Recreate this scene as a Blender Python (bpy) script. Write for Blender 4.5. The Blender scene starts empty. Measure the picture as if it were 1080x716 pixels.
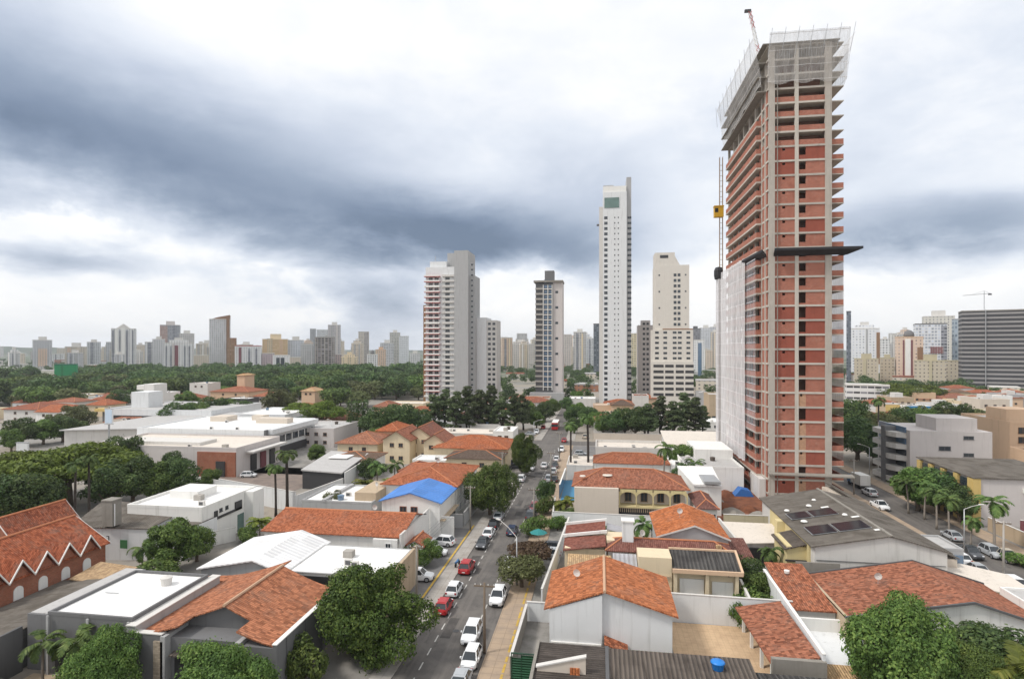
import bpy, math, random
import numpy as np
from mathutils import Vector, Matrix
sc = bpy.context.scene
RAD = math.radians
# ------------------------------------------------------------------ camera
F, CX, HY, H = 610.0, 540.0, 368.0, 33.0        # focal length in photo pixels, centre column, horizon row, eye height
YAW = RAD(8.58)
CA, SA = math.cos(YAW), math.sin(YAW)
cam = bpy.data.cameras.new('camera')
camo = bpy.data.objects.new('camera', cam)
sc.collection.objects.link(camo)
camo.location = (0, 0, H)
camo.rotation_euler = (RAD(90), 0, YAW)
cam.sensor_width = 36
cam.lens = 36 * F / 1080
cam.shift_y = (HY - 358) / 1080
cam.clip_start, cam.clip_end = 0.5, 20000
sc.camera = camo
# ------------------------------------------------------------------ render / colour
sc.render.engine = 'CYCLES'
cy = sc.cycles
cy.use_denoising = True
cy.max_bounces = 6; cy.diffuse_bounces = 3; cy.glossy_bounces = 2; cy.transmission_bounces = 2
cy.transparent_max_bounces = 16; cy.volume_bounces = 0
cy.sample_clamp_indirect = 4
sc.view_settings.view_transform = 'Standard'
sc.view_settings.look = 'None'
sc.view_settings.exposure = 0.72
sc.view_settings.gamma = 1
sc.view_settings.use_curve_mapping = False
# ------------------------------------------------------------------ sun (behind overcast)
SUN_EL, SUN_AZ = RAD(52), RAD(-118)              # azimuth from +Y, clockwise positive
sd = bpy.data.lights.new('sun', 'SUN'); sd.energy = 1.5; sd.angle = RAD(10); sd.color = (1, .955, .89)
so = bpy.data.objects.new('sun', sd); sc.collection.objects.link(so)
sv = Vector((math.sin(SUN_AZ)*math.cos(SUN_EL), math.cos(SUN_AZ)*math.cos(SUN_EL), math.sin(SUN_EL)))
so.rotation_euler = sv.to_track_quat('Z', 'Y').to_euler()
so.location = (0, 0, 400)
# ------------------------------------------------------------------ world: NISHITA sky behind a broken storm-cloud deck
w = bpy.data.worlds.new('World'); sc.world = w; w.use_nodes = True
nt = w.node_tree; nt.nodes.clear()
def nd(tree, typ, **kw):
    n = tree.nodes.new(typ)
    for k, v in kw.items(): setattr(n, k, v)
    return n
class NT:
    """tiny expression helper on a node tree"""
    def __init__(s, tree): s.t = tree
    def m(s, op, a, b=None, c=None, clamp=False):
        n = nd(s.t, 'ShaderNodeMath', operation=op); n.use_clamp = clamp
        for i, v in enumerate((a, b, c)):
            if v is None: continue
            if isinstance(v, (int, float)): n.inputs[i].default_value = v
            else: s.t.links.new(v, n.inputs[i])
        return n.outputs[0]
    def sm(s, x, a, b):
        n = nd(s.t, 'ShaderNodeMapRange', interpolation_type='SMOOTHSTEP')
        s.t.links.new(x, n.inputs[0]); n.inputs[1].default_value = a; n.inputs[2].default_value = b
        return n.outputs[0]
    def mix(s, f, a, b):
        n = nd(s.t, 'ShaderNodeMix', data_type='RGBA')
        for i, v in ((0, f), (6, a), (7, b)):
            if isinstance(v, (int, float)): n.inputs[i].default_value = v
            elif isinstance(v, tuple): n.inputs[i].default_value = (*v[:3], 1)
            else: s.t.links.new(v, n.inputs[i])
        return n.outputs[2]
    def noise(s, vec, scale, detail=4, rough=.55, dist=0):
        n = nd(s.t, 'ShaderNodeTexNoise'); n.inputs['Scale'].default_value = scale
        n.inputs['Detail'].default_value = detail; n.inputs['Roughness'].default_value = rough
        n.inputs['Distortion'].default_value = dist
        if vec is not None: s.t.links.new(vec, n.inputs['Vector'])
        return n.outputs['Fac']
    def comb(s, x, y, z=0):
        n = nd(s.t, 'ShaderNodeCombineXYZ')
        for i, v in enumerate((x, y, z)):
            if isinstance(v, (int, float)): n.inputs[i].default_value = v
            else: s.t.links.new(v, n.inputs[i])
        return n.outputs[0]
    def sep(s, v):
        n = nd(s.t, 'ShaderNodeSeparateXYZ'); s.t.links.new(v, n.inputs[0]); return n.outputs
    def link(s, a, b): s.t.links.new(a, b)
X = NT(nt)
tc = nd(nt, 'ShaderNodeTexCoord')
dx, dy, dz = X.sep(tc.outputs['Generated'])
az = X.m('MULTIPLY', X.m('ARCTAN2', dx, dy), 57.2958)            # degrees from the street axis
az = X.m('ADD', az, math.degrees(YAW))
el = X.m('MULTIPLY', X.m('ARCSINE', dz), 57.2958)
inv = X.m('DIVIDE', 1.0, X.m('ADD', X.m('MAXIMUM', dz, 0.0), 0.16))
pl = X.comb(X.m('MULTIPLY', dx, inv), X.m('MULTIPLY', dy, inv), 0)
n1 = X.m('SUBTRACT', X.noise(pl, 1.3, 7, .55, .3), .5)
n2 = X.m('SUBTRACT', X.noise(pl, 3.2, 7, .6, .5), .5)
n3 = X.m('SUBTRACT', X.noise(X.comb(X.m('MULTIPLY', az, .055), X.m('MULTIPLY', el, .16), 3.7), 1.0, 8, .6, .4), .5)
n4 = X.m('SUBTRACT', X.noise(X.comb(X.m('MULTIPLY', az, .03), X.m('MULTIPLY', el, .05), 9.1), 1.0, 5, .5, .2), .5)
puff = X.comb(X.m('MULTIPLY', az, .075), X.m('MULTIPLY', el, .15), 1.3)
n5 = X.m('SUBTRACT', X.noise(puff, 1.0, 9, .58, .25), .5)
n6 = X.m('SUBTRACT', X.noise(puff, 2.7, 8, .6, .3), .5)
azw = X.m('ADD', az, X.m('ADD', X.m('MULTIPLY', n5, 14), X.m('MULTIPLY', n4, 16)))
elw = X.m('ADD', el, X.m('ADD', X.m('MULTIPLY', n3, 5), X.m('MULTIPLY', n5, 5)))
def blob(a0, e0, sa, se, amp):
    a = X.m('POWER', X.m('ABSOLUTE', X.m('DIVIDE', X.m('SUBTRACT', azw, a0), sa)), 2.0)
    e = X.m('POWER', X.m('ABSOLUTE', X.m('DIVIDE', X.m('SUBTRACT', elw, e0), se)), 2.0)
    return X.m('MULTIPLY', X.m('POWER', 2.71828, X.m('MULTIPLY', X.m('ADD', a, e), -1)), amp)
BLOBS = [(-28, 16.0, 20, 5.0, .60), (-14, 11.5, 17, 3.6, .80), (-40, 18, 13, 6.0, .55), (0, 10.6, 11, 2.8, .62), (9, 9.5, 5, 2.2, .30),
         (36, 9.4, 11, 2.4, .74), (27, 14.5, 14, 6, .20), (9, 16, 7, 5, .30), (22, 20, 9, 4, .14), (-46, 27, 9, 7, .42), (40, 22, 9, 5, .16), (-10, 21, 12, 4, .20)]
D = None
for b in BLOBS:
    v = blob(*b); D = v if D is None else X.m('ADD', D, v)
D = X.m('ADD', X.m('MULTIPLY', D, .92), X.m('ADD', X.m('MULTIPLY', n2, .06), X.m('ADD', X.m('MULTIPLY', n3, .20), X.m('ADD', X.m('MULTIPLY', n5, .58), X.m('MULTIPLY', n6, .16)))))
base = X.m('ADD', 7.3, X.m('SUBTRACT', X.m('MULTIPLY', X.sm(az, -24, -40), 2.6), X.m('MULTIPLY', X.sm(az, 4, 14), 2.4)))   # the deck's ragged base, by bearing
above = X.m('SUBTRACT', X.m('ADD', el, X.m('ADD', X.m('MULTIPLY', n5, 5.5), X.m('MULTIPLY', n6, 2.5))), base)
lowcut = X.sm(above, -.5, 1.0)
low = X.m('ADD', blob(-14, 4.0, 6.5, 7, .52), X.m('ADD', blob(-39, 7.5, 7, 1.3, .5), X.m('MULTIPLY', X.m('ADD', n5, n6), .55)))
D = X.m('ADD', X.m('MULTIPLY', D, lowcut), X.m('MULTIPLY', low, X.m('SUBTRACT', 1.0, lowcut)))
D = X.m('MAXIMUM', D, X.m('ADD', .06, X.m('MULTIPLY', n5, .35)))
rp = nd(nt, 'ShaderNodeValToRGB'); X.link(D, rp.inputs[0])
cr = rp.color_ramp
cr.elements[0].position = 0.0; cr.elements[0].color = (.80, .795, .79, 1)
cr.elements[1].position = 1.0; cr.elements[1].color = (.115, .155, .225, 1)
for p, c in ((.20, (.59, .625, .685)), (.42, (.42, .465, .55)), (.68, (.25, .30, .385)), (.90, (.155, .20, .28))):
    e = cr.elements.new(p); e.color = (*c, 1)
horizon = X.m('SUBTRACT', 1.0, X.sm(el, -.5, 3.5))
col = X.mix(X.m('MULTIPLY', horizon, .35), rp.outputs[0], (.80, .84, .88))
zen = X.m('ADD', .87, X.m('MULTIPLY', X.sm(el, 34, 70), .04))    # the deck is thinner and brighter overhead
bgc = nd(nt, 'ShaderNodeBackground'); X.link(col, bgc.inputs[0]); X.link(zen, bgc.inputs[1])
sky = nd(nt, 'ShaderNodeTexSky', sky_type='NISHITA'); sky.sun_disc = False
sky.sun_elevation = SUN_EL; sky.sun_rotation = SUN_AZ; sky.air_density = 1.2; sky.dust_density = 2.5
bgs = nd(nt, 'ShaderNodeBackground'); X.link(sky.outputs[0], bgs.inputs[0]); bgs.inputs[1].default_value = .1
mx = nd(nt, 'ShaderNodeMixShader'); mx.inputs[0].default_value = .93
X.link(bgs.outputs[0], mx.inputs[1]); X.link(bgc.outputs[0], mx.inputs[2])
wo = nd(nt, 'ShaderNodeOutputWorld'); X.link(mx.outputs[0], wo.inputs[0])
# ------------------------------------------------------------------ photo pixel -> place on the ground / at height z
def P(px, py, z=0.0):
    d = F * (H - z) / (py - HY); l = d * (px - CX) / F
    return (l*CA - d*SA, l*SA + d*CA)
def PD(px, d):
    l = d * (px - CX) / F
    return (l*CA - d*SA, l*SA + d*CA)
def XY(px, y):
    k = (px - CX) / F
    return y * (k*CA - SA) / (CA + k*SA)
def YX(px, x):
    k = (px - CX) / F
    return x * (CA + k*SA) / (k*CA - SA)
def ZT(py, d): return H + (HY - py) * d / F
# ------------------------------------------------------------------ mesh builder
class MB:
    def __init__(s): s.v = []; s.f = []; s.mi = []
    def face(s, pts, mi=0):
        i = len(s.v); s.v += [tuple(p) for p in pts]; s.f.append(tuple(range(i, i+len(pts)))); s.mi.append(mi); return s
    def box(s, x0, x1, y0, y1, z0, z1, mi=0):
        if x0 > x1: x0, x1 = x1, x0
        if y0 > y1: y0, y1 = y1, y0
        i = len(s.v)
        s.v += [(x0,y0,z0),(x1,y0,z0),(x1,y1,z0),(x0,y1,z0),(x0,y0,z1),(x1,y0,z1),(x1,y1,z1),(x0,y1,z1)]
        for q in ((0,3,2,1),(4,5,6,7),(0,1,5,4),(1,2,6,5),(2,3,7,6),(3,0,4,7)):
            s.f.append(tuple(i+k for k in q)); s.mi.append(mi)
        return s
    def prism(s, poly, y0, y1, axis='y', mi=0):
        """poly: list of (u,z) counter-clockwise seen from the low end; extruded along axis"""
        n = len(poly); i = len(s.v)
        mk = (lambda u, t, z: (u, t, z)) if axis == 'y' else (lambda u, t, z: (t, u, z)) if axis == 'x' else (lambda u, t, z: (u, z, t))
        for t in (y0, y1): s.v += [mk(u, t, z) for u, z in poly]
        s.f.append(tuple(range(i, i+n))); s.mi.append(mi)
        s.f.append(tuple(range(i+2*n-1, i+n-1, -1))); s.mi.append(mi)
        for k in range(n):
            q = (k+1) % n
            s.f.append((i+k, i+n+k, i+n+q, i+q)); s.mi.append(mi)
        return s
    def slab(s, pts, t, mi=0):
        """a sheet of 3-D points given thickness t downwards"""
        n = len(pts); i = len(s.v)
        s.v += [tuple(p) for p in pts] + [(p[0], p[1], p[2]-t) for p in pts]
        s.f.append(tuple(range(i, i+n))); s.mi.append(mi)
        s.f.append(tuple(range(i+2*n-1, i+n-1, -1))); s.mi.append(mi)
        for k in range(n):
            q = (k+1) % n
            s.f.append((i+k, i+n+k, i+n+q, i+q)); s.mi.append(mi)
        return s
    def tube(s, pts, rad, n=8, mi=0, cap=True):
        pts = [Vector(p) for p in pts]
        if isinstance(rad, (int, float)): rad = [rad]*len(pts)
        i0 = len(s.v); prev = None
        for k, p in enumerate(pts):
            d = (pts[min(k+1, len(pts)-1)] - pts[max(k-1, 0)]).normalized()
            a = Vector((0, 0, 1)) if abs(d.z) < .9 else Vector((1, 0, 0))
            if prev is not None: a = prev
            u = d.cross(a).normalized(); v = u.cross(d).normalized(); prev = v
            for q in range(n):
                t = 2*math.pi*q/n
                s.v.append(tuple(p + u*math.cos(t)*rad[k] + v*math.sin(t)*rad[k]))
        for k in range(len(pts)-1):
            for q in range(n):
                r = (q+1) % n
                s.f.append((i0+k*n+q, i0+k*n+r, i0+(k+1)*n+r, i0+(k+1)*n+q)); s.mi.append(mi)
        if cap:
            s.f.append(tuple(i0+q for q in range(n-1, -1, -1))); s.mi.append(mi)
            j = i0+(len(pts)-1)*n
            s.f.append(tuple(j+q for q in range(n))); s.mi.append(mi)
        return s
    def lathe(s, prof, n=14, c=(0, 0, 0), mi=0):
        i0 = len(s.v)
        for r, z in prof:
            for q in range(n):
                t = 2*math.pi*q/n; s.v.append((c[0]+r*math.cos(t), c[1]+r*math.sin(t), c[2]+z))
        for k in range(len(prof)-1):
            for q in range(n):
                r = (q+1) % n
                s.f.append((i0+k*n+q, i0+k*n+r, i0+(k+1)*n+r, i0+(k+1)*n+q)); s.mi.append(mi)
        s.f.append(tuple(i0+q for q in range(n-1, -1, -1))); s.mi.append(mi)
        j = i0+(len(prof)-1)*n
        s.f.append(tuple(j+q for q in range(n))); s.mi.append(mi)
        return s
    def mesh(s, name, mats, off=(0, 0, 0), smooth=False):
        me = bpy.data.meshes.new(name)
        ox, oy, oz = off
        me.from_pydata([(a-ox, b-oy, c-oz) for a, b, c in s.v], [], s.f)
        for m in (mats if isinstance(mats, (list, tuple)) else [mats]): me.materials.append(m)
        if any(s.mi): me.polygons.foreach_set('material_index', s.mi)
        uv = me.uv_layers.new(name='UVMap')
        vs = s.v; data = []
        for p in me.polygons:
            n = p.normal
            t = Vector((-n.y, n.x, 0))
            if t.length < .02: t = Vector((1, 0, 0))
            t.normalize(); b = n.cross(t)
            if b.z < -.001 or (abs(b.z) <= .001 and b.y < 0): b = -b
            for vi in p.vertices:
                q = vs[vi]; data += [q[0]*t.x+q[1]*t.y+q[2]*t.z, q[0]*b.x+q[1]*b.y+q[2]*b.z]
        uv.data.foreach_set('uv', data)
        if smooth: me.polygons.foreach_set('use_smooth', [True]*len(me.polygons))
        me.update()
        return me
    def build(s, name, mats, root=None, local=False, smooth=False):
        off = (0, 0, 0) if (root is None or local) else tuple(world_loc(root))
        me = s.mesh(name, mats, off, smooth)
        o = bpy.data.objects.new(name, me); sc.collection.objects.link(o)
        if root is not None: o.parent = root
        return o
def world_loc(o):
    l = Vector(o.location)
    while o.parent is not None: o = o.parent; l += Vector(o.location)
    return l
def tag(o, label, cat, group=None, kind=None):
    if label: o['label'] = label
    if cat: o['category'] = cat
    if group: o['group'] = group
    if kind: o['kind'] = kind
    return o
def thing(name, label, cat, loc=(0, 0, 0), rot=0, group=None):
    o = bpy.data.objects.new(name, None); sc.collection.objects.link(o)
    o.empty_display_size = .3
    o.location = loc if len(loc) == 3 else (*loc, 0); o.rotation_euler = (0, 0, rot)
    return tag(o, label, cat, group)
def kids(o): return [c for c in o.children]
def dup(root, loc, rot=0, label=None, scale=None, group=None, mats=None):
    """copy of a thing with its parts and sub-parts; mats maps part name -> material"""
    def rec(o, par):
        c = o.copy(); sc.collection.objects.link(c); c.parent = par
        base = o.name.split('.')[0]
        if mats and base in mats:
            me = RECOL.get((o.data.name, mats[base].name))
            if me is None:
                me = o.data.copy(); me.materials[0] = mats[base]; RECOL[(o.data.name, mats[base].name)] = me
            c.data = me
        for k in CH.get(o.name) or kids(o): rec(k, c)
        return c
    if root.name not in CH:
        def reg(o):
            CH[o.name] = kids(o)
            for k in CH[o.name]: reg(k)
        reg(root)
    r = rec(root, None)
    r.location = loc if len(loc) == 3 else (*loc, 0); r.rotation_euler = (0, 0, rot)
    if scale is not None: r.scale = (scale,)*3 if isinstance(scale, (int, float)) else scale
    if label: r['label'] = label
    if group: r['group'] = group
    return r
CH, RECOL = {}, {}
def drop(root):
    for k in list(root.children): drop(k)
    bpy.data.objects.remove(root)
# ------------------------------------------------------------------ materials
def newmat(name):
    m = bpy.data.materials.new(name); m.use_nodes = True
    t = m.node_tree; b = t.nodes['Principled BSDF']
    return m, NT(t), b
def srgb(r, g, b):
    f = lambda c: c/12.92 if c <= .04045 else ((c+.055)/1.055)**2.4
    return (f(r), f(g), f(b))
def mul(c, k): return tuple(min(1, x*k) for x in c[:3])
def plaster(name, c, var=.12, stain=.25, rough=.85, scale=.6, spec=.25):
    """painted or bare render with soft blotches and rain streaks"""
    m, N, b = newmat(name)
    g = nd(N.t, 'ShaderNodeNewGeometry'); px, py, pz = N.sep(g.outputs['Position'])
    a = N.noise(g.outputs['Position'], scale, 5, .6)
    st = N.noise(N.comb(N.m('MULTIPLY', px, 1.6), N.m('MULTIPLY', py, 1.6), N.m('MULTIPLY', pz, .12)), 1.0, 4, .6)
    f = N.sm(st, .52, .78)
    c1 = N.mix(a, mul(c, 1-var), mul(c, 1+var*.6))
    c2 = N.mix(N.m('MULTIPLY', f, stain), c1, mul((c[0]*.9, c[1]*.88, c[2]*.83), .55))
    N.link(c2, b.inputs['Base Color']); b.inputs['Roughness'].default_value = rough
    b.inputs['Specular IOR Level'].default_value = spec
    return m
def plain(name, c, rough=.6, metal=0.0, spec=.5):
    m, N, b = newmat(name)
    g = nd(N.t, 'ShaderNodeTexCoord')
    a = N.noise(g.outputs['Object'], 2.0, 3, .5)
    N.link(N.mix(a, mul(c, .9), mul(c, 1.08)), b.inputs['Base Color'])
    b.inputs['Roughness'].default_value = rough; b.inputs['Metallic'].default_value = metal
    b.inputs['Specular IOR Level'].default_value = spec
    return m
def glass(name, c=(.03, .04, .05), rough=.08):
    m, N, b = newmat(name)
    g = nd(N.t, 'ShaderNodeNewGeometry')
    a = N.noise(g.outputs['Position'], .35, 3, .5)
    N.link(N.mix(a, mul(c, .6), mul(c, 1.5)), b.inputs['Base Color'])
    b.inputs['Roughness'].default_value = rough; b.inputs['Specular IOR Level'].default_value = .7
    return m
def uvs(N):
    t = nd(N.t, 'ShaderNodeTexCoord'); return t.outputs['UV'], N.sep(t.outputs['UV'])
def tile(name, c, dark=.45, moss=.3, pu=.26, pv=.36, fresh=.5):
    """clay tiles: curved barrels across, courses down the slope, a colour per tile, weathering"""
    m, N, b = newmat(name)
    uv, (u, v, _) = uvs(N)
    g = nd(N.t, 'ShaderNodeNewGeometry')
    cu = N.m('FLOOR', N.m('DIVIDE', u, pu)); cv = N.m('FLOOR', N.m('DIVIDE', v, pv))
    wn = nd(N.t, 'ShaderNodeTexWhiteNoise', noise_dimensions='2D'); N.link(N.comb(cu, cv), wn.inputs['Vector'])
    r = wn.outputs['Value']
    big = N.noise(g.outputs['Position'], .35, 5, .62)
    mid = N.noise(g.outputs['Position'], 1.7, 4, .65)
    c1 = N.mix(r, mul(c, 1-dark), mul((c[0]*1.12, c[1]*1.12+.02, c[2]*1.1+.015), 1.0))
    grey = (c[0]*.42+.03, c[0]*.34+.02, c[0]*.27+.02)
    c2 = N.mix(N.m('MULTIPLY', N.sm(N.m('ADD', N.m('MULTIPLY', big, .6), N.m('MULTIPLY', mid, .4)), .47, .66), moss), c1, grey)
    c3 = N.mix(N.m('MULTIPLY', N.sm(mid, .60, .72), fresh), c2, (min(1, c[0]*1.25), c[1]*1.7, c[2]*1.9))
    fu = N.m('FRACT', N.m('DIVIDE', u, pu)); fv = N.m('FRACT', N.m('DIVIDE', v, pv))
    bump_u = N.m('SINE', N.m('MULTIPLY', fu, math.pi))
    bp = nd(N.t, 'ShaderNodeBump'); bp.inputs['Strength'].default_value = .9; bp.inputs['Distance'].default_value = .07
    N.link(N.m('ADD', bump_u, N.m('MULTIPLY', N.m('SUBTRACT', 1.0, fv), .5)), bp.inputs['Height'])
    N.link(bp.outputs[0], b.inputs['Normal'])
    oi = nd(N.t, 'ShaderNodeObjectInfo'); hv = nd(N.t, 'ShaderNodeHueSaturation'); N.link(c3, hv.inputs['Color']); N.link(N.m('ADD', .80, N.m('MULTIPLY', oi.outputs['Random'], .34)), hv.inputs['Value']); N.link(N.m('ADD', .82, N.m('MULTIPLY', oi.outputs['Random'], .2)), hv.inputs['Saturation']); c3 = hv.outputs[0]
    gap = N.m('MULTIPLY', N.m('SUBTRACT', 1.0, N.sm(bump_u, .05, .45)), .55)      # the dark channel between barrels
    c4 = N.mix(gap, c3, mul(c, .3))
    N.link(c4, b.inputs['Base Color']); b.inputs['Roughness'].default_value = .9
    b.inputs['Specular IOR Level'].default_value = .2
    return m
def corrugated(name, c, pitch=.35, axis='u', rough=.75, stain=.5, metal=0.0, streak=.35, depth=.06, dirt=None):
    """corrugated sheet, ribs running down the slope (axis u = ribs repeat across)"""
    m, N, b = newmat(name)
    uv, (u, v, _) = uvs(N)
    if axis == 'v': u, v = v, u
    g = nd(N.t, 'ShaderNodeNewGeometry')
    rib = N.m('SINE', N.m('MULTIPLY', N.m('DIVIDE', u, pitch), 2*math.pi))
    bp = nd(N.t, 'ShaderNodeBump'); bp.inputs['Strength'].default_value = .9; bp.inputs['Distance'].default_value = depth
    N.link(rib, bp.inputs['Height']); N.link(bp.outputs[0], b.inputs['Normal'])
    big = N.noise(g.outputs['Position'], .4, 5, .65)
    wn = nd(N.t, 'ShaderNodeTexWhiteNoise', noise_dimensions='2D')
    N.link(N.comb(N.m('FLOOR', N.m('DIVIDE', u, pitch*3)), N.m('FLOOR', N.m('DIVIDE', v, 2.6))), wn.inputs['Vector'])
    stk = N.noise(N.comb(N.m('MULTIPLY', u, 2.2), N.m('MULTIPLY', v, .14)), 1.0, 4, .6)
    c1 = N.mix(wn.outputs['Value'], mul(c, .86), mul(c, 1.1))
    d = dirt or mul((c[0]*1.0, c[1]*.93, c[2]*.84), .42)
    c2 = N.mix(N.m('MULTIPLY', N.sm(big, .42, .68), stain), c1, d)
    c3 = N.mix(N.m('MULTIPLY', N.sm(stk, .5, .7), streak), c2, d)
    c4 = N.mix(N.m('MULTIPLY', N.sm(rib, -.2, -.9), streak*.6), c3, mul(d, .7))
    N.link(c4, b.inputs['Base Color']); b.inputs['Roughness'].default_value = rough; b.inputs['Metallic'].default_value = metal
    b.inputs['Specular IOR Level'].default_value = .3
    return m
def brick(name, c, mortar, bw=.4, bh=.2, rough=.9, var=.35, ms=.02):
    m, N, b = newmat(name)
    uv, (u, v, _) = uvs(N)
    t = nd(N.t, 'ShaderNodeTexBrick'); N.link(uv, t.inputs['Vector'])
    t.inputs['Scale'].default_value = 1; t.inputs['Brick Width'].default_value = bw; t.inputs['Row Height'].default_value = bh
    t.inputs['Mortar Size'].default_value = ms; t.inputs['Color1'].default_value = (*mul(c, 1-var), 1); t.inputs['Color2'].default_value = (*mul(c, 1+var*.4), 1)
    t.inputs['Mortar'].default_value = (*mortar, 1)
    g = nd(N.t, 'ShaderNodeNewGeometry')
    big = N.noise(g.outputs['Position'], .5, 5, .6)
    c1 = N.mix(N.m('MULTIPLY', N.sm(big, .4, .75), .45), t.outputs['Color'], mul(c, .62))
    sm2 = N.noise(g.outputs['Position'], 1.3, 5, .65); c1 = N.mix(N.m('MULTIPLY', N.sm(sm2, .56, .74), .5), c1, mortar)
    N.link(c1, b.inputs['Base Color']); b.inputs['Roughness'].default_value = rough
    b.inputs['Specular IOR Level'].default_value = .2
    return m
def facade(name, wall, win, pu, pv, wu, wv, band=None, bandh=.0, rough=.8, v0=.5):
    """far-off facade: rows of window openings with their own tone"""
    m, N, b = newmat(name)
    uv, (u, v, _) = uvs(N)
    g = nd(N.t, 'ShaderNodeNewGeometry'); nx, ny, nz = N.sep(g.outputs['Normal'])
    su = N.m('DIVIDE', u, pu); sv_ = N.m('DIVIDE', v, pv)
    a = N.m('ABSOLUTE', N.m('SUBTRACT', N.m('FRACT', su), .5)); c = N.m('ABSOLUTE', N.m('SUBTRACT', N.m('FRACT', sv_), v0))
    ins = N.m('MULTIPLY', N.m('LESS_THAN', a, wu/2), N.m('LESS_THAN', c, wv/2))
    ins = N.m('MULTIPLY', ins, N.m('LESS_THAN', N.m('ABSOLUTE', nz), .3))
    wn = nd(N.t, 'ShaderNodeTexWhiteNoise', noise_dimensions='2D'); N.link(N.comb(N.m('FLOOR', su), N.m('FLOOR', sv_)), wn.inputs['Vector'])
    wc = N.mix(N.sm(wn.outputs['Value'], .3, 1.0), win, mul((win[0]+.10, win[1]+.10, win[2]+.11), 1.6))
    big = N.noise(g.outputs['Position'], .06, 4, .6)
    wl = N.mix(big, mul(wall, .88), mul(wall, 1.06))
    if band is not None:
        wl = N.mix(N.m('LESS_THAN', N.m('FRACT', sv_), bandh), wl, band)
    N.link(N.mix(ins, wl, wc), b.inputs['Base Color'])
    N.link(N.m('ADD', rough, N.m('MULTIPLY', ins, -.55)), b.inputs['Roughness'])
    return m
# ------------------------------------------------------------------ colours
C_WHITE = (.78, .77, .74); C_CREAM = (.66, .58, .45); C_BEIGE = (.52, .46, .38); C_GREY = (.36, .36, .35)
TERRA = (.40, .115, .048); TERRA2 = (.35, .095, .045); TERRA_B = (.50, .15, .05)
M = {}
M['white'] = plaster('white_paint', C_WHITE, .08, .42)
M['white2'] = plaster('cool_white_paint', (.70, .71, .715), .08, .42)
M['offwhite'] = plaster('aged_white_paint', (.62, .60, .57), .1, .4)
M['cream'] = plaster('cream_paint', (.68, .57, .40), .08, .3)
M['beige'] = plaster('beige_paint', (.60, .53, .45), .06, .25)
M['peach'] = plaster('peach_paint', (.62, .44, .30), .08, .3)
M['yellow'] = plaster('yellow_paint', (.60, .44, .17), .1, .35)
M['paleyellow'] = plaster('pale_yellow_paint', (.62, .52, .28), .1, .35)
M['grey'] = plaster('grey_render', (.40, .40, .40), .1, .4)
M['midgrey'] = plaster('mid_grey_render', (.165, .165, .168), .12, .4)
M['dgrey'] = plaster('charcoal_render', (.115, .115, .118), .12, .4)
M['palecream'] = plaster('pale_cream_render', (.66, .62, .56), .06, .2)
M['pinkgrey'] = plaster('pinkish_grey_render', (.58, .54, .52), .08, .3)
M['concrete'] = plaster('concrete', (.40, .375, .34), .18, .45, scale=.9)
M['oldconcrete'] = plaster('old_concrete', (.27, .25, .22), .25, .6, scale=1.1)
M['tanwall'] = plaster('tan_wall', (.47, .37, .26), .15, .5)
M['olive'] = plaster('khaki_wall', (.48, .43, .30), .12, .45)
M['brown'] = plaster('brown_paint', (.26, .15, .085), .1, .3)
M['red'] = plaster('red_paint', (.42, .05, .05), .1, .2)
M['maroon'] = plaster('maroon_paint', (.20, .07, .08), .1, .2)
M['whiteroof'] = plaster('white_roof_membrane', (.80, .79, .77), .10, .45, scale=.35)
M['creamroof'] = plaster('cream_roof_membrane', (.66, .60, .53), .12, .55, scale=.35)
M['greyroof'] = plaster('grey_roof_membrane', (.45, .44, .43), .12, .5, scale=.3)
M['tile'] = tile('clay_tile', TERRA)
M['tile_old'] = tile('aged_clay_tile', TERRA2, .5, .6)
M['tile_bright'] = tile('bright_clay_tile', TERRA_B, .52, .3, fresh=.4)
M['tile_mix'] = tile('mottled_clay_tile', (.42, .125, .055), .62, .35, fresh=.9)
M['tile_plum'] = tile('dull_red_tile', (.25, .075, .052), .35, .3, fresh=.15)
M['tile_brown'] = tile('brown_tile', (.17, .10, .07), .35, .6, fresh=.1)
M['tile_tan'] = tile('tan_tile', (.50, .32, .17), .3, .3, fresh=.3)
M['tile_blue'] = corrugated('blue_painted_sheet', (.075, .235, .62), 1.05, 'u', .5, .18, streak=.18)
M['ridge'] = plaster('ridge_tile', (.50, .20, .10), .25, .4)
M['ridge_pale'] = plaster('pale_ridge_tile', (.55, .36, .24), .2, .4)
M['fibre'] = corrugated('weathered_fibre_cement', (.185, .165, .142), .36, 'u', .95, .7, streak=.6)
M['fibre_dark'] = corrugated('dark_fibre_cement', (.15, .125, .105), .42, 'u', .95, .6, streak=.75, depth=.1, dirt=(.045, .036, .03))
M['fibre_dark_v'] = corrugated('dark_fibre_cement_across', (.125, .105, .092), .34, 'v', .95, .6, streak=.75, depth=.1, dirt=(.045, .036, .03))
M['fibre_black'] = corrugated('blackened_fibre_cement', (.10, .095, .09), .5, 'u', .95, .5, streak=.8, depth=.1, dirt=(.022, .02, .02))
M['metalwhite'] = corrugated('white_sheet_roof', (.80, .80, .80), .8, 'u', .55, .15, streak=.18)
M['metalwhite_v'] = corrugated('white_sheet_roof_across', (.80, .80, .80), .8, 'v', .55, .15, streak=.18)
M['metalgrey'] = corrugated('grey_sheet_roof', (.42, .42, .44), .6, 'u', .5, .3, streak=.3)
M['brick'] = brick('red_brick', (.36, .105, .055), (.32, .22, .16), .25, .08, ms=.012)
M['brick_tan'] = brick('tan_block', (.42, .35, .27), (.28, .24, .2), .45, .2, ms=.015)
M['brick_hollow'] = brick('hollow_clay_block', (.40, .135, .088), (.42, .27, .21), .39, .19, var=.22, ms=.018)
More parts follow.
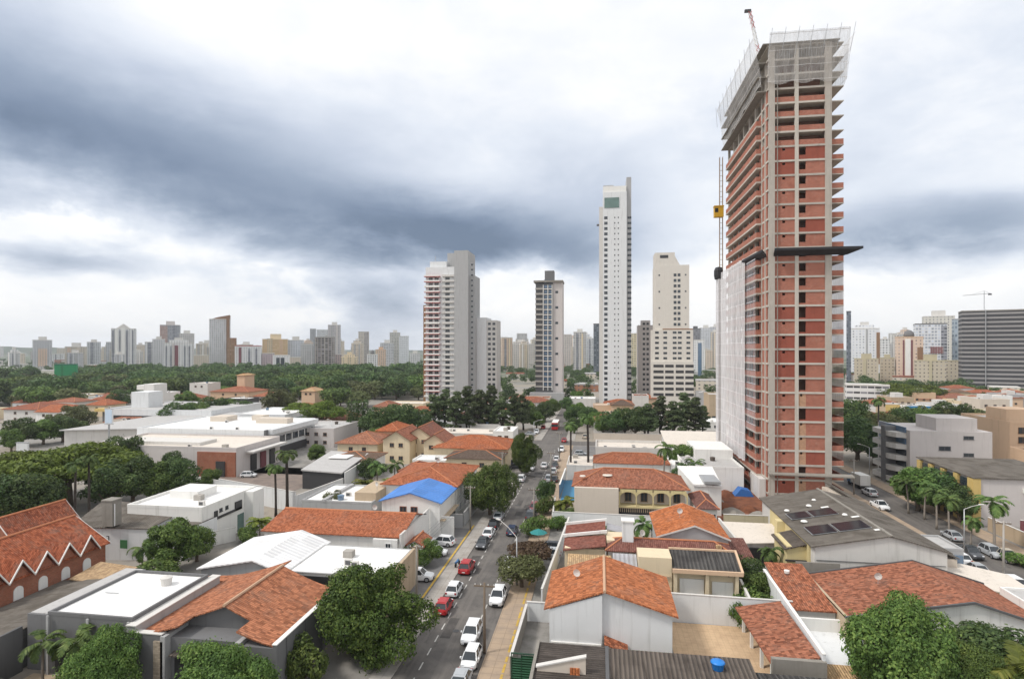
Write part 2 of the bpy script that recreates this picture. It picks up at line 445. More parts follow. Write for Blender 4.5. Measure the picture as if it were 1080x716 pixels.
M['brick_hollow2'] = brick('hollow_clay_block_light', (.50, .28, .17), (.45, .33, .24), .39, .19, var=.2, ms=.018)
M['block_grey'] = brick('grey_block', (.15, .15, .15), (.10, .10, .10), .6, .3, var=.15, ms=.012)
M['glass'] = glass('dark_glass')
M['glass_g'] = glass('greenish_glass', (.10, .17, .15), .06)
M['glass_b'] = glass('bluish_glass', (.10, .16, .24), .06)
M['black'] = plain('black_opening', (.012, .012, .013), .8)
M['dark'] = plain('dark_painted_metal', (.04, .04, .042), .5)
M['steel'] = plain('galvanised_steel', (.42, .43, .44), .45, .6)
M['wood'] = plain('weathered_wood', (.16, .12, .085), .85)
M['frame_white'] = plain('white_frame', (.75, .75, .74), .5)
M['bark'] = plaster('bark', (.15, .115, .085), .3, .3, .95, 2.5)
M['palmbark'] = plaster('palm_trunk', (.27, .235, .20), .25, .4, .95, 2.5)
M['darkbark'] = plaster('dark_trunk', (.055, .045, .038), .3, .3, .95, 2.5)
# ------------------------------------------------------------------ ground
def ground_mat():
    m, N, b = newmat('city_ground')
    g = nd(N.t, 'ShaderNodeNewGeometry'); p = g.outputs['Position']
    a = N.noise(p, .03, 6, .6); c = N.noise(p, .35, 6, .65); f = N.noise(p, 3.0, 4, .6)
    c1 = N.mix(N.sm(a, .40, .60), (.235, .225, .21), (.30, .255, .20))
    c2 = N.mix(N.m('MULTIPLY', N.sm(c, .45, .70), .6), c1, (.125, .115, .105))
    c3 = N.mix(N.m('MULTIPLY', f, .35), c2, (.36, .33, .29))
    gx, gy, gz = N.sep(p)
    far = N.sm(gy, 420, 900)
    n = N.noise(p, .012, 6, .65)
    c4 = N.mix(N.m('MULTIPLY', far, N.sm(n, .36, .5)), c3, (.055, .085, .035))
    N.link(c4, b.inputs['Base Color']); b.inputs['Roughness'].default_value = .95
    return m
def paved(name, c, c2, sc_=.5, u=.5, joints=None):
    m, N, b = newmat(name)
    g = nd(N.t, 'ShaderNodeNewGeometry'); p = g.outputs['Position']
    a = N.noise(p, sc_, 6, .65); f = N.noise(p, 6, 3, .6)
    c1 = N.mix(N.sm(a, .38, .66), c, c2)
    c1 = N.mix(N.m('MULTIPLY', f, .3), c1, mul(c, .7))
    if joints:
        px, py, pz = N.sep(p)
        j = N.m('MAXIMUM', N.m('LESS_THAN', N.m('FRACT', N.m('DIVIDE', px, joints)), .06), N.m('LESS_THAN', N.m('FRACT', N.m('DIVIDE', py, joints)), .06))
        c1 = N.mix(N.m('MULTIPLY', j, .5), c1, mul(c, .5))
    N.link(c1, b.inputs['Base Color']); b.inputs['Roughness'].default_value = .92; b.inputs['Specular IOR Level'].default_value = .25
    return m
def asphalt():
    m, N, b = newmat('asphalt')
    g = nd(N.t, 'ShaderNodeNewGeometry'); p = g.outputs['Position']; x, y, z = N.sep(p)
    a = N.noise(p, .25, 6, .65); f = N.noise(p, 9, 3, .6)
    tr = N.noise(N.comb(N.m('MULTIPLY', x, 1.3), N.m('MULTIPLY', y, .03)), 1.0, 4, .55)
    c1 = N.mix(N.sm(a, .35, .68), (.105, .095, .088), (.165, .15, .135))
    c2 = N.mix(N.m('MULTIPLY', N.sm(tr, .45, .66), .5), c1, (.195, .176, .158))
    c3 = N.mix(N.m('MULTIPLY', f, .35), c2, (.06, .056, .054))
    vt = nd(N.t, 'ShaderNodeTexVoronoi', feature='DISTANCE_TO_EDGE'); vt.inputs['Scale'].default_value = .16
    N.link(N.comb(x, N.m('MULTIPLY', y, .8), a), vt.inputs['Vector'])
    c4 = N.mix(N.m('MULTIPLY', N.m('LESS_THAN', vt.outputs['Distance'], .003), .25), c3, (.035, .033, .032))
    st = N.noise(N.comb(N.m('MULTIPLY', x, .9), N.m('MULTIPLY', y, .28), 4.0), 1.0, 5, .65)
    c4 = N.mix(N.m('MULTIPLY', N.sm(st, .56, .70), .55), c4, (.052, .048, .046))
    N.link(c4, b.inputs['Base Color']); b.inputs['Roughness'].default_value = .85
    return m
M['asphalt'] = asphalt(); M['asphalt_patch'] = paved('asphalt_patch', (.075, .07, .066), (.11, .10, .095), .8)
M['lot'] = paved('grey_lot', (.30, .285, .265), (.19, .18, .165), .4)
M['forecourt'] = paved('forecourt_asphalt', (.16, .155, .155), (.22, .21, .20), .4)
M['sidewalk'] = paved('sidewalk', (.40, .375, .345), (.30, .27, .24), .5, joints=1.2)
M['sidewalk_r'] = paved('reddish_sidewalk', (.42, .32, .23), (.33, .26, .20), .5, joints=1.2)
M['soil'] = paved('red_soil', (.22, .085, .045), (.12, .05, .03), .6)
M['drivebrown'] = paved('brown_paving', (.25, .20, .17), (.17, .14, .125), .4, joints=1.0)
M['patio'] = paved('sandstone_patio', (.60, .43, .27), (.50, .35, .22), .9, joints=.6)
M['grass'] = paved('yard_grass', (.07, .10, .03), (.13, .12, .06), .8)
M['paint'] = paved('road_paint', (.62, .61, .58), (.40, .38, .35), 2.5)
M['paint_y'] = paved('yellow_road_paint', (.60, .40, .08), (.45, .30, .08), 2.5)
def sheet(name, x0, x1, y0, y1, z, mat, kind='structure'):
    o = MB().face([(x0, y0, z), (x1, y0, z), (x1, y1, z), (x0, y1, z)]).build(name, mat)
    o['kind'] = kind; return o
g = MB(); R_ = 4600
for i in range(64):
    a, b_ = 2*math.pi*i/64, 2*math.pi*(i+1)/64
    g.face([(0, 0, 0), (R_*math.cos(a), R_*math.sin(a), 0), (R_*math.cos(b_), R_*math.sin(b_), 0)])
g.build('ground', ground_mat())['kind'] = 'structure'
# hills on the horizon
hm = paved('far_hill', (.05, .075, .04), (.10, .11, .06), .004)
for (a0, a1, d, hh, seed) in ((-60, -25, 4300, 62, 1), (-30, 10, 4450, 44, 2), (5, 60, 4350, 46, 3)):
    rnd = random.Random(seed); b = MB(); n = 60; top = []
    for i in range(n+1):
        t = i/n; a = RAD(a0+(a1-a0)*t)
        z = hh*(.35+.65*math.sin(math.pi*t)**.7)*(.78+.22*math.sin(7*t+seed)+.05*rnd.uniform(-1, 1))
        top.append((a, z))
    for i in range(n):
        (a, z), (c, y) = top[i], top[i+1]
        q = lambda an, r, zz: (r*math.sin(an), r*math.cos(an), zz)
        b.face([q(a, d-500, -.5), q(c, d-500, -.5), q(c, d, y), q(a, d, z)])
        b.face([q(a, d, z), q(c, d, y), q(c, d+140, -.5), q(a, d+140, -.5)])
    b.build('hills', hm, smooth=True)['kind'] = 'structure'
# main street: kerbs at x -20.6 and -12.1, sidewalks raised 12 cm
KL, KR = -20.6, -12.1
sheet('road', KL, KR, 35, 330, .02, M['asphalt'])
sheet('cross_road', -160, KL, 199, 208, .02, M['asphalt']); sheet('cross_road', KR, 62, 199, 208, .02, M['asphalt'])
def walk(name, x0, x1, y0, y1, mat, z=.13):
    o = MB().box(x0, x1, y0, y1, 0.005, z).build(name, mat); o['kind'] = 'structure'; return o
walk('sidewalk', KL-2.2, KL, 35, 198.5, M['sidewalk']); walk('sidewalk', KR, KR+3.3, 35, 198.5, M['sidewalk_r'])
walk('sidewalk', KL-2.6, KL, 209, 330, M['sidewalk']); walk('sidewalk', KR, KR+3.3, 209, 330, M['sidewalk'])
o = MB()
for xx in (-18.35, -14.33):
    y = 40
    while y < 190: o.box(xx-.07, xx+.07, y, y+1.5, .021, .026); y += 2.9
o.build('road_marking', M['paint'])['kind'] = 'structure'
yl = MB()
for i_ in range(30): yl.box(-9.84, -9.58, 36+2*i_, 36+2*i_+(1.7 if i_ % 3 else 1.1), .131, .136)
rp_ = random.Random(8)
for i_ in range(16):
    xx = rp_.uniform(KL+.5, KR-2.6); yy = rp_.uniform(48, 190); sheet('road_patch', xx, xx+rp_.uniform(.8, 2.2), yy, yy+rp_.uniform(1.5, 5), .024+.0004*i_, M['asphalt_patch'])
for i_, (xx, yy) in enumerate(((-16.6, 66), (-15.4, 88), (-17.2, 121), (-16, 146))):
    o = MB().lathe([(.38, .034), (.38, .04)], 14, (xx, yy, 0)).build('manhole_cover', M['dark']); o['kind'] = 'structure'
yl.build('tactile_strip', M['paint_y'])['kind'] = 'structure'
# forecourts along the left sidewalk and the yellow kerb line
sheet('forecourt', -29.6, KL-2.2, 70, 104, .02, M['forecourt'])
MB().box(-23.35, -23.05, 70, 106, .021, .06).build('yellow_kerb_line', M['paint_y'])['kind'] = 'structure'
sheet('driveway', KR+3.3, -5.5, 60, 107, .02, M['lot'])
# second street on the right, x 56.5 .. 66
sheet('side_road', 57.5, 65.8, 40, 330, .02, M['asphalt'])
walk('side_walkway', 54.6, 57.5, 40, 198, M['sidewalk_r']); walk('side_walkway', 65.8, 69.0, 40, 198, M['sidewalk_r'])
# left parallel yards / lots
sheet('paved_square', -8.6, 19, 176.5, 198, .02, M['forecourt'])
sheet('parking_lot', -98, -70, 112, 150, .02, M['drivebrown'])
sheet('yard_lot', -130, -50, 142, 198, .02, M['lot'])
sheet('yard_soil', 18, 35.5, 106.6, 150, .02, M['soil'])
sheet('yard_paving', -57, -46, 46, 51, .02, M['tanwall'])
# ------------------------------------------------------------------ windows
WM = {}
def win_mesh(w, h, face, fm, gm, sill):
    """a framed window standing 5 cm proud of its wall: frame mesh and pane mesh, local, centred"""
    k = (round(w, 2), round(h, 2), face, fm, gm, sill)
    if k in WM: return WM[k]
    f, p = MB(), MB(); t = .09 if w < 2.4 else .12
    def put(b, u0, u1, z0, z1, d0, d1):
        if face == 'S': b.box(u0, u1, -d1, -d0, z0, z1)
        elif face == 'N': b.box(u0, u1, d0, d1, z0, z1)
        elif face == 'E': b.box(d0, d1, u0, u1, z0, z1)
        else: b.box(-d1, -d0, u0, u1, z0, z1)
    a, c = w/2, h/2
    put(f, -a, a, c-t, c, -.02, .06); put(f, -a, -a+t, -c, c-t-.002, -.02, .06); put(f, a-t, a, -c, c-t-.002, -.02, .06)
    put(f, -a-(.08 if sill else 0), a+(.08 if sill else 0), -c-.08, -c-.002, -.02, .13 if sill else .07)
    put(f, -.03, .03, -c, c-t-.002, -.02, .05)
    put(p, -a+t+.002, -.032, -c+.002, c-t-.004, -.02, .02); put(p, .032, a-t-.002, -c+.002, c-t-.004, -.02, .02)
    b_ = MB(); b_.v = f.v+p.v; b_.f = f.f+[tuple(i+len(f.v) for i in q) for q in p.f]; b_.mi = [0]*len(f.f)+[1]*len(p.f)
    WM[k] = (f.mesh('window', M[fm]), p.mesh('pane', M[gm]), b_.mesh('window', [M[fm], M[gm]])); return WM[k]
def wins(root, face, at, us, zs, w, h, fm='frame_white', gm='glass', sill=True, pane=True, stuff_after=100, name='window'):
    """individual windows on one face of a building; us along the face, zs heights of the centres"""
    fme, pme, bme = win_mesh(w, h, face, fm, gm, sill)
    L = world_loc(root); n = len([c for c in root.children if c.name.split('.')[0] == name])
    rest = MB()
    for z in zs:
        for u in us:
            pos = (u, at, z) if face in 'SN' else (at, u, z)
            loc = Vector(pos) - L
            if n < stuff_after:
                o = bpy.data.objects.new(name, fme if pane else bme); sc.collection.objects.link(o); o.parent = root; o.location = loc; n += 1
                if pane:
                    q = bpy.data.objects.new('pane', pme); sc.collection.objects.link(q); q.parent = o
            else:
                for me, mi in ((fme, 0), (pme, 1)):
                    vs = [v.co+loc for v in me.vertices]
                    i = len(rest.v); rest.v += [tuple(v) for v in vs]
                    for p in me.polygons: rest.f.append(tuple(i+k for k in p.vertices)); rest.mi.append(mi)
    if rest.v:
        o = rest.build('window_rows', [M[fm], M[gm]], root, local=True); o['kind'] = 'stuff'
def opening(root, face, at, u0, u1, z0, z1, mat='black', name='doorway', d=.04):
    b = MB()
    if face == 'S': b.box(u0, u1, at-d, at+.01, z0, z1)
    elif face == 'E': b.box(at-.01, at+d, u0, u1, z0, z1)
    elif face == 'W': b.box(at-d, at+.01, u0, u1, z0, z1)
    return b.build(name, M[mat], root)
# ------------------------------------------------------------------ far skyline
FM = {}
def fac(wall, win=(.10, .105, .115), pu=3.2, pv=3.0, wu=.5, wv=.45, band=None, bh=.2):
    k = (wall, win, pu, pv, wu, wv, band)
    if k not in FM: FM[k] = facade('facade', wall, win, pu, pv, wu, wv, band, bh)
    return FM[k]
WH = (.70, .70, .70); PG = (.52, .53, .55); CR = (.64, .56, .46); PE = (.62, .47, .36); OR = (.62, .44, .25); BE = (.56, .51, .43); GR = (.34, .35, .37)
def far_tower(pxl, pxr, yt, d, wall, label, cap=None, strips=(), roof=None, rot=0, deep=.8, group=None, cat='tower', name='high_rise', base=0.0, rmat=None):
    x0, y0 = PD(pxl, d); x1, y1 = PD(pxr, d)
    wd = math.hypot(x1-x0, y1-y0); cx, cyy = (x0+x1)/2, (y0+y1)/2
    h = ZT(yt, d) - base
    th_ = math.atan(((pxl+pxr)/2-CX)/F); wd *= math.cos(th_*.85)
    ang = math.atan2(y1-y0, x1-x0) - th_*.85 + RAD(rot)
    t = thing(name, label, cat, (cx, cyy, base), ang, group)
    dp = wd*deep
    MB().box(-wd/2, wd/2, 0, dp, 0, h).build('wall', wall, t, local=True)
    rm = rmat or M['offwhite']
    MB().box(-wd/2-.15, wd/2+.15, -.15, dp+.15, h+.01, h+.9).build('parapet', rm, t, local=True)
    for (fc, fw, mat, dpth, f0, f1) in strips:
        MB().box((fc-fw/2-.5)*wd, (fc+fw/2-.5)*wd, -dpth, -.01, f0*h, f1*h).build('balcony_stack', mat, t, local=True)
    if cap == 'box': MB().box(-wd*.2, wd*.22, dp*.2, dp*.8, h+.91, h+wd*.2+1.5).build('roof_tank', rm, t, local=True)
    if cap == 'step':
        MB().box(-wd*.32, wd*.32, dp*.1, dp*.9, h+.91, h+4.5).build('roof_storey', wall, t, local=True)
        MB().box(-wd*.14, wd*.14, dp*.2, dp*.8, h+4.52, h+8).build('roof_tank', rm, t, local=True)
    if cap == 'gable':
        MB().prism([(-wd*.3, h+.91), (wd*.3, h+.91), (0, h+wd*.2+2)], dp*.1, dp*.7).build('roof_gable', rm, t, local=True)
    if cap == 'slant':
        MB().prism([(-wd*.35, h+.91), (wd*.5, h+.91), (wd*.5, h+wd*.26), (-wd*.1, h+wd*.13)], dp*.05, dp*.95).build('roof_storey', M['brown'], t, local=True)
    if cap == 'dome':
        MB().lathe([(wd*.2, h+.91), (wd*.2, h+3), (wd*.17, h+5), (wd*.09, h+6.5), (.2, h+7)], 12, (0, dp*.4, 0)).build('dome', M['midgrey'], t, local=True, smooth=True)
    return t
V = plaster
sw, sg, sd_, sm_, sb = M['white'], M['grey'], M['dgrey'], M['maroon'], M['brown']
dkst = fac((.30, .31, .34), (.06, .065, .08), 2.5, 3.0, .8, .5)
far_tower(35, 53, 359, 900, fac(PG, wu=.45), 'pale grey far tower with a peach middle, leftmost tall one beyond the woods', 'box', ((.55, .5, fac(PE, wu=.3), .8, 0, .72),))
far_tower(9, 25, 373, 1000, fac(CR, wu=.4), 'small beige gabled block low on the horizon at far left', 'gable', name='apartment_block')
far_tower(69, 90, 366, 950, fac(BE, wu=.35), 'ribbed beige apartment tower behind the green netted building', 'box', ((.2, .16, fac(PE, wu=.3), .9, 0, .98), (.62, .16, fac(CR, wu=.3), .9, 0, .98)))
far_tower(92, 105, 361, 1150, fac(PG, wu=.5), 'grey tower with a raised centre right of the ribbed beige tower', 'box', ((.4, .22, dkst, .8, 0, 1),))
far_tower(106, 112, 369, 1400, fac(GR), 'smallest grey block between two grey towers on the left horizon')
far_tower(112, 119, 361, 1200, fac(PG, wu=.6), 'slim grey tower half hidden by the big white ribbed tower')
far_tower(118, 142, 347, 860, fac(WH, wu=.3), 'tall white tower with grey vertical ribs and gabled crown', 'gable', ((.08, .1, dkst, .5, 0, .97), (.36, .05, dkst, .5, 0, .97), (.66, .1, dkst, .5, 0, .97), (.90, .07, dkst, .5, 0, .97), (.5, .16, sw, 1.2, 0, 1.02), (.22, .13, sw, 1.2, 0, .99)))
far_tower(143, 152, 364, 1100, fac(CR, wu=.4), 'narrow cream tower just right of the white ribbed tower', 'box')
far_tower(153, 165, 361, 1000, fac(WH, wu=.35), 'white tower with one dark central stripe', None, ((.4, .3, dkst, .5, 0, .98),))
far_tower(161, 173, 358, 950, fac((.62, .62, .64), wu=.45), 'pale stepped tower left of the brown and grey tower', 'box')
far_tower(169, 189, 343, 1150, fac((.30, .31, .34), (.12, .13, .15), wu=.5), 'brown and grey twin-tone tower with reddish crown', 'box', ((.2, .38, fac((.40, .27, .23), wu=.4), 1.2, 0, .98), (.72, .12, dkst, .6, 0, 1)), rmat=M['pinkgrey'])
far_tower(189, 204, 352, 1100, fac((.55, .53, .52), wu=.4), 'pale concrete tower behind the white and maroon block', 'box')
far_tower(173, 203, 362, 820, fac(WH, wu=.3), 'white block with maroon vertical stripes at the edge of the woods', 'step', ((.1, .06, dkst, .5, 0, .9), (.25, .05, dkst, .5, 0, .9), (.44, .12, sm_, .5, 0, .93), (.72, .06, dkst, .5, 0, .9), (.88, .06, dkst, .5, 0, .9), (.33, .06, M['pinkgrey'], 1, 0, .98)), deep=.5)
far_tower(204, 219, 375, 950, fac(CR, wu=.3), 'low beige block beside the white grid tower', None, cat='building', name='apartment_block')
far_tower(221, 242, 337, 860, fac((.66, .66, .66), (.20, .21, .23), 2.6, 3.2, .62, .6), 'white grid tower with slanted brown top', 'slant', ((.92, .16, sb, 1.2, 0, 1.02),))
far_tower(240, 249, 357, 830, fac((.28, .17, .09), (.15, .10, .07), wu=.3), 'plain brown slab tower beside the white grid tower', rmat=sb)
far_tower(248, 275, 365, 820, fac(WH, wu=.28), 'white block with a red roof edge and red dark stripe', None, ((.2, .10, M['maroon'], .8, 0, .95), (.55, .08, dkst, .5, 0, .9), (.82, .08, dkst, .5, 0, .9)), rmat=M['red'], deep=.5)
far_tower(277, 303, 358, 980, fac(OR, (.34, .24, .14), wu=.35), 'ochre tower with a stepped crown above the woods', 'box', ((.3, .2, fac((.66, .52, .33)), 1, 0, 1.03), (.75, .12, M['peach'], 1, 0, .98)), rmat=M['cream'])
far_tower(276, 289, 373, 840, fac((.55, .45, .46), (.16, .12, .16), wu=.45), 'pinkish block with purple window columns below the ochre tower')
far_tower(288, 305, 375, 800, fac(WH, wu=.15), 'white framed block with a dark glass front', None, ((.45, .5, M['glass'], .3, 0, .88), (.45, .08, sg, .5, 0, .88)))
far_tower(303, 320, 359, 1000, fac((.64, .66, .70), (.13, .15, .19), 4.0, 3.2, .55, .5), 'bluish white tower with large dark windows', 'box')
far_tower(305, 317, 377, 860, fac(CR, wu=.25), 'low cream block under the bluish white tower', None, name='apartment_block')
far_tower(317, 330, 363, 900, fac((.58, .58, .57), (.10, .105, .11), 3.4, 3.0, .55, .5), 'grey tower with dark square windows left of the concrete skeleton')
far_tower(327, 333, 347, 1250, fac(GR), 'slender grey tower rising behind the concrete skeleton')
far_tower(334, 347, 348, 1500, fac((.60, .60, .62)), 'pale faraway tower peeping over the concrete skeleton')
far_tower(346, 359, 343, 1100, fac((.52, .49, .50), wu=.35), 'pinkish grey ribbed tower right of the concrete skeleton', 'box', ((.3, .12, sg, .8, 0, 1), (.72, .14, M['pinkgrey'], .8, 0, 1)))
t = far_tower(332, 353, 356, 860, fac((.30, .27, .25), (.03, .03, .035), 5.0, 3.1, .72, .62), 'unfinished concrete skeleton tower with dark open floors', None, ((.04, .04, M['concrete'], .5, 0, 1), (.5, .05, M['concrete'], .5, 0, 1), (.96, .04, M['concrete'], .5, 0, 1)), rmat=M['oldconcrete'])
far_tower(352, 360, 374, 900, fac((.52, .42, .40)), 'small pinkish block at the foot of the ribbed pinkish tower', None, name='apartment_block')
far_tower(360, 377, 377, 830, fac((.64, .54, .38), wu=.3), 'cream yellow block with three upright panels', 'step', ((.3, .2, M['cream'], .8, 0, .98), (.7, .2, M['cream'], .8, 0, .98)), rmat=M['cream'])
far_tower(378, 389, 350, 1200, fac((.56, .51, .45), wu=.35), 'two-tone beige and brown tower standing alone above cream blocks', None, ((.78, .4, fac((.40, .36, .34)), .8, 0, 1.0),))
far_tower(387, 398, 374, 850, fac(WH, (.06, .06, .07), wu=.5), 'white block with a dark curved cap', 'dome')
far_tower(396, 407, 369, 940, fac(PE, wu=.35), 'peach tower right of the dark capped block', 'box', rmat=M['peach'])
far_tower(401, 415, 362, 1100, fac((.55, .55, .57)), 'grey and white tower with flat projecting crown', 'box')
far_tower(411, 422, 351, 1150, fac((.50, .49, .45)), 'beige grey tower with a rooftop mast block', 'box')
far_tower(421, 431, 355, 950, fac((.66, .68, .71), wu=.3), 'bluish white slab tower left of the red balcony tower')
far_tower(432, 443, 373, 900, fac((.60, .60, .60)), 'low pale block just left of the red balcony tower', 'box', name='apartment_block')
far_tower(524, 535, 356, 900, fac((.62, .53, .38)), 'yellowish tower between the white tower and the dark grid tower')
far_tower(536, 563, 363, 1000, fac((.58, .54, .50)), 'broad pale tower block left of the dark grid tower', 'step')
far_tower(545, 556, 352, 1300, fac((.50, .49, .48)), 'greyish tower seen above the broad pale block')
far_tower(592, 603, 353, 1000, fac((.56, .51, .47)), 'dusty pink tower tucked right of the dark grid tower')
far_tower(604, 616, 366, 900, fac((.60, .55, .48)), 'low beige tower group member with a flat roof', 'box')
far_tower(613, 622, 353, 1300, fac((.40, .43, .50), (.16, .18, .23)), 'blue grey tower left of the tallest white tower', 'box', rmat=M['grey'])
far_tower(626, 632, 342, 700, fac((.10, .12, .14), (.05, .06, .07)), 'slim dark slab touching the tallest white tower', rmat=sd_)
far_tower(664, 673, 352, 800, fac((.62, .54, .36)), 'yellowish slab seen between the two pale towers')
far_tower(728, 739, 347, 900, fac((.20, .20, .22), (.08, .08, .09)), 'dark grey tower right of the tall beige tower', 'box', rmat=sd_)
far_tower(732, 743, 359, 700, fac(WH, wu=.2), 'white tower with a dark arched stripe', None, ((.55, .34, M['glass_b'], .5, 0, .93),))
far_tower(738, 751, 346, 1200, fac((.60, .61, .64)), 'pale tower behind the dark arched stripe tower', 'box')
far_tower(749, 762, 345, 1100, fac((.55, .56, .60)), 'light grey tower nearest the brick tower on its left', 'box')
far_tower(744, 752, 369, 800, fac((.60, .50, .40)), 'small tan tower at the foot of the light grey tower')
far_tower(893, 897.5, 329, 560, fac((.12, .14, .17), (.06, .07, .09), wu=.6), 'slim dark glass tower edge beside the brick tower', rmat=sd_)
far_tower(898, 927, 347, 640, fac((.72, .73, .75), (.30, .32, .36), wu=.4), 'white tower with a stepped crown right of the brick tower', 'step', ((.95, .12, M['brown'], .6, .3, .93), (.55, .05, sg, .6, 0, 1)))
far_tower(929, 938, 358, 700, fac((.70, .70, .70)), 'narrow white tower behind the khaki blocks', 'box')
far_tower(902, 926, 379, 520, fac((.50, .44, .34), (.17, .15, .13), 2.8, 3, .35, .4), 'khaki apartment block in front of the white stepped tower', 'box', ((.42, .12, M['olive'], .6, 0, 1),), rmat=M['olive'], deep=.5)
far_tower(929, 943, 378, 530, fac((.48, .41, .31), (.17, .15, .13), 2.8, 3, .35, .4), 'second khaki apartment block left of the peach striped tower', 'box', rmat=M['olive'])
far_tower(946, 973, 356, 520, fac((.68, .53, .42), (.25, .2, .18), wu=.3), 'peach tower with two red stripes and a dome', 'dome', ((.27, .05, M['maroon'], .5, 0, .95), (.43, .2, sw, .6, 0, .97), (.58, .05, M['maroon'], .5, 0, .95), (.88, .2, M['brown'], .4, 0, .8)), rmat=M['peach'])
far_tower(975, 1006, 334, 620, fac((.60, .58, .53), wu=.3), 'tall pale tower rising behind the blue white glass tower', 'box')
far_tower(966, 998, 342, 560, fac((.66, .67, .69), (.30, .33, .38), 2.5, 3, .7, .6), 'blue white glass tower with black roof edge and red panel', None, ((.68, .40, fac((.20, .08, .08), (.3, .3, .3), 2, 2, .4, .4), .5, .50, .62), (.9, .18, dkst, .4, 0, .97)), rmat=sd_)
far_tower(1005, 1015, 337, 560, fac((.36, .42, .47), (.16, .2, .25), 2.4, 4, .6, .6), 'slim blue lattice glass tower beside the dark banded tower', rmat=M['grey'])
far_tower(966, 997, 381, 470, fac((.52, .46, .36), (.18, .16, .14), 2.8, 3, .35, .4), 'beige block below the blue white glass tower', 'box', ((.5, .1, M['olive'], .6, 0, 1),), rmat=M['olive'], deep=.5)
far_tower(998, 1013, 381, 480, fac((.54, .48, .38), (.18, .16, .14), 2.8, 3, .3, .4), 'beige block left of the dark banded tower', None, rmat=M['olive'])
t = far_tower(1016, 1079, 328, 440, fac((.045, .045, .05), pv=3.3, wu=0.0, band=(.27, .26, .255), bh=.42), 'wide unfinished tower with dark open floors under a crane', None, ((.38, .012, M['steel'], 1.2, 0, 1.02),), rmat=M['oldconcrete'], deep=.5, rot=3)
c_ = thing('tower_crane', 'thin tower crane on the wide unfinished tower', 'crane', (*PD(1038, 448), ZT(328, 448)+1))
MB().tube([(0, 0, 0), (0, 0, 13)], .28, 4).build('mast', M['steel'], c_, local=True)
MB().tube([(-15, 0, 11.2), (5, 0, 12.6)], .2, 4).build('jib', M['steel'], c_, local=True)
MB().tube([(-9, 0, 11.6), (0, 0, 14.6), (4, 0, 12.6)], .09, 4).tube([(0, 0, 13), (0, 0, 14.6)], .2, 4).build('tie_bars', M['steel'], c_, local=True)
MB().box(3, 5, -.5, .5, 11.3, 12.4).build('counterweight', M['dgrey'], c_, local=True)
far_tower(1077, 1100, 330, 470, fac((.66, .66, .67)), 'white tower cut by the right picture edge')
# long low buildings in front of the skyline
far_tower(893, 937, 407, 330, fac((.70, .69, .68), (.05, .05, .055), 3.5, 3.2, .9, .35), 'long white modern building with a dark window band', None, cat='building', name='office_building', deep=.5)
far_tower(36, 96, 391, 690, fac((.66, .65, .55), (.35, .36, .28), 4, 3, .7, .3), 'long pale yellow low building behind the woods', None, cat='building', name='school_building', deep=.25)
gn = plain('green_safety_net', (.005, .27, .09), .7)
t = far_tower(58, 80, 385, 570, gn, 'building wrapped in bright green safety netting', None, ((.35, .1, plain('green_net_fold', (.004, .20, .06), .7), .6, 0, 1), (.8, .2, gn, 1.0, 0, .8)), cat='building', name='netted_building', rmat=plain('dark_green_net', (.004, .12, .06), .7))
# faceless far blocks filling the horizon
rr = random.Random(11); pal = [WH, PG, CR, BE, (.60, .58, .56), (.5, .48, .47), PE]
for i in range(80):
    px = rr.choice([rr.uniform(495, 770), rr.uniform(0, 450), rr.uniform(893, 1010)]); d = rr.uniform(800, 1500); wpx = rr.uniform(7, 14); yt = rr.uniform(350, 368) if px > 450 else rr.uniform(361, 375)
    far_tower(px, px+wpx, yt, d, fac(rr.choice(pal), wu=rr.choice([.3, .45]), pv=rr.choice([3.0, 3.4])), 'pale mid-height high-rise among many behind the nearer towers', rr.choice(['box', 'step', None]), ((.3, .12, rr.choice([sg, sw, dkst]), .6, 0, .97), (.72, .12, rr.choice([sg, sw, M['cream']]), .6, 0, .97)), rot=rr.uniform(-14, 14), group='pale high-rises behind the nearer towers')
for i in range(86):
    px = rr.uniform(-10, 1090); d = rr.uniform(1300, 3200)
    wpx = rr.uniform(9, 17)*1000/d; yt = 372 - rr.uniform(4, 20)*1400/d
    if 230 > px > 0: yt = 374 - rr.uniform(0, 7)*1400/d
    far_tower(px, px+wpx, yt, d, fac(rr.choice(pal), wu=rr.choice([.3, .45])), 'tiny faded high-rise among many along the hazy horizon', rr.choice([None, 'box']), group='far high-rises along the horizon')
for i in range(130):
    px = rr.uniform(-20, 1090); d = rr.uniform(400, 1100)
    if px < 470: d = rr.uniform(760, 1300)
    yt = 368+ 20130/d - rr.uniform(4, 9)*610/d
    far_tower(px, px+rr.uniform(12, 24)*560/d, yt, d, fac(rr.choice([CR, BE, WH, (.6, .57, .53), (.36, .17, .10)]), pu=4, wu=.35, wv=.35), 'small low far house at the foot of the towers', None, group='low houses below the skyline', cat='house', name='far_house', rmat=rr.choice([M['tile_old'], M['offwhite'], M['greyroof']]), deep=.9)
# ------------------------------------------------------------------ mid-distance towers with real windows
def big_tower(name, label, px0, px1, yt, d, dp, wall, cat='tower', rot=0):
    x0, y0 = PD(px0, d); x1 = XY(px1, y0); h = ZT(yt, d)
    t = thing(name, label, cat, ((x0+x1)/2, y0, 0))
    MB().box(x0, x1, y0, y0+dp, 0, h).build('wall', wall, t)
    return t, x0, x1, y0, h
fr = lambda a, b, n: [a+(b-a)*i/(n-1) for i in range(n)]
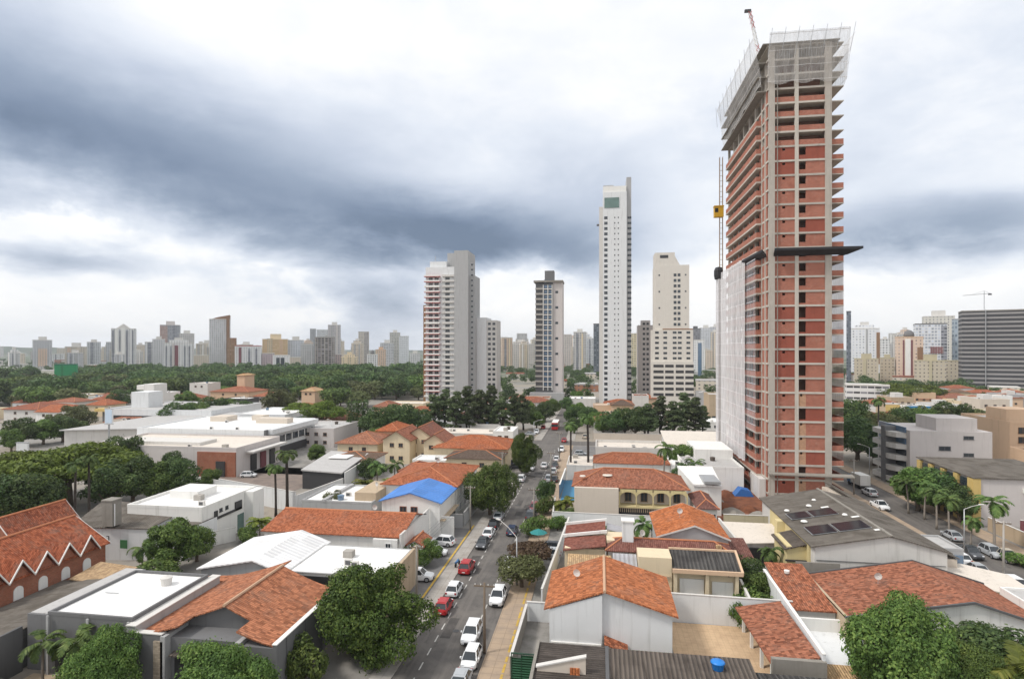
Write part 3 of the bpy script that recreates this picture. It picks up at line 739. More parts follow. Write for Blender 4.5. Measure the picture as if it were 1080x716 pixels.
# tallest white tower
t, x0, x1, y0, h = big_tower('apartment_tower', 'tallest slender white tower with small windows and a green glass crown', 636, 661, 203, 330, 16, M['white2'])
MB().box(x0-2.2, x0-.01, y0+1, y0+14, 0, h-8).build('side_bay', M['offwhite'], t)
MB().box(x1+.01, x1+2.6, y0+1.5, y0+14, 0, h+8.5).build('service_shaft', M['grey'], t)
MB().box(x0+.8, x0+9, y0-.25, y0-.01, h-9, h-3.2).build('crown_glazing', M['glass_g'], t)
MB().box(x0, x1-.2, y0+.5, y0+11, h+.02, h+3.4).build('roof_storey', M['white'], t)
MB().box(x0+.2, x0+6, y0+2, y0+8, h+3.42, h+4.4).build('roof_slab', M['grey'], t)
zs = [4+3.05*i for i in range(int((h-14)/3.05))]
wins(t, 'S', y0, [x0+1.6], zs, 1.9, 1.6, 'midgrey', 'glass', False, False)
wins(t, 'S', y0, [x0+6.6, x0+8.6], zs[::-1], .62, .7, 'midgrey', 'glass', False, False)
wins(t, 'S', y0+1.5, [x1+1.6], zs[::-1], 2.2, 1.25, 'midgrey', 'glass', False, False)
MB().box(x0-3.6, x0-.4, y0+2, y0+3.2, h-18.5, h-17.6).build('window_cleaning_cradle', M['dgrey'], t)
# beige tower with podium
t, x0, x1, y0, h = big_tower('apartment_tower', 'cream tower with paired window columns standing on a banded podium', 691, 727, 280, 318, 15, M['palecream'])
MB().box(x0, x0+10.5, y0+.3, y0+12, h+.02, h+7).build('roof_storey', M['palecream'], t)
MB().prism([(x0+10.52, h+.02), (x0+13.2, h+.02), (x0+10.52, h+5.2)], y0+.3, y0+12).build('roof_wedge', M['palecream'], t)
MB().box(x0+2.6, x0+7, y0+.2, y0+.29, h+4, h+5.6).build('roof_grille', M['dark'], t)
q = MB().box(x0-2.5, x1+1.8, y0-3, y0-.02, 0, 26)
q.build('podium', M['palecream'], t)
MB().box(x0+4, x1+1.8, y0-.5, y0-.02, 43.5, 44.1).build('cornice', M['brown'], t)
MB().box(x0-2.5, x1+1.8, y0-1.5, y0-.03, 26.02, 43.4).build('lower_block', M['palecream'], t)
zs = [46.5+3.0*i for i in range(int((h-47)/3.0))]
wins(t, 'S', y0, [x0+10.6, x0+12.7], zs[::-1], 1.5, 1.5, 'midgrey', 'glass', False, False)
wins(t, 'S', y0, [x0+2.2, x0+16.2], zs[::3], .8, .8, 'midgrey', 'glass', False, False)
wins(t, 'S', y0-1.5, [x0+.8, x0+5.2, x0+10.2, x0+12.9, x0+17.4], fr(28, 42, 6), 2.0, 1.1, 'midgrey', 'glass', False, False)
for k in range(6):
    for (a, b) in ((-1.2, 4.2), (5.0, 9.5), (10.6, 14.8), (15.6, 20)):
        MB().box(x0+a, x0+b, y0-3.06, y0-2.98, 7.5+3.1*k, 9+3.1*k).build('garage_opening', M['dark'], t)
# small pinkish tower left of it
t, x0, x1, y0, h = big_tower('apartment_tower', 'shorter pinkish tower with dense window columns left of the cream tower', 673, 690, 343, 345, 14, M['pinkgrey'])
wins(t, 'S', y0, [x0+3.4, x0+5.6], [6+3*i for i in range(15)], 1.4, 1.3, 'midgrey', 'glass', False, False)
MB().box(x0+2, x1-2, y0+3, y0+10, h+.02, h+3).build('roof_tank', M['pinkgrey'], t)
# red and white balcony tower
t, x0, x1, y0, h = big_tower('apartment_tower', 'tower with red-edged stacked balconies and a blank grey side', 449, 480, 282, 340, 18, M['white2'])
MB().box(x1+.01, x1+8.2, y0-2.2, y0+17, 0, h+9).build('blank_side_wall', M['grey'], t)
MB().box(x0+11.5, x1-.02, y0+6, y0+17, h+.01, h+9).build('upper_block', M['grey'], t)
MB().box(x1+8.21, x1+11.2, y0+2, y0+17, 0, h-5).build('rear_wing', M['grey'], t)
wins(t, 'S', y0+2, [x1+9.7], [6+3.05*i for i in range(26)], 1.6, 1.3, 'frame_white', 'glass', False, False)
nf = int((h-6)/3.05)
for k in range(nf):
    z = 5+3.05*k
    b = MB().box(x0-.6, x0+9.0, y0-1.9, y0-.01, z, z+.24); b.build('balcony_slab', M['red'] if k % 7 else M['white'], t)
    MB().box(x0-.4, x0+8.8, y0-1.85, y0-1.78, z+.25, z+1.05).build('balcony_rail', M['white'], t)
    MB().box(x0+10.2, x1-.1, y0-1.6, y0-.01, z, z+1.1).build('balcony_parapet', M['offwhite'], t)
wins(t, 'S', y0, [x0+3, x0+6.6], [6.9+3.05*i for i in range(nf-1)][::-1], 2.4, 1.7, 'brick', 'glass', False, False)
wins(t, 'S', y0, [x0+13.2], [6.9+3.05*i for i in range(nf-1)][::-1], 2.6, 1.6, 'midgrey', 'glass', False, False)
MB().box(x0+2, x0+12, y0+2, y0+10, h+.02, h+3.5).build('roof_storey', M['white2'], t)
MB().box(x0-2.4, x0-.61, y0+3, y0+14, 0, h-22).build('corner_bay', M['brown'], t)
MB().tube([(x0+5, y0+3, h+3.5), (x0+5, y0+3, h+7)], .15, 5).build('mast', M['steel'], t)
# white tower right of it
t, x0, x1, y0, h = big_tower('apartment_tower', 'plain white tower with a column of windows behind the casuarina trees', 497, 513, 335, 345, 16, M['white2'])
MB().box(x1+.01, x1+6, y0+1.2, y0+15, 0, h-1.6).build('window_wing', M['offwhite'], t)
wins(t, 'S', y0+1.2, [x1+1.6, x1+4.3], [6+3*i for i in range(15)], 1.7, 1.4, 'midgrey', 'glass', False, False)
MB().box(x0, x0+2.5, y0+2, y0+8, h+.02, h+4.5).build('roof_tank', M['grey'], t)
# dark grid tower
t, x0, x1, y0, h = big_tower('apartment_tower', 'dark tower with a white grid frame and grey concrete sides', 565, 583, 299, 350, 14, M['dgrey'])
MB().box(x1+.01, x1+5.8, y0+.6, y0+14, 0, h+.5).build('side_wing', M['pinkgrey'], t)
MB().box(x0+5.2, x0+10.8, y0+3, y0+9, h+.02, h+8).build('roof_tank', M['midgrey'], t)
MB().box(x0-1.2, x1+6.2, y0-.8, y0+13, h+.6, h+1.7).build('parapet', M['oldconcrete'], t)
for k in range(22):
    z = 10+3.1*k
    if z > h-2: break
    MB().box(x0+4.6, x1-.4, y0-.5, y0-.01, z, z+.42).build('grid_beam', M['white'], t)
    MB().box(x0-.2, x0+4.3, y0-.7, y0-.01, z-.1, z+.9).build('balcony_parapet', M['concrete'], t)
    if k % 3 == 0: MB().box(x1+1.5, x1+3.2, y0+.5, y0+.59, z+.8, z+2.2).build('window', M['glass'], t)
for u in (4.4, 7.2, x1-x0-.6):
    MB().box(x0+u, x0+u+.4, y0-.62, y0-.02, 8, h-1).build('grid_post', M['white'], t)
wins(t, 'S', y0, [x0+6, x0+8.6], [11.8+3.1*i for i in range(21)], 1.9, 1.8, 'dark', 'glass_b', False, False)
MB().box(x0-3, x1+7, y0-6, y0-.8, 0, 7).build('podium', M['grey'], t)
# ------------------------------------------------------------------ the unfinished brick tower
def mat_net(name, c, alpha, scale=2.0):
    m, N, b = newmat(name)
    g = nd(N.t, 'ShaderNodeNewGeometry'); p = g.outputs['Position']; x, y, z = N.sep(p)
    n = N.noise(N.comb(N.m('MULTIPLY', x, 2.2), N.m('MULTIPLY', y, 2.2), N.m('MULTIPLY', z, .22)), .8, 4, .6)
    a = N.m('ADD', alpha-.35, N.m('MULTIPLY', n, .7))
    seam = N.m('LESS_THAN', N.m('FRACT', N.m('DIVIDE', z, 3.13)), .045)
    N.link(N.m('MAXIMUM', a, N.m('MULTIPLY', seam, .8), clamp=True), b.inputs['Alpha'])
    b.inputs['Base Color'].default_value = (*c, 1); b.inputs['Roughness'].default_value = .8
    return m
M['net_white'] = mat_net('white_dust_net', (.74, .73, .74), .60)
M['net_grey'] = mat_net('grey_safety_net', (.54, .52, .50), .36)
M['net_red'] = mat_net('sheer_net', (.72, .72, .76), .20)
def brick_tower():
    x0, x1, y0, y1, FH = 36.2, 49.25, 132.7, 171.6, 3.135
    NF = 32; rnd = random.Random(5)
    t = thing('unfinished_tower', 'very tall unfinished tower of red clay block and bare concrete', 'tower', ((x0+x1)/2, (y0+y1)/2, 0))
    con, conl = plaster('site_concrete', (.46, .42, .37), .18, .45, scale=.9), plaster('pale_concrete', (.55, .51, .45), .15, .4)
    MB().box(x0+3.6, x1-3.2, y0+5, y1-4, 0, 96.5).build('core_wall', M['oldconcrete'], t)
    MB().box(x0+3, x1-1.5, y0+2.6, y0+2.8, 0, 95.5).build('inner_partition', plaster('inner_block', (.20, .11, .08), .3, .4), t)
    for k in range(NF+1):
        z = FH*k-1.5
        b = MB().box(x0-.02, x1, y0-.03, y1, z-.24, z+.17)
        if k < NF-4: b.box(x0-1.15, x0-.002, y0+4.6, y1-2.4, z-.26, z+.10)
        if 0 < k: b.box(x1+.002, x1+2.6, y0+.5, y0+9.5, z-.15, z+.06)
        b.build('floor_slab', con if k % 2 else conl, t)
    for u, wd in ((x0+.25, 1.25), (x0+5.6, .75), (x1-1.35, 1.35)):
        MB().box(u, u+wd, y0-.06, y0+.55, 0, FH*(NF)-1.7).build('column', conl if wd < 1 else con, t)
    for v in (y0+1.4, y0+4.2, y0+9.5, y0+15, y0+20.5, y0+26, y0+31.5, y1-.9):
        MB().box(x0-.07, x0+.5, v, v+.75, 0, FH*(NF-1)-1.5).build('column', con, t)
    bm = [M['brick_hollow'], M['brick_hollow'], M['brick_hollow'], M['brick_hollow2']]
    br2 = plaster('darker_clay_block', (.31, .09, .06), .3, .3); 
    for k in range(NF-3):
        za, zb = FH*k+.172-1.5, FH*(k+1)-.172-1.5
        top = k >= 25
        # left front bay
        A0, A1 = x0+1.505, x0+5.595; B0, B1 = x0+6.355, x1-1.355
        for (a, b_, right) in ((A0, A1, 0), (B0, B1, 1)):
            m = bm[0] if rnd.random() < .86 else br2
            p = MB(); ya, yb = y0+.12, y0+.30
            if top: p.box(a, b_, ya, yb, za, za+1.15)
            elif not right:
                ox = a+1.55; p.box(a, ox, ya, yb, za, zb); p.box(ox+.6, b_, ya, yb, za, zb); p.box(ox, ox+.6, ya, yb, za, zb-.75); p.box(ox, ox+.6, ya, yb, zb-.25, zb)
            else:
                full = (k < 8)
                if full:
                    p.box(a+1.5, b_, ya, yb, za, zb)
                    if k % 4 != 2: p.box(a, a+1.498, ya, yb, za, zb-.62, 1); p.box(a, a+.35, ya, yb, zb-.62, zb, 1); p.box(a+.8, a+1.498, ya, yb, zb-.62, zb, 1)
                    else: p.box(a, a+1.498, ya, yb, za, za+.3)
                else:
                    lo = .95 if k > 14 else .35
                    p.box(a+1.5, b_, ya, yb, za, zb); p.box(a, a+1.498, ya, yb, za, za+lo)
                    if k > 14: p.box(a, a+.15, ya, yb, za+lo, zb)
            p.build('brick_panel', [m, M['brick_hollow2']], t)
        # right-hand balcony parapets and recess wall
        p = MB()
        hgt = (1.05 if k % 3 else .9) if k < 26 else 0
        if hgt:
            p.box(x1+.05, x1+2.55, y0+.52, y0+.66, za-.08, za+hgt); p.box(x1+2.41, x1+2.55, y0+.67, y0+9.3, za-.08, za+hgt)
        p.box(x1-.2, x1-.05, y0+.7, y0+8, za, zb)
        p.build('balcony_parapet', bm[0], t)
        # west side: brick strip by the corner, projecting parapets, recessed walls with openings
        p = MB()
        p.box(x0+.05, x0+.2, y0+.6, y0+1.38, za, zb); p.box(x0+.05, x0+.2, y0+2.2, y0+4.18, za, za+(zb-za)*(.99 if not top else .4))
        p.build('corner_brickwork', bm[0], t)
        if k < NF-4:
            p = MB()
            p.box(x0-1.13, x0-.99, y0+4.7, y1-2.5, za-.08, za+1.05)
            p.box(x0-.98, x0-.1, y0+4.7, y0+4.82, za-.08, za+1.05)
            p.build('long_parapet', bm[0], t)
            p = MB()
            for s0 in (5.0, 10.3, 15.8, 21.3, 26.8, 32.3):
                p.box(x0+.1, x0+.24, y0+s0, y0+s0+2.0, za, zb); p.box(x0+.1, x0+.24, y0+s0+2.0, y0+s0+4.4, za, za+.7)
            p.build('recessed_wall', bm[0] if rnd.random() < .8 else br2, t)
    # black debris platform round the 17th floor
    zp = 53.6; blk = plain('black_platform', (.018, .018, .022), .7); p = MB()
    def fl(a, b, na, nb):
        p.slab([(a[0], a[1], zp), (b[0], b[1], zp), (b[0]+nb[0], b[1]+nb[1], zp+.95), (a[0]+na[0], a[1]+na[1], zp+.95)], .5)
    fl((x0+1.2, y0-.1), (x1+3, y0-.1), (-.3, -2.0), (2.4, -2.0))
    fl((x1+2.8, y0+11), (x1+2.8, y0-.1), (2.3, 1), (2.3, -1.9))
    fl((x0-.9, y0+15), (x0-.1, y0+.6), (-1.0, 0), (-1.2, -1.3))
    p.box(x0+1.6, x0+5.5, y0-.25, y0-.08, zp-.2, zp+1.2); p.box(x0+6.4, x1-1.4, y0-.25, y0-.08, zp-.2, zp+1.2)
    p.build('debris_platform', blk, t)
    # flared safety net round the top
    p = MB(); ZB, ZT_ = 90.8, 100.6
    prof = lambda s: (ZB+(ZT_-ZB)*s, .25+1.75*s**1.6)
    def netwall(a, b, nx, ny, n, sag):
        for i in range(n):
            for j in range(6):
                q = []
                for (ii, jj) in ((i, j), (i+1, j), (i+1, j+1), (i, j+1)):
                    s = jj/6; z, o_ = prof(s); u = ii/n
                    zz = z - (sag*abs(math.sin(u*math.pi*3.2)) if jj == 0 else 0) + (rnd.uniform(0, .5) if 0 and jj == 6 else 0)
                    e = .25*math.sin(u*23+jj)
                    q.append((a[0]+(b[0]-a[0])*u+nx*(o_+e*.4), a[1]+(b[1]-a[1])*u+ny*(o_+e*.4), zz))
                p.face(q)
    netwall((x0-.3, y0-.2), (x1+2.8, y0-.2), .1, -1, 18, .7)
    netwall((x1+2.7, y0-.3), (x1+2.7, y0+12), 1, 0, 8, 1.0)
    netwall((x0-1.2, y1), (x0-1.2, y0-.2), -1, -.15, 24, 1.4)
    p.build('safety_net', M['net_grey'], t)
    for (px_, py_) in [(x0-.2+i*2.75, y0-1.9) for i in range(7)]+[(x0-3.0, y0+2+i*4.6) for i in range(9)]:
        MB().tube([(px_, py_+.9 if py_ < y0 else py_, 96), (px_ + (.5 if py_ < y0 else -.5), py_-.7, 101.3)], .05, 4).build('net_pole', M['steel'], t)
    MB().box(x0-1.1, x1+1.5, y0-.5, y1, 98.95, 99.15).build('formwork_deck', M['oldconcrete'], t)
    p = MB()
    for i in range(26):
        p.box(x0+.6+i*.5, x0+.68+i*.5, y0+.5, y0+.58, 95.6, 98.6)
    p.build('shoring_props', M['steel'], t)
    for k in (NF-3, NF-2, NF-1):
        MB().box(x0-1.9, x0-.003, y0+1, y1, FH*k-1.65, FH*k-1.4).build('edge_formwork', M['oldconcrete'], t)
    # white netting curtain on the lower west side
    p = MB(); ya, yb = y0+12.6, y1+.2; n = 40
    f = lambda u: x0-1.75+.22*math.sin(u*60)+.12*math.sin(u*23)
    for i in range(n):
        u, v = i/n, (i+1)/n
        for j in range(8):
            z0, z1 = 6+(54.8-6)*j/8, 6+(54.8-6)*(j+1)/8
            p.face([(f(u), ya+(yb-ya)*u, z0), (f(v), ya+(yb-ya)*v, z0), (f(v), ya+(yb-ya)*v, z1), (f(u), ya+(yb-ya)*u, z1)])
    p.build('netting_curtain', M['net_white'], t, smooth=True)
    p = MB()
    for i in range(10):
        p.face([(x0-1.4, y0+4.5+i*.8, 14), (x0-1.4, y0+5.3+i*.8, 14), (x0-1.4, y0+5.3+i*.8, 53.5), (x0-1.4, y0+4.5+i*.8, 53.5)])
    p.build('sheer_netting', M['net_red'], t)
    MB().face([(x1+3.5, y0+12, 8), (x1+3.5, y0+3, 8), (x1+3.5, y0+3, 52), (x1+3.5, y0+12, 52)]).build('netting_curtain', M['net_white'], t)
    p = MB()
    for k in range(0): p.box(x0-.5, x0+1.6, y0-.35, y0-.08, k*3.13+.1, k*3.13+.3) if k % 4 == 0 else None
    MB().box(x0+1.9, x0+2.05, y0-.3, y0-.1, 0, 92).build('drain_pipe', M['oldconcrete'], t)
    MB().slab([(x0, y0-1.6, 6.2), (x1+4, y0-1.6, 6.0), (x1+4, y0-.1, 6.3), (x0, y0-.1, 6.3)], .25).build('canopy', M['oldconcrete'], t)
    MB().box(x0-1.4, x0-.1, y0+1, y0+9, 0, 4.5).build('site_hoarding', M['offwhite'], t)
    # hoist
    h_ = thing('construction_hoist', 'yellow hoist cabin high on the brick tower over a netted mast', 'hoist', (x0-1.6, y1+1.4, 0))
    MB().box(-1.0, 1.2, -.6, 2.6, 0, 53).build('mast_netting', M['net_white'], h_, local=True)
    m_ = MB()
    for (a, b_) in ((-.4, -.2), (.4, -.2), (-.4, .6), (.4, .6)): m_.box(a-.06, a+.06, b_-.06, b_+.06, 0, 88)
    for i in range(58): m_.box(-.4, .4, -.23, -.18, i*1.5, i*1.5+.1)
    m_.build('mast', plain('rusty_mast', (.30, .20, .12), .7), h_, local=True)
    yc = plain('hoist_yellow', (.62, .36, .015), .5)
    MB().box(-2.2, .3, -1.9, -.3, 70.5, 73.4).box(-2.3, .4, -2.0, -.2, 73.42, 73.7).build('cabin', yc, h_, local=True)
    MB().box(-2.1, -1.2, -1.95, -1.9, 71.8, 73.0).build('cabin_opening', M['black'], h_, local=True)
    MB().lathe([(1.1, 53.02), (1.3, 54), (1.3, 55.5), (.9, 56.4), (.3, 56.6)], 10, (-.6, .6, 0)).build('mast_cap', blk, h_, local=True)
    # crane boom on the roof
    cx, cyy = PD(806, 142); c = thing('tower_crane', 'white and red crane boom tilted above the brick tower roof', 'crane', (cx, cyy, 99.3))
    a, b_ = Vector((0, 0, 0)), Vector((-3.4, 0, 16.6)); m_ = MB()
    for (ox, oy) in ((-.4, -.4), (.4, -.4), (.4, .4), (-.4, .4)):
        m_.tube([a+Vector((ox, oy, 0)), b_+Vector((ox*.5, oy*.5, 0))], .09, 4)
    for i in range(12):
        u, v = i/12, (i+1)/12
        for (s, e) in (((-.4, -.4), (.4, -.4)), ((.4, -.4), (-.4, -.4)), ((-.4, .4), (.4, -.4))):
            m_.tube([a.lerp(b_, u)+Vector((s[0], s[1], 0)), a.lerp(b_, v)+Vector((e[0], e[1], 0))], .06, 4, mi=(i//3) % 2)
    m_.build('boom', [M['frame_white'], M['red']], c, local=True)
    MB().box(-4.6, -3.1, -.3, .3, 16.6, 17.2).build('boom_head', M['dark'], c, local=True)
    MB().box(-1.2, 1.2, -1, 1, -.5, 1.6).build('slewing_base', M['frame_white'], c, local=True)
brick_tower()
# ------------------------------------------------------------------ trees
def leafmat(name, dark, mid, light, trans=.25, rough=.6):
    m = bpy.data.materials.new(name); m.use_nodes = True; t = m.node_tree; t.nodes.clear(); N = NT(t)
    g = nd(t, 'ShaderNodeNewGeometry'); oi = nd(t, 'ShaderNodeObjectInfo')
    r = nd(t, 'ShaderNodeValToRGB'); cr = r.color_ramp
    cr.elements[0].position = 0; cr.elements[0].color = (*dark, 1); cr.elements[1].position = 1; cr.elements[1].color = (*light, 1)
    e = cr.elements.new(.55); e.color = (*mid, 1)
    big = N.noise(g.outputs['Position'], .45, 3, .6); huge = N.noise(g.outputs['Position'], .07, 3, .6)
    N.link(N.m('ADD', N.m('MULTIPLY', g.outputs['Random Per Island'], .62), N.m('MULTIPLY', N.sm(big, .3, .7), .38)), r.inputs[0])
    hv = nd(t, 'ShaderNodeHueSaturation'); N.link(r.outputs[0], hv.inputs['Color'])
    N.link(N.m('ADD', .478, N.m('MULTIPLY', oi.outputs['Random'], .03)), hv.inputs['Hue'])
    N.link(N.m('ADD', N.m('ADD', .55, N.m('MULTIPLY', huge, .5)), N.m('MULTIPLY', oi.outputs['Random'], .55)), hv.inputs['Value']); hv.inputs['Saturation'].default_value = 1.0
    d = nd(t, 'ShaderNodeBsdfPrincipled'); N.link(hv.outputs[0], d.inputs['Base Color']); d.inputs['Roughness'].default_value = rough
    d.inputs['Specular IOR Level'].default_value = .25
    tr = nd(t, 'ShaderNodeBsdfTranslucent'); N.link(hv.outputs[0], tr.inputs[0])
    mx_ = nd(t, 'ShaderNodeMixShader'); mx_.inputs[0].default_value = trans
    N.link(d.outputs[0], mx_.inputs[1]); N.link(tr.outputs[0], mx_.inputs[2])
    o = nd(t, 'ShaderNodeOutputMaterial'); N.link(mx_.outputs[0], o.inputs[0])
    return m
LM = {
 'mango': leafmat('mango_leaves', (0.025, 0.052, 0.011), (0.065, 0.121, 0.022), (0.168, 0.230, 0.050)),
 'dark': leafmat('dark_leaves', (0.026, 0.055, 0.017), (0.062, 0.114, 0.034), (0.143, 0.208, 0.062)),
 'mid': leafmat('green_leaves', (0.036, 0.070, 0.017), (0.090, 0.154, 0.034), (0.198, 0.270, 0.066)),
 'bright': leafmat('bright_leaves', (0.043, 0.072, 0.010), (0.102, 0.157, 0.020), (0.207, 0.270, 0.050)),
 'olive': leafmat('olive_leaves', (0.050, 0.061, 0.022), (0.110, 0.132, 0.046), (0.193, 0.215, 0.094)),
 'rust': leafmat('rusty_leaves', (.055, .035, .022), (.105, .070, .040), (.15, .115, .06)),
 'palm': leafmat('palm_leaflets', (0.034, 0.069, 0.021), (0.081, 0.138, 0.034), (0.172, 0.230, 0.069), .2),
 'palmy': leafmat('yellow_green_palm_leaflets', (.060, .085, .014), (.130, .165, .026), (.25, .25, .06), .2),
 'pine': leafmat('casuarina_needles', (0.050, 0.073, 0.033), (0.094, 0.130, 0.055), (0.165, 0.209, 0.099), .35),
}
def leaf_mesh(name, pts, nrm, size, mat, rng, aspect=.55, extra=None):
    """one small folded leaf face (two triangles as a rhombus) per point"""
    n = len(pts)
    t = np.cross(nrm, rng.normal(size=(n, 3))); t /= np.linalg.norm(t, axis=1, keepdims=True)+1e-9
    b = np.cross(nrm, t)
    s = size*rng.uniform(.5, 1.45, (n, 1))
    v = np.empty((n, 4, 3))
    v[:, 0] = pts - t*s; v[:, 1] = pts - b*s*aspect + nrm*s*.12; v[:, 2] = pts + t*s; v[:, 3] = pts + b*s*aspect + nrm*s*.12
    me = bpy.data.meshes.new(name)
    me.vertices.add(4*n); me.vertices.foreach_set('co', v.reshape(-1).astype(np.float32))
    me.loops.add(4*n); me.loops.foreach_set('vertex_index', np.arange(4*n, dtype=np.int32))
    me.polygons.add(n); me.polygons.foreach_set('loop_start', np.arange(0, 4*n, 4, dtype=np.int32))
    try: me.polygons.foreach_set('loop_total', np.full(n, 4, dtype=np.int32))
    except Exception: pass
    me.materials.append(mat); me.update(calc_edges=True); me.validate()
    return me
def crown_points(rng, lobes, n, inner=.25, flat=1.0):
    """leaf positions and normals on clumpy shells; lobes = list of (centre, radii)"""
    cs = np.array([l[0] for l in lobes], float); rs = np.array([l[1] for l in lobes], float)
    wts = (rs[:, 0]*rs[:, 1])**1.0; wts /= wts.sum()
    k = rng.choice(len(lobes), n, p=wts)
    d = rng.normal(size=(n, 3)); d[:, 2] = d[:, 2]*.9+.25; d /= np.linalg.norm(d, axis=1, keepdims=True)
    r = 1 - inner*rng.random((n, 1))**2.0 + .10*rng.normal(size=(n, 1)) + np.where(rng.random((n, 1)) < .10, rng.uniform(.05, .38, (n, 1)), 0)
    p = cs[k] + d*rs[k]*r
    nr = d*.75 + rng.normal(size=(n, 3))*.45 + np.array([0, 0, .35]); nr /= np.linalg.norm(nr, axis=1, keepdims=True)
    # cull leaves buried deep inside other lobes
    keep = np.ones(n, bool)
    for i in range(len(lobes)):
        q = (p-cs[i])/rs[i]; keep &= ~(((q**2).sum(1) < .55) & (k != i))
    return p[keep], nr[keep]
def limb(mb, a, b, ra, rb, rng, n=4, wob=.12, seg=7):
    a, b = np.array(a, float), np.array(b, float); L = np.linalg.norm(b-a)
    pts = [a + (b-a)*i/n + (rng.normal(size=3)*L*wob*.4 if 0 < i < n else 0) for i in range(n+1)]
    mb.tube([tuple(p) for p in pts], [ra+(rb-ra)*i/n for i in range(n+1)], seg)
def tree_proto(name, seed, height, radius, leaves, leaf_size, mat, trunk_h=.3, shape='round', nlobes=22, bark='bark', lobe_r=.38, squash=.8, label='', cat='tree'):
    rng = np.random.default_rng(seed)
    t = thing(name, label, cat)
    zc = trunk_h*height; crown_h = height-zc
    lobes = []
    for i in range(nlobes):
        while True:
            q = rng.uniform(-1, 1, 3)
            if np.linalg.norm(q) <= 1: break
        if shape == 'umbrella': q[2] = abs(q[2])*.55 + .35*(1-q[0]**2-q[1]**2)
        elif shape == 'cone':
            f = (1-(q[2]+1)/2)*.9+.12; q[0] *= f; q[1] *= f
        r = radius*lobe_r*rng.uniform(.5, 1.35)*(.75 if shape == 'cone' else 1)
        c = np.array([q[0]*(radius-r*.55), q[1]*(radius-r*.55), zc + crown_h*.5 + q[2]*(crown_h*.5-r*squash*.8)])
        if shape == 'umbrella': c[2] = zc + crown_h*(.35+.5*q[2])
        lobes.append((c, np.array([r, r, r*squash])))
    ph = rng.uniform(0, 6.28, 3)
    for c, r in lobes:
        a = math.atan2(c[1], c[0]); f = 1+.20*math.sin(2*a+ph[0])+.14*math.sin(3*a+ph[1]); c[0] *= f; c[1] *= f; c[2] += crown_h*.09*math.sin(2*a+ph[2])
    b = MB(); tr = radius*.045+.1
    limb(b, (0, 0, -.1), (rng.normal()*.1, rng.normal()*.1, zc+crown_h*.25), tr*1.3, tr*.8, rng, 4, .05, 9)
    for c, r in lobes[:12]:
        limb(b, (0, 0, zc*.85+rng.uniform(0, crown_h*.2)), tuple(c), tr*.55, tr*.14, rng, 3, .15, 5)
    b.build('trunk', M[bark], t, local=True, smooth=True)
    p, nr = crown_points(rng, lobes, leaves)
    o = bpy.data.objects.new('crown', leaf_mesh('crown', p, nr, leaf_size, mat, rng)); sc.collection.objects.link(o); o.parent = t
    return t
def palm_proto(name, seed, trunk_h, frond_len, nf, mat, label, tr=.17, droop=1.0, bark='palmbark', fan=False, up=.55):
    rng = np.random.default_rng(seed); t = thing(name, label, 'palm')
    b = MB(); lean = rng.normal(size=2)*.04*trunk_h
    pts = [(lean[0]*(i/6)**2, lean[1]*(i/6)**2, trunk_h*i/6) for i in range(7)]
    b.tube(pts, [tr*1.45, tr*1.1, tr, tr, tr*.95, tr*.9, tr*.8], 8)
    b.build('trunk', M[bark], t, local=True, smooth=True)
    top = np.array(pts[-1]); f = MB()
    if not fan: f.tube([tuple(top-np.array([0, 0, .1])), tuple(top+np.array([0, 0, frond_len*.28]))], [tr*.7, tr*.35], 7)
    for i in range(nf):
        a = 2*math.pi*i/nf*2.4 + rng.uniform(-.2, .2); e = up + rng.uniform(-.75, .75); L = frond_len*rng.uniform(.85, 1.1)
        d = np.array([math.cos(a), math.sin(a), 0]); p = top + np.array([0, 0, frond_len*.12]); rach = [p.copy()]; ns = 9
        for s in range(ns):
            ang = e - droop*1.75*((s+1)/ns)**1.4
            p = p + (d*math.cos(ang) + np.array([0, 0, math.sin(ang)]))*L/ns; rach.append(p.copy())
        f.tube([tuple(q) for q in rach], [.035]+[.02]*(ns-1)+[.008], 3)
        side = np.array([-d[1], d[0], 0])
        nl = 15
        for k in range(1, nl+1):
            u = .12+.88*k/nl*ns/ns; x_ = u*ns; j = min(int(x_), ns-1); q = rach[j]+(rach[j+1]-rach[j])*(x_-j)
            tang = rach[j+1]-rach[j]; tang = tang/np.linalg.norm(tang)
            ll = L*.27*math.sin(math.pi*min(.98, u*.86+.10))**.6*(1.0)
            for sgn in (-1, 1):
                tip = q + side*sgn*ll*.80 + tang*ll*.5 + np.array([0, 0, -ll*rng.uniform(.15, .55)])
                w_ = tang*L*.032
                f.face([tuple(q-w_), tuple(q+w_), tuple((q+tip)/2+w_*1.3+np.array([0, 0, .03])), tuple(tip), tuple((q+tip)/2-w_*1.3+np.array([0, 0, .03]))])
    f.build('crown', mat, t, local=True)
    return t
PROTO = {}
PROTO['mango'] = tree_proto('mango_tree', 1, 10.5, 6.3, 76000, .165, LM['mango'], .0, 'round', 90, lobe_r=.235, label='x')
PROTO['broad'] = tree_proto('broadleaf_tree', 2, 9, 5, 15000, .24, LM['mid'], .14, 'round', 40, lobe_r=.28, label='x')
PROTO['broad2'] = tree_proto('broadleaf_tree', 3, 10, 5.5, 14000, .26, LM['dark'], .14, 'round', 42, lobe_r=.28, label='x')
PROTO['broadfine'] = tree_proto('broadleaf_tree', 9, 7, 5.6, 52000, .15, LM['mid'], .08, 'round', 60, lobe_r=.26, label='x')
PROTO['umbrella'] = tree_proto('umbrella_tree', 4, 9, 7, 20000, .24, LM['bright'], .34, 'umbrella', 48, lobe_r=.24, squash=.5, label='x')
PROTO['olive'] = tree_proto('broadleaf_tree', 5, 9, 5, 9000, .25, LM['olive'], .2, 'round', 34, lobe_r=.27, label='x')
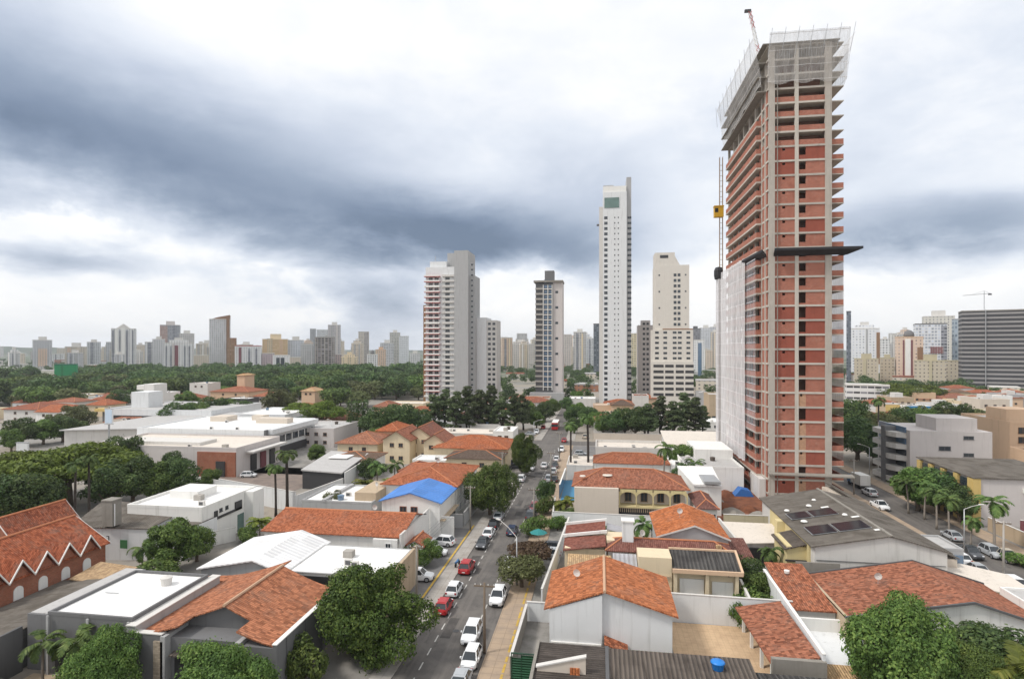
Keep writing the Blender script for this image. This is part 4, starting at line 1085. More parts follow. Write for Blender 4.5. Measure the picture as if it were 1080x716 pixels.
PROTO['pine'] = tree_proto('casuarina_tree', 6, 18, 6.4, 5200, .40, LM['pine'], .16, 'cone', 46, bark='darkbark', lobe_r=.25, squash=.5, label='x')
PROTO['shrub'] = tree_proto('shrub', 7, 3.2, 2.2, 5000, .17, LM['mid'], .06, 'round', 18, lobe_r=.42, label='x', cat='shrub')
PROTO['shrubb'] = tree_proto('shrub', 8, 1.2, .9, 1500, .10, LM['bright'], .05, 'round', 12, lobe_r=.45, label='x', cat='shrub')
PROTO['rust'] = tree_proto('rusty_tree', 10, 3.8, 3.4, 6000, .19, LM['rust'], .35, 'umbrella', 20, lobe_r=.32, squash=.5, label='x')
PROTO['lowtree'] = tree_proto('street_tree', 11, 4.6, 3.6, 9000, .19, LM['olive'], .25, 'round', 26, lobe_r=.36, squash=.7, label='x')
PROTO['far'] = tree_proto('park_tree', 12, 13, 7, 2600, .62, LM['dark'], .2, 'round', 22, lobe_r=.34, label='x')
PROTO['far2'] = tree_proto('park_tree', 13, 12, 7.5, 2600, .66, LM['mid'], .2, 'round', 18, lobe_r=.38, squash=.65, label='x')
PROTO['far3'] = tree_proto('park_tree', 14, 11, 6.5, 2200, .62, LM['olive'], .22, 'round', 20, lobe_r=.34, label='x')
PROTO['column'] = tree_proto('cypress_tree', 15, 12, 1.1, 2500, .25, LM['dark'], .08, 'round', 26, lobe_r=.75, squash=1.3, bark='darkbark', label='x')
PROTO['royal'] = palm_proto('royal_palm', 21, 7.5, 3.3, 17, LM['palm'], 'x', .20)
PROTO['royalb'] = palm_proto('royal_palm', 24, 5.2, 2.7, 16, LM['palm'], 'x', .17, 1.1)
PROTO['areca'] = palm_proto('bushy_palm', 22, 2.2, 2.6, 20, LM['palmy'], 'x', .12, 1.0, up=.8)
PROTO['coconut'] = palm_proto('coconut_palm', 23, 4.0, 2.6, 15, LM['palm'], 'x', .13, 1.15)
PROTO['tallpalm'] = palm_proto('tall_palm', 25, 11, 2.2, 18, LM['palm'], 'x', .2, 1.25, bark='darkbark')
def plant(kind, px, py, label, z=0.0, s=1.0, rot=None, group=None, pos=None, wide=1.0):
    x, y = pos if pos else P(px, py, z)
    r = dup(PROTO[kind], (x, y, z), rot if rot is not None else random.Random(int(px*7+py)).uniform(0, 6.28), label, (s*wide, s*wide, s), group)
    return r
# ------------------------------------------------------------------ house builders (axes follow the street grid)
def base_thing(name, label, cat, x0, x1, y0, y1): return thing(name, label, cat, ((x0+x1)/2, (y0+y1)/2, 0))
def gable(name, label, x0, x1, y0, y1, ez, rz, axis='y', ridge=None, wall='white', roof='tile', over=.35, cat='house', cap='ridge', trim=None, sag=0.0, ends=True):
    """walls with gable ends and a thick two-sided roof; axis = direction of the ridge"""
    t = base_thing(name, label, cat, x0, x1, y0, y1)
    th = .16
    if axis == 'y':
        r = (x0+x1)/2 if ridge is None else ridge
        MB().prism([(x0, 0), (x1, 0), (x1, ez-.1), (r, rz-.12), (x0, ez-.1)], y0, y1).build('wall', M[wall], t)
        sl, sr = (rz-ez)/(r-x0), (rz-ez)/(x1-r); a, b = y0-over, y1+over
        L, Rr = (x0-over, ez-over*sl+.1), (x1+over, ez-over*sr+.1)
        m = MB(); m.slab([(L[0], a, L[1]), (r-.001, a, rz+.1), (r-.001, b, rz+.1), (L[0], b, L[1])], th)
        m.slab([(r+.001, a, rz+.1), (Rr[0], a, Rr[1]), (Rr[0], b, Rr[1]), (r+.001, b, rz+.1)], th)
        m.build('roof', M[roof], t)
        if cap: MB().tube([(r, a-.02, rz+.08), (r, b+.02, rz+.08)], .16, 6).build('ridge_cap', M[cap], t)
        if trim:
            f = MB()
            for yy in (a-.06, b+.001):
                f.prism([(L[0], L[1]-.2), (r, rz-.1), (r, rz+.12), (L[0], L[1]+.02)], yy, yy+.06)
                f.prism([(r, rz-.1), (Rr[0], Rr[1]-.2), (Rr[0], Rr[1]+.02), (r, rz+.12)], yy, yy+.06)
            f.build('fascia', M[trim], t)
    else:
        r = (y0+y1)/2 if ridge is None else ridge
        MB().prism([(y0, 0), (y0, ez-.1), (r, rz-.12), (y1, ez-.1), (y1, 0)], x0, x1, 'x').build('wall', M[wall], t)
        sl, sr = (rz-ez)/(r-y0), (rz-ez)/(y1-r); a, b = x0-over, x1+over
        L, Rr = (y0-over, ez-over*sl+.1), (y1+over, ez-over*sr+.1)
        m = MB(); m.slab([(a, L[0], L[1]), (b, L[0], L[1]), (b, r-.001, rz+.1), (a, r-.001, rz+.1)], th)
        m.slab([(a, r+.001, rz+.1), (b, r+.001, rz+.1), (b, Rr[0], Rr[1]), (a, Rr[0], Rr[1])], th)
        m.build('roof', M[roof], t)
        if cap: MB().tube([(a-.02, r, rz+.08), (b+.02, r, rz+.08)], .16, 6).build('ridge_cap', M[cap], t)
        if trim: MB().box(a, b, L[0]-.06, L[0]-.001, L[1]-.3, L[1]+.02).build('fascia', M[trim], t)
    return t
def hip_roof(t, x0, x1, y0, y1, ez, rz, roof='tile', over=.5, cap='ridge', inset=None, th=.14):
    X0, X1, Y0, Y1 = x0-over, x1+over, y0-over, y1+over
    w, d = X1-X0, Y1-Y0; s = min(w, d)/2 if inset is None else inset
    if w >= d: A, B = (X0+s, (Y0+Y1)/2, rz), (X1-s, (Y0+Y1)/2, rz)
    else: A, B = ((X0+X1)/2, Y0+s, rz), ((X0+X1)/2, Y1-s, rz)
    c = [(X0, Y0, ez), (X1, Y0, ez), (X1, Y1, ez), (X0, Y1, ez)]
    m = MB()
    if w >= d: fs = ([c[0], c[1], B, A], [c[1], c[2], B], [c[2], c[3], A, B], [c[3], c[0], A])
    else: fs = ([c[0], c[1], A], [c[1], c[2], B, A], [c[2], c[3], B], [c[3], c[0], A, B])
    for f in fs: m.face(f)
    m.box(X0, X1, Y0, Y1, ez-th, ez-.002)
    m.build('roof', M[roof], t)
    if cap:
        k = MB(); up = lambda p: (p[0], p[1], p[2]+.03)
        k.tube([up(A), up(B)], .13, 6)
        for i, e in ((0, A), (3, A), (1, B), (2, B)) if w >= d else ((0, A), (1, A), (2, B), (3, B)): k.tube([up(c[i]), up(e)], .11, 6)
        k.build('ridge_cap', M[cap], t)
def hip(name, label, x0, x1, y0, y1, ez, rz, wall='white', roof='tile', over=.5, cat='house', cap='ridge', inset=None):
    t = base_thing(name, label, cat, x0, x1, y0, y1)
    MB().box(x0, x1, y0, y1, 0, ez-.15).build('wall', M[wall], t)
    hip_roof(t, x0, x1, y0, y1, ez, rz, roof, over, cap, inset); return t
def flat(name, label, x0, x1, y0, y1, h, wall='white', roof='whiteroof', par=.45, th=.22, cat='building', z0=0):
    """flat-roofed block with a parapet round a recessed roof deck"""
    t = base_thing(name, label, cat, x0, x1, y0, y1)
    MB().box(x0, x1, y0, y1, z0, h).build('wall', M[wall], t)
    MB().box(x0+th, x1-th, y0+th, y1-th, h+.004, h+.06).build('roof', M[roof], t)
    p = MB(); a = h+.002; b = h+par
    p.box(x0-.03, x1+.03, y0-.03, y0+th-.003, a, b); p.box(x0-.03, x1+.03, y1-th+.003, y1+.03, a, b)
    p.box(x0-.03, x0+th-.003, y0+th, y1-th, a, b); p.box(x1-th+.003, x1+.03, y0+th, y1-th, a, b)
    p.build('parapet', M[wall], t)
    rc = random.Random(int(abs(x0*13+y0*7))); A_ = (x1-x0)*(y1-y0)
    if A_ > 45 and z0 == 0:
        for k in range(min(5, int(A_/55)+1)):
            u, v = rc.uniform(x0+1, x1-2.4), rc.uniform(y0+1, y1-2); kind = rc.random(); zz = h+.062
            if kind < .4: MB().box(u, u+1.0, v, v+.5, zz, zz+.75).box(u+.15, u+.85, v-.03, v-.003, zz+.1, zz+.62, 1).build('air_conditioner', [M['offwhite'], M['dgrey']], t)
            elif kind < .65: MB().lathe([(.55, zz), (.62, zz+.75), (.66, zz+.78), (.66, zz+.88), (.1, zz+1.05)], 14, (u+.6, v+.6, 0)).build('water_tank', rc.choice([M['glass_b'], M['offwhite'], M['fibre_dark']]), t)
            elif kind < .85: MB().tube([(u, v, zz+.12), (u+rc.uniform(1.5, 4), v, zz+.12)], .06, 5).build('roof_pipe', M['steel'], t)
            else: MB().box(u, u+1.3, v, v+1.1, zz, zz+rc.uniform(.5, 1.3)).build('roof_hatch', M['concrete'], t)
    return t
def shed(name, label, pts, th, roof, wall=None, cat='building', zg=0):
    """single sloping roof over four corner points (near-left, near-right, far-right, far-left) with walls beneath"""
    xs = [p[0] for p in pts]; ys = [p[1] for p in pts]
    t = base_thing(name, label, cat, min(xs), max(xs), min(ys), max(ys))
    MB().slab(pts, th).build('roof', M[roof], t)
    if wall:
        m = MB(); cx, cy_ = sum(xs)/4, sum(ys)/4
        q = [(p[0]+(cx-p[0])*.04, p[1]+(cy_-p[1])*.04, p[2]-th-.01) for p in pts]
        i = 0
        for k in range(4):
            a, b = q[k], q[(k+1) % 4]; m.face([(a[0], a[1], zg), (b[0], b[1], zg), b, a])
        m.build('wall', M[wall], t)
    return t
def wall(label, a, b, h, mat='white', th=.2, coping='offwhite', group=None, z0=0.0, h2=None):
    """free-standing boundary wall from a to b with a coping"""
    (xa, ya), (xb, yb) = a, b; L = math.hypot(xb-xa, yb-ya); ang = math.atan2(yb-ya, xb-xa)
    t = thing('boundary_wall', label, 'wall', (xa, ya, z0), ang, group)
    h2 = h if h2 is None else h2
    MB().prism([(0, 0), (L, 0), (L, h2), (0, h)], -th/2, th/2).build('wall', M[mat], t, local=True)
    MB().prism([(-.03, h+.003), (L+.03, h2+.003), (L+.03, h2+.08), (-.03, h+.08)], -th/2-.05, th/2+.05).build('coping', M[coping], t, local=True)
    return t
def skylight_discs(t, pts, mat='white'):
    for (x, y, z, r) in pts: MB().lathe([(r, z), (r, z+.12), (r*.6, z+.25), (.02, z+.3)], 10, (x, y, 0)).build('roof_vent', M[mat], t, smooth=True)
# ================================================================== LEFT OF THE STREET, near to far
# charcoal flat block with a white roof deck
t = flat('modern_house', 'charcoal flat block with bright white roof deck in the left foreground', -55.6, -46.0, 51.3, 62.6, 5.9, 'midgrey', 'whiteroof', .35)
MB().box(-58.4, -55.65, 51.6, 64.2, 0, 5.7).build('side_wing', M['midgrey'], t)
MB().box(-58.2, -55.8, 51.8, 64.0, 5.705, 5.78).build('side_roof', M['greyroof'], t)
MB().box(-54.6, -46.3, 51.1, 51.29, .3, 3.2).build('porch_painted_shade', M['black'], t)  # black slab; the porch's shade is put into its colour
for xx in (-55.5, -50.9, -46.3): MB().box(xx, xx+.25, 50.95, 51.09, 0, 5.95).build('pillar', M['grey'], t)
MB().box(-46.0, -45.1, 50.7, 63.5, 0, 5.75).build('side_parapet', M['grey'], t)
MB().box(-46.1, -45.0, 50.6, 63.6, 5.755, 5.85).build('coping', M['offwhite'], t)
wall('tan garden wall below the charcoal block at the bottom left', (-57.8, 46.5), (-45.6, 46.5), 1.9, 'tanwall')
# orange tiled house
t = base_thing('tiled_house', 'orange tiled house with a sagging gable porch and charcoal walls', 'house', -45, -30.2, 50.5, 61.5)
r, ez, rz = -37.2, 4.95, 7.25; y0, y1 = 50.7, 64.0
MB().box(-45.05, -30.3, y0+.5, y1, 0, 4.75).build('wall', M['midgrey'], t)
m = MB(); n = 7
def sagz(x):
    u = abs(x-r)/((-30.4-r) if x > r else (r+45.05)); return rz+(ez-rz)*(1-(1-u)**1.35)
for side, xe in ((-1, -45.0), (1, -30.45)):
    for i in range(n):
        xa, xb = r+(xe-r)*i/n, r+(xe-r)*(i+1)/n
        ya = y0+2.4 if i < 3 else (y0 if side > 0 else y0+.2)
        ye = y1 if side > 0 else y1+1.9
        q = [(xa, ya, sagz(xa)), (xb, ya, sagz(xb)), (xb, ye, sagz(xb)), (xa, ye, sagz(xa))]
        m.slab(q if side > 0 else [q[1], q[0], q[3], q[2]], .14)
m.slab([(-52.6, y1+.1, 4.25), (-45.03, y1+.1, 4.93), (-45.03, y1+1.9, 4.93), (-52.6, y1+1.9, 4.25)], .14)
m.build('roof', M['tile_bright'], t)
MB().box(-52.2, -38.9, y1+.2, y1+1.7, 0, 4.05).build('rear_wall', M['midgrey'], t)
MB().tube([(r, y0+2.3, rz+.06), (r, y1, rz+.06)], .17, 6).build('ridge_cap', M['ridge_pale'], t)
MB().prism([(-42.8, 4.76), (-33.0, 4.76), (r+2.0, sagz(r+2.0)-.2), (r, rz-.2), (r-2.0, sagz(r-2)-.2)], y0+3.0, y0+3.2).build('gable_wall', M['midgrey'], t)
MB().slab([(-41.3, y0-.2, 3.3), (-34.2, y0-.2, 3.3), (-34.2, y0+2.9, 3.9), (-41.3, y0+2.9, 3.9)], .12).build('porch_roof', M['fibre_dark'], t)
MB().box(-41.0, -34.6, y0+.2, y0+.3, 0, 3.0).build('garage_opening', M['black'], t)
for xx in (-41.9, -34.0): MB().box(xx-.25, xx+.25, y0-.3, y0+3.1, 0, 5.1).build('side_wall', M['grey'], t)
MB().box(-45.05, -42.2, y0-.1, y0+.45, 0, 5.15).build('front_wall', M['midgrey'], t)
MB().box(-33.7, -30.3, y0-.1, y0+.45, 0, 4.75).build('front_wall', M['midgrey'], t)
MB().box(-42.9, -41.9, y0-.3, y0-.11, 0, 4.6).build('stone_cladding', M['brick_tan'], t)
MB().box(-30.45, -30.05, y0-.15, y1+.3, 0, 5.1).build('side_wall', M['midgrey'], t)
MB().box(-30.5, -30.0, y0-.2, y1+.35, 5.105, 5.2).build('coping', M['white'], t)
MB().box(-45.1, -42.1, y0-.15, y0+.5, 5.155, 5.25).build('coping', M['offwhite'], t)
for k in range(3): MB().box(-30.04, -29.98, y0+1.5+3.6*k, y0+1.65+3.6*k, 0, 5.05).build('pilaster', M['dgrey'], t)
# grey fibre roof shed
t = shed('warehouse', 'long grey fibre cement shed with a low roof beside the brick gabled house', [(-69.6, 46, 2.6), (-58.7, 46, 4.1), (-58.9, 64.5, 4.3), (-69.3, 66, 2.8)], .12, 'fibre', 'block_grey')
MB().box(-58.75, -58.5, 46, 51.2, 0, 4.6).build('side_wall', M['dgrey'], t)
t = shed('canopy', 'pair of small tan canopies between the grey shed and the fern-edged warehouse', [(-67.6, 65.2, 3.4), (-61.5, 64.6, 3.3), (-61.2, 69.2, 3.8), (-67.6, 70, 3.9)], .12, 'tile_tan', 'wood')
# brick house with gables
def gabled_brick():
    x1, xr, x0, y0, y1, ez, rz = -69.9, -75.3, -81, 55, 73.2, 5.4, 8.8
    t = gable('brick_house', 'red brick house with white-edged gables and arched white windows', x0, x1, y0, y1, ez, rz, 'y', xr, 'brick', 'tile_old', .4, 'house', 'ridge', 'white')
    wy = [57.4, 60.6, 63.75, 66.9, 70.1]
    for i, yy in enumerate(wy):
        g = MB().prism([(yy-1.45, ez-.3), (yy+1.45, ez-.3), (yy, ez+1.6)], x1-2.2, x1+.25, 'x').build('dormer', M['brick'], t)
        f = MB()
        for s in (-1, 1):
            f.slab([(x1-2.6, yy, ez+2.0), (x1+.6, yy, ez+2.0), (x1+.6, yy+s*1.58, ez-.25), (x1-2.6, yy+s*1.58, ez-.25)] if s < 0 else [(x1+.6, yy, ez+2.0), (x1-2.6, yy, ez+2.0), (x1-2.6, yy+s*1.58, ez-.25), (x1+.6, yy+s*1.58, ez-.25)], .14)
        o = f.build('dormer_roof', M['tile_old'], t); o.parent = g; o.location = Vector(g.location)
        f = MB()
        for s in (-1, 1):
            f.prism([(yy, ez+1.8), (yy, ez+2.04), (yy+s*1.58, ez-.2), (yy+s*1.58, ez-.44)] if s > 0 else [(yy, ez+1.8), (yy+s*1.58, ez-.44), (yy+s*1.58, ez-.2), (yy, ez+2.04)], x1+.6, x1+.75, 'x')
        f.build('bargeboard', M['white'], t)
        a = [(yy-.6, 2.6), (yy+.6, 2.6)]+[(yy+.6*math.cos(q*math.pi/8), 3.6+.6*math.sin(q*math.pi/8)) for q in range(9)]
        MB().prism(a, x1-.02, x1+.1, 'x').build('arched_window', M['white'], t)
    MB().prism([(y1+.41, rz-1), (y1+.46, rz-1), (y1+.46, rz-.9), (y1+.41, rz-.9)], x0, x0+.1, 'x')
    MB().box(x1+.02, x1+.16, y0, y0+.2, 0, 5).build('drain_pipe', M['frame_white'], t)
    t2 = gable('brick_house', 'second red tiled gable with a white edge behind the brick gabled house', -90, -80.5, 70, 80, 5.2, 9.0, 'y', -84, 'brick', 'tile_old', .4, 'house', 'ridge', 'white')
gabled_brick()
# weathered warehouse + concrete water tower
t = shed('warehouse', 'pale warehouse with a stained grey roof behind the brick gables', [(-82, 79.2, 5.2), (-69.5, 80.8, 5.0), (-69.8, 89.5, 5.6), (-88, 92, 6.0)], .12, 'fibre', 'white2')
MB().box(-69.45, -64, 81.5, 89.4, 0, 4.6).build('low_annex', M['white2'], t)
MB().box(-69.4, -64.1, 81.6, 89.3, 4.605, 4.7).build('low_roof', M['fibre'], t)
wins(t, 'S', 80.2, [-76.5], [3.3], 1.1, .9, 'dark', 'glass')
MB().box(-73.8, -72.6, 79.95, 80.05, 2.0, 3.3).build('notice_board', plain('green_board', (.04, .14, .05), .7), t)
t = thing('water_tower', 'square concrete water tank standing over the stained grey roof', 'water tank', (*P(118, 552, 5.6), 0))
MB().box(-.9, .9, -.9, .9, 5.4, 9.3).build('tank', M['oldconcrete'], t, local=True)
MB().box(-1, 1, -1, 1, 9.31, 9.5).build('tank_lid', M['oldconcrete'], t, local=True)
MB().tube([(1.05, -.6, 5.5), (1.05, -.6, 8.9)], .09, 6).build('pipe', M['frame_white'], t, local=True)
# white two-storey modern house
t = flat('modern_house', 'white two-storey flat house with a dark strip window on its street side', -78, -64.3, 86, 101, 6.6, 'white', 'whiteroof', .5)
MB().box(-75, -69.5, 92, 97, 6.66, 8.0).build('roof_storey', M['white'], t)
MB().box(-64.28, -64.1, 89, 96.5, 4.1, 4.5).box(-64.28, -64.1, 89, 89.8, 4.5, 5.6).box(-64.28, -64.1, 94.6, 96.5, 4.1, 5.7).build('dark_strip', M['dark'], t)
wins(t, 'E', -64.3, [90.8, 92.4], [5.4], .8, .6, 'dark', 'glass')
MB().box(-64.28, -62.6, 97.5, 101, 0, 6.9).build('entrance_tower', M['white'], t)
opening(t, 'E', -64.3, 95.4, 97.3, 0, 3.2, 'glass_g', 'glass_door')
opening(t, 'E', -64.3, 88.2, 89.4, .4, 1.4, 'black', 'vent')
wall('white courtyard wall in front of the white two-storey house', (-69.2, 81.5), (-62, 91.5), 2.3, 'white')
# white sheet gables and flat white roof
t = gable('warehouse', 'workshop with white corrugated gable roofs left of the flat white roof', -50.8, -39.3, 67.8, 79.5, 4.8, 6.2, 'y', -43.4, 'grey', 'metalwhite', .4, 'building', None)
t = flat('workshop', 'low workshop under a broad flat bright white roof', -38.9, -25.9, 67.9, 78.0, 4.9, 'grey', 'whiteroof', .12)
MB().box(-38.8, -26, 67.75, 67.89, .5, 4.6).build('front_painted_shade', M['black'], t)  # black panel standing in for the shade under the front roof edge
MB().box(-25.88, -25.5, 66.2, 79.5, 0, 5.1).build('side_wall', M['tanwall'], t)
t = shed('carport', 'tan tiled lean-to roof in front of the flat white roof', [(-38.6, 64.6, 3.3), (-26.4, 64.6, 3.3), (-26.4, 67.2, 3.9), (-38.6, 67.2, 3.9)], .14, 'tile_tan', 'tanwall')
# red tiled long roof behind
t = gable('tiled_house', 'long low red tiled roof between the blue roofed house and the white workshop', -51.5, -29.6, 83.2, 95.2, 4.9, 6.4, 'x', 90, 'white', 'tile', .4)
wall('white stepped side wall of the long red roof facing the street', (-29.3, 82.6), (-29.3, 97.2), 5.3, 'white')
MB().box(-33.4, -29.65, 82.2, 82.6, 0, 4.7).build('front_wall', M['white'], t)
wins(t, 'S', 82.15, [-31], [3.6], .9, 1.2)
t = gable('annex', 'small tiled entrance roof beside the stepped white wall', -29.0, -26.4, 84.6, 88.6, 3.2, 4.0, 'y', None, 'white', 'tile', .25)
# blue roofed house
t = gable('blue_roofed_house', 'two-storey white house with a bright blue sheet roof', -37.9, -27.4, 97.4, 108.2, 6.4, 7.9, 'y', None, 'white', 'tile_blue', .45, 'house', None)
wins(t, 'S', 97.4, [-34.0, -32.0], [5.0], 1.25, .95, 'brick', 'glass')
MB().box(-27.38, -25.2, 98.5, 99.0, 0, 3.6).build('wing_wall', M['white'], t)
for k in range(4): MB().box(-27.38, -27.2, 98.6+2.4*k, 100.4+2.4*k, .4, 2.8).build('side_window', M['glass'], t)
MB().box(-27.38, -26.5, 97.6, 108, 3.1, 3.3).build('balcony', M['tanwall'], t)
wall('grey courtyard wall along the forecourt beyond the blue roofed house', (-25.0, 105.5), (-25.0, 121), 2.5, 'grey')
wall('grey courtyard wall facing the parked white car', (-33, 104), (-25.0, 104.6), 2.4, 'grey')
# orange hip roofs behind the blue roof
t = hip('tiled_house', 'white walled house with a bright orange hip roof behind the blue roof', -42, -27.3, 108.6, 128, 6.6, 8.6, 'white', 'tile', .5)
wins(t, 'E', -27.3, [112, 116, 120, 124], [5.0], 1.3, 1.4)
wins(t, 'E', -27.3, [112, 116, 120, 124], [1.9], 1.3, 1.4)
wall('white side wall of the orange hip house along the sidewalk', (-25.6, 122), (-25.6, 134), 3, 'white')
shed('carport', 'grey sheet carport left of the orange hip roof', [(-46, 112, 4.2), (-42.6, 112, 4.6), (-42.6, 124, 4.6), (-46, 124, 4.2)], .12, 'metalgrey', 'white')
# grey carport building
t = flat('workshop', 'low grey building with white roof panels and dark open bays', -55.2, -41.5, 101.5, 114.5, 4.4, 'grey', 'whiteroof', .35)
for k in range(4): MB().box(-54.2+2.3*k, -52.4+2.3*k, 101.3, 101.49, .2, 3.0).build('open_bay', M['black'], t)
MB().box(-45.6, -41.4, 103.4, 113, 4.48, 6.0).build('roof_storey', M['tanwall'], t)
for xx in (-51.2,): MB().box(xx, xx+.7, 101.4, 114.2, 4.48, 4.95).build('roof_divider', M['grey'], t)
# white perimeter wall & parking lot building
wall('tall white boundary wall of the brown paved lot', (-84, 118), (-61, 109.5), 4.0, 'white2')
wall('tall white boundary wall running back along the brown paved lot', (-61, 109.5), (-58.4, 126), 3.2, 'white2')
wall('white cross wall left of the palms by the brown lot', (-97, 122.5), (-84, 118), 3.6, 'white2')
t = shed('shed', 'wavy pale roofed showroom at the end of the brown lot', [(-69.6, 127.5, 4.6), (-58.9, 126.5, 4.4), (-60.5, 146, 5.4), (-72, 148, 5.4)], .3, 'greyroof', 'dark')
MB().box(-68, -63, 138, 143, 5.3, 5.5).build('roof_light', M['whiteroof'], t)
wall('white ramp wall right of the wavy roofed showroom', (-58.2, 126.5), (-60.0, 146), 4.4, 'white2')
# ------------------------------------------------------------------ commercial row on the left
t = flat('commercial_building', 'long cream roofed commercial building with a brick red front', -136, -92.6, 137, 157.5, 7.0, 'pinkgrey', 'creamroof', .5)
MB().box(-103.5, -92.7, 136.6, 136.98, 0, 6.3).build('brick_front', M['brick'], t)
MB().box(-98, -95.5, 136.3, 136.59, 0, 4).build('entrance', M['dark'], t)
MB().box(-132, -106, 141, 148, 7.06, 7.9).build('roof_storey', M['offwhite'], t)
for k in range(3): MB().box(-92.58, -92.2, 143+4.5*k, 145.4+4.5*k, .3, 4.6).build('shop_opening', M['maroon' if k == 1 else 'dark'], t)
MB().box(-92.2, -90, 140.5, 157, 5.6, 6.0).build('canopy', M['offwhite'], t)
t = flat('commercial_building', 'white commercial building with strip windows behind the brick front', -140, -98, 158, 189, 8.5, 'white2', 'whiteroof', .5)
MB().box(-97.98, -97.6, 163, 187, 4.2, 6.2).build('strip_window', M['glass'], t)
MB().box(-97.98, -96.4, 160, 188.5, 7.4, 8.9).build('fascia', M['white2'], t)
for k in range(6): MB().box(-97.95, -97.55, 165+4*k, 165.4+4*k, 4.1, 6.3).build('mullion', M['white'], t)
MB().box(-97.98, -97.6, 162, 187, .3, 2.8).build('shop_opening', M['dark'], t)
MB().box(-97.98, -97.5, 158.1, 159.5, 0, 8.9).build('corner_pier', M['midgrey'], t)
for (a, b, c, d) in ((-130, -124, 178, 184), (-112, -101, 176, 180), (-118, -114, 183, 187)): MB().box(a, b, c, d, 8.56, 10.2).build('roof_plant', M['beige'], t)
t = flat('commercial_building', 'white showroom with a glazed corner at the far end of the commercial row', -140, -119, 206, 232, 7.5, 'white2', 'whiteroof', .4)
MB().box(-118.98, -118.5, 208, 228, .5, 6).build('glazed_corner', M['glass_g'], t)
t = shed('warehouse', 'pale arched warehouse roof left of the commercial row', [(-178, 168, 6), (-136, 178, 6.4), (-138, 214, 7.2), (-170, 222, 7.2)], .3, 'greyroof', 'offwhite')
t = flat('commercial_building', 'white block with dark window slots at the left picture edge', -196, -150, 206, 240, 8.5, 'white2', 'greyroof', .5)
MB().box(-196, -151, 205.7, 205.98, 5.2, 6.4).build('window_slot', M['dark'], t)
MB().box(-196, -151, 205.7, 205.98, 1.2, 2.4).build('window_slot', M['dark'], t)
MB().box(-194, -186, 216, 224, 8.56, 15).build('roof_tower', M['white2'], t)
t = shed('warehouse', 'low white roof at the left edge beside the umbrella trees', [(-150, 150, 4.5), (-122, 156, 4.5), (-124, 168, 4.9), (-152, 163, 4.9)], .3, 'whiteroof', 'offwhite')
def billboard(px, pyt, pyb, wpx, d, label, mat='white2', post=True):
    x, y = PD(px, d); zt, zb = ZT(pyt, d), ZT(pyb, d); w_ = wpx*d/F
    t = thing('billboard', label, 'billboard', (x, y, 0), YAW)
    MB().box(-w_/2, w_/2, -.25, .25, zb, zt).build('panel', M[mat], t, local=True)
    f = MB(); 
    for (a, b, c, e) in ((-w_/2-.15, w_/2+.15, zt+.002, zt+.15), (-w_/2-.15, w_/2+.15, zb-.15, zb-.002)): f.box(a, b, -.3, .3, c, e)
    f.build('frame', M['steel'], t, local=True)
    MB().tube([(0, 0, 0), (0, 0, zb)], .3, 8).build('post', M['steel'], t, local=True)
    return t
bb = plain('pale_blue_poster', (.55, .66, .78), .5)
t = billboard(115, 431, 447, 8, 192, 'tall pale blue billboard on a post among the left trees')
MB().box(-1.1, 1.1, -.3, -.26, ZT(447, 192)+.3, ZT(431, 192)-.3).build('poster', bb, t, local=True)
billboard(24, 467, 477, 12, 140, 'low blank white billboard in front of the left trees')
# yellow canopied petrol station and white market blocks beyond
t = flat('petrol_station', 'building with a yellow canopy edge by the tall pale billboard', *(lambda a, b: (a[0], b[0], a[1], a[1]+22))(PD(108, 262), PD(152, 262)), 6, 'midgrey', 'greyroof', .2)
x, y = PD(108, 262); x2, _ = PD(152, 262)
MB().box(x-1, x2+1, y-3.2, y-.05, 5.0, 6.3).build('canopy', M['yellow'], t)
t = flat('market_building', 'white market block with a tall blank stair tower left of the clubhouse roofs', *(lambda a, b: (a[0], b[0], a[1], a[1]+20))(PD(126, 300), PD(165, 300)), 9.5, 'white', 'whiteroof', .4)
x, y = PD(126, 300); x2, _ = PD(158, 300); x3, _ = PD(174, 300)
MB().box(x2+2, x3, y-4, y+5, 0, 15.2).build('stair_tower', M['white'], t)
MB().box(x2-2.5, x2+1.98, y-3.4, y+4, 12.2, 14.6).build('stair_canopy', M['white'], t)
wins(t, 'S', y, [x+3+3*i for i in range(5)], [5.6], 1.8, 1.0, 'frame_white', 'glass', False, False)
# ------------------------------------------------------------------ cream and terracotta villas left of the street
def villa(pxl, pxr, d, dp, ez, rz, wallm, roofm, label, kind='hip', axis='x', w_=2, over=.6):
    (xa, ya), (xb, yb) = PD(pxl, d), PD(pxr, d); xb = XY(pxr, ya)
    if kind == 'hip': t = hip('villa', label, xa, xb, ya, ya+dp, ez, rz, wallm, roofm, over)
    elif kind == 'flat': t = flat('villa', label, xa, xb, ya, ya+dp, ez, wallm, roofm, .4, cat='house')
    else: t = gable('villa', label, xa, xb, ya, ya+dp, ez, rz, axis, None, wallm, roofm, over)
    if w_: wins(t, 'S', ya, [xa+(xb-xa)*(i+1)/(w_+1) for i in range(w_)], [ez-1.6] if ez < 5.5 else [ez-1.6, 1.7], 1.3, 1.1, 'brown', 'glass')
    return t
villa(471, 527, 146, 9, 5.6, 7.0, 'cream', 'tile_brown', 'cream villa with a weathered brown roof beside the street')
villa(458, 534, 158, 16, 6.2, 8.6, 'cream', 'tile', 'broad red hip roofed villa behind the brown roofed cream villa')
villa(341, 388, 148, 12, 4.6, 6.0, 'white', 'tile_brown', 'white villa with a dark brown hip roof behind the wavy showroom')
villa(356, 398, 170, 14, 5.4, 8.0, 'cream', 'tile_bright', 'cream villa with a bright orange hip roof and corner window')
villa(398, 420, 183, 12, 7.2, 9.2, 'peach', 'tile', 'tall narrow peach villa with a small red roof')
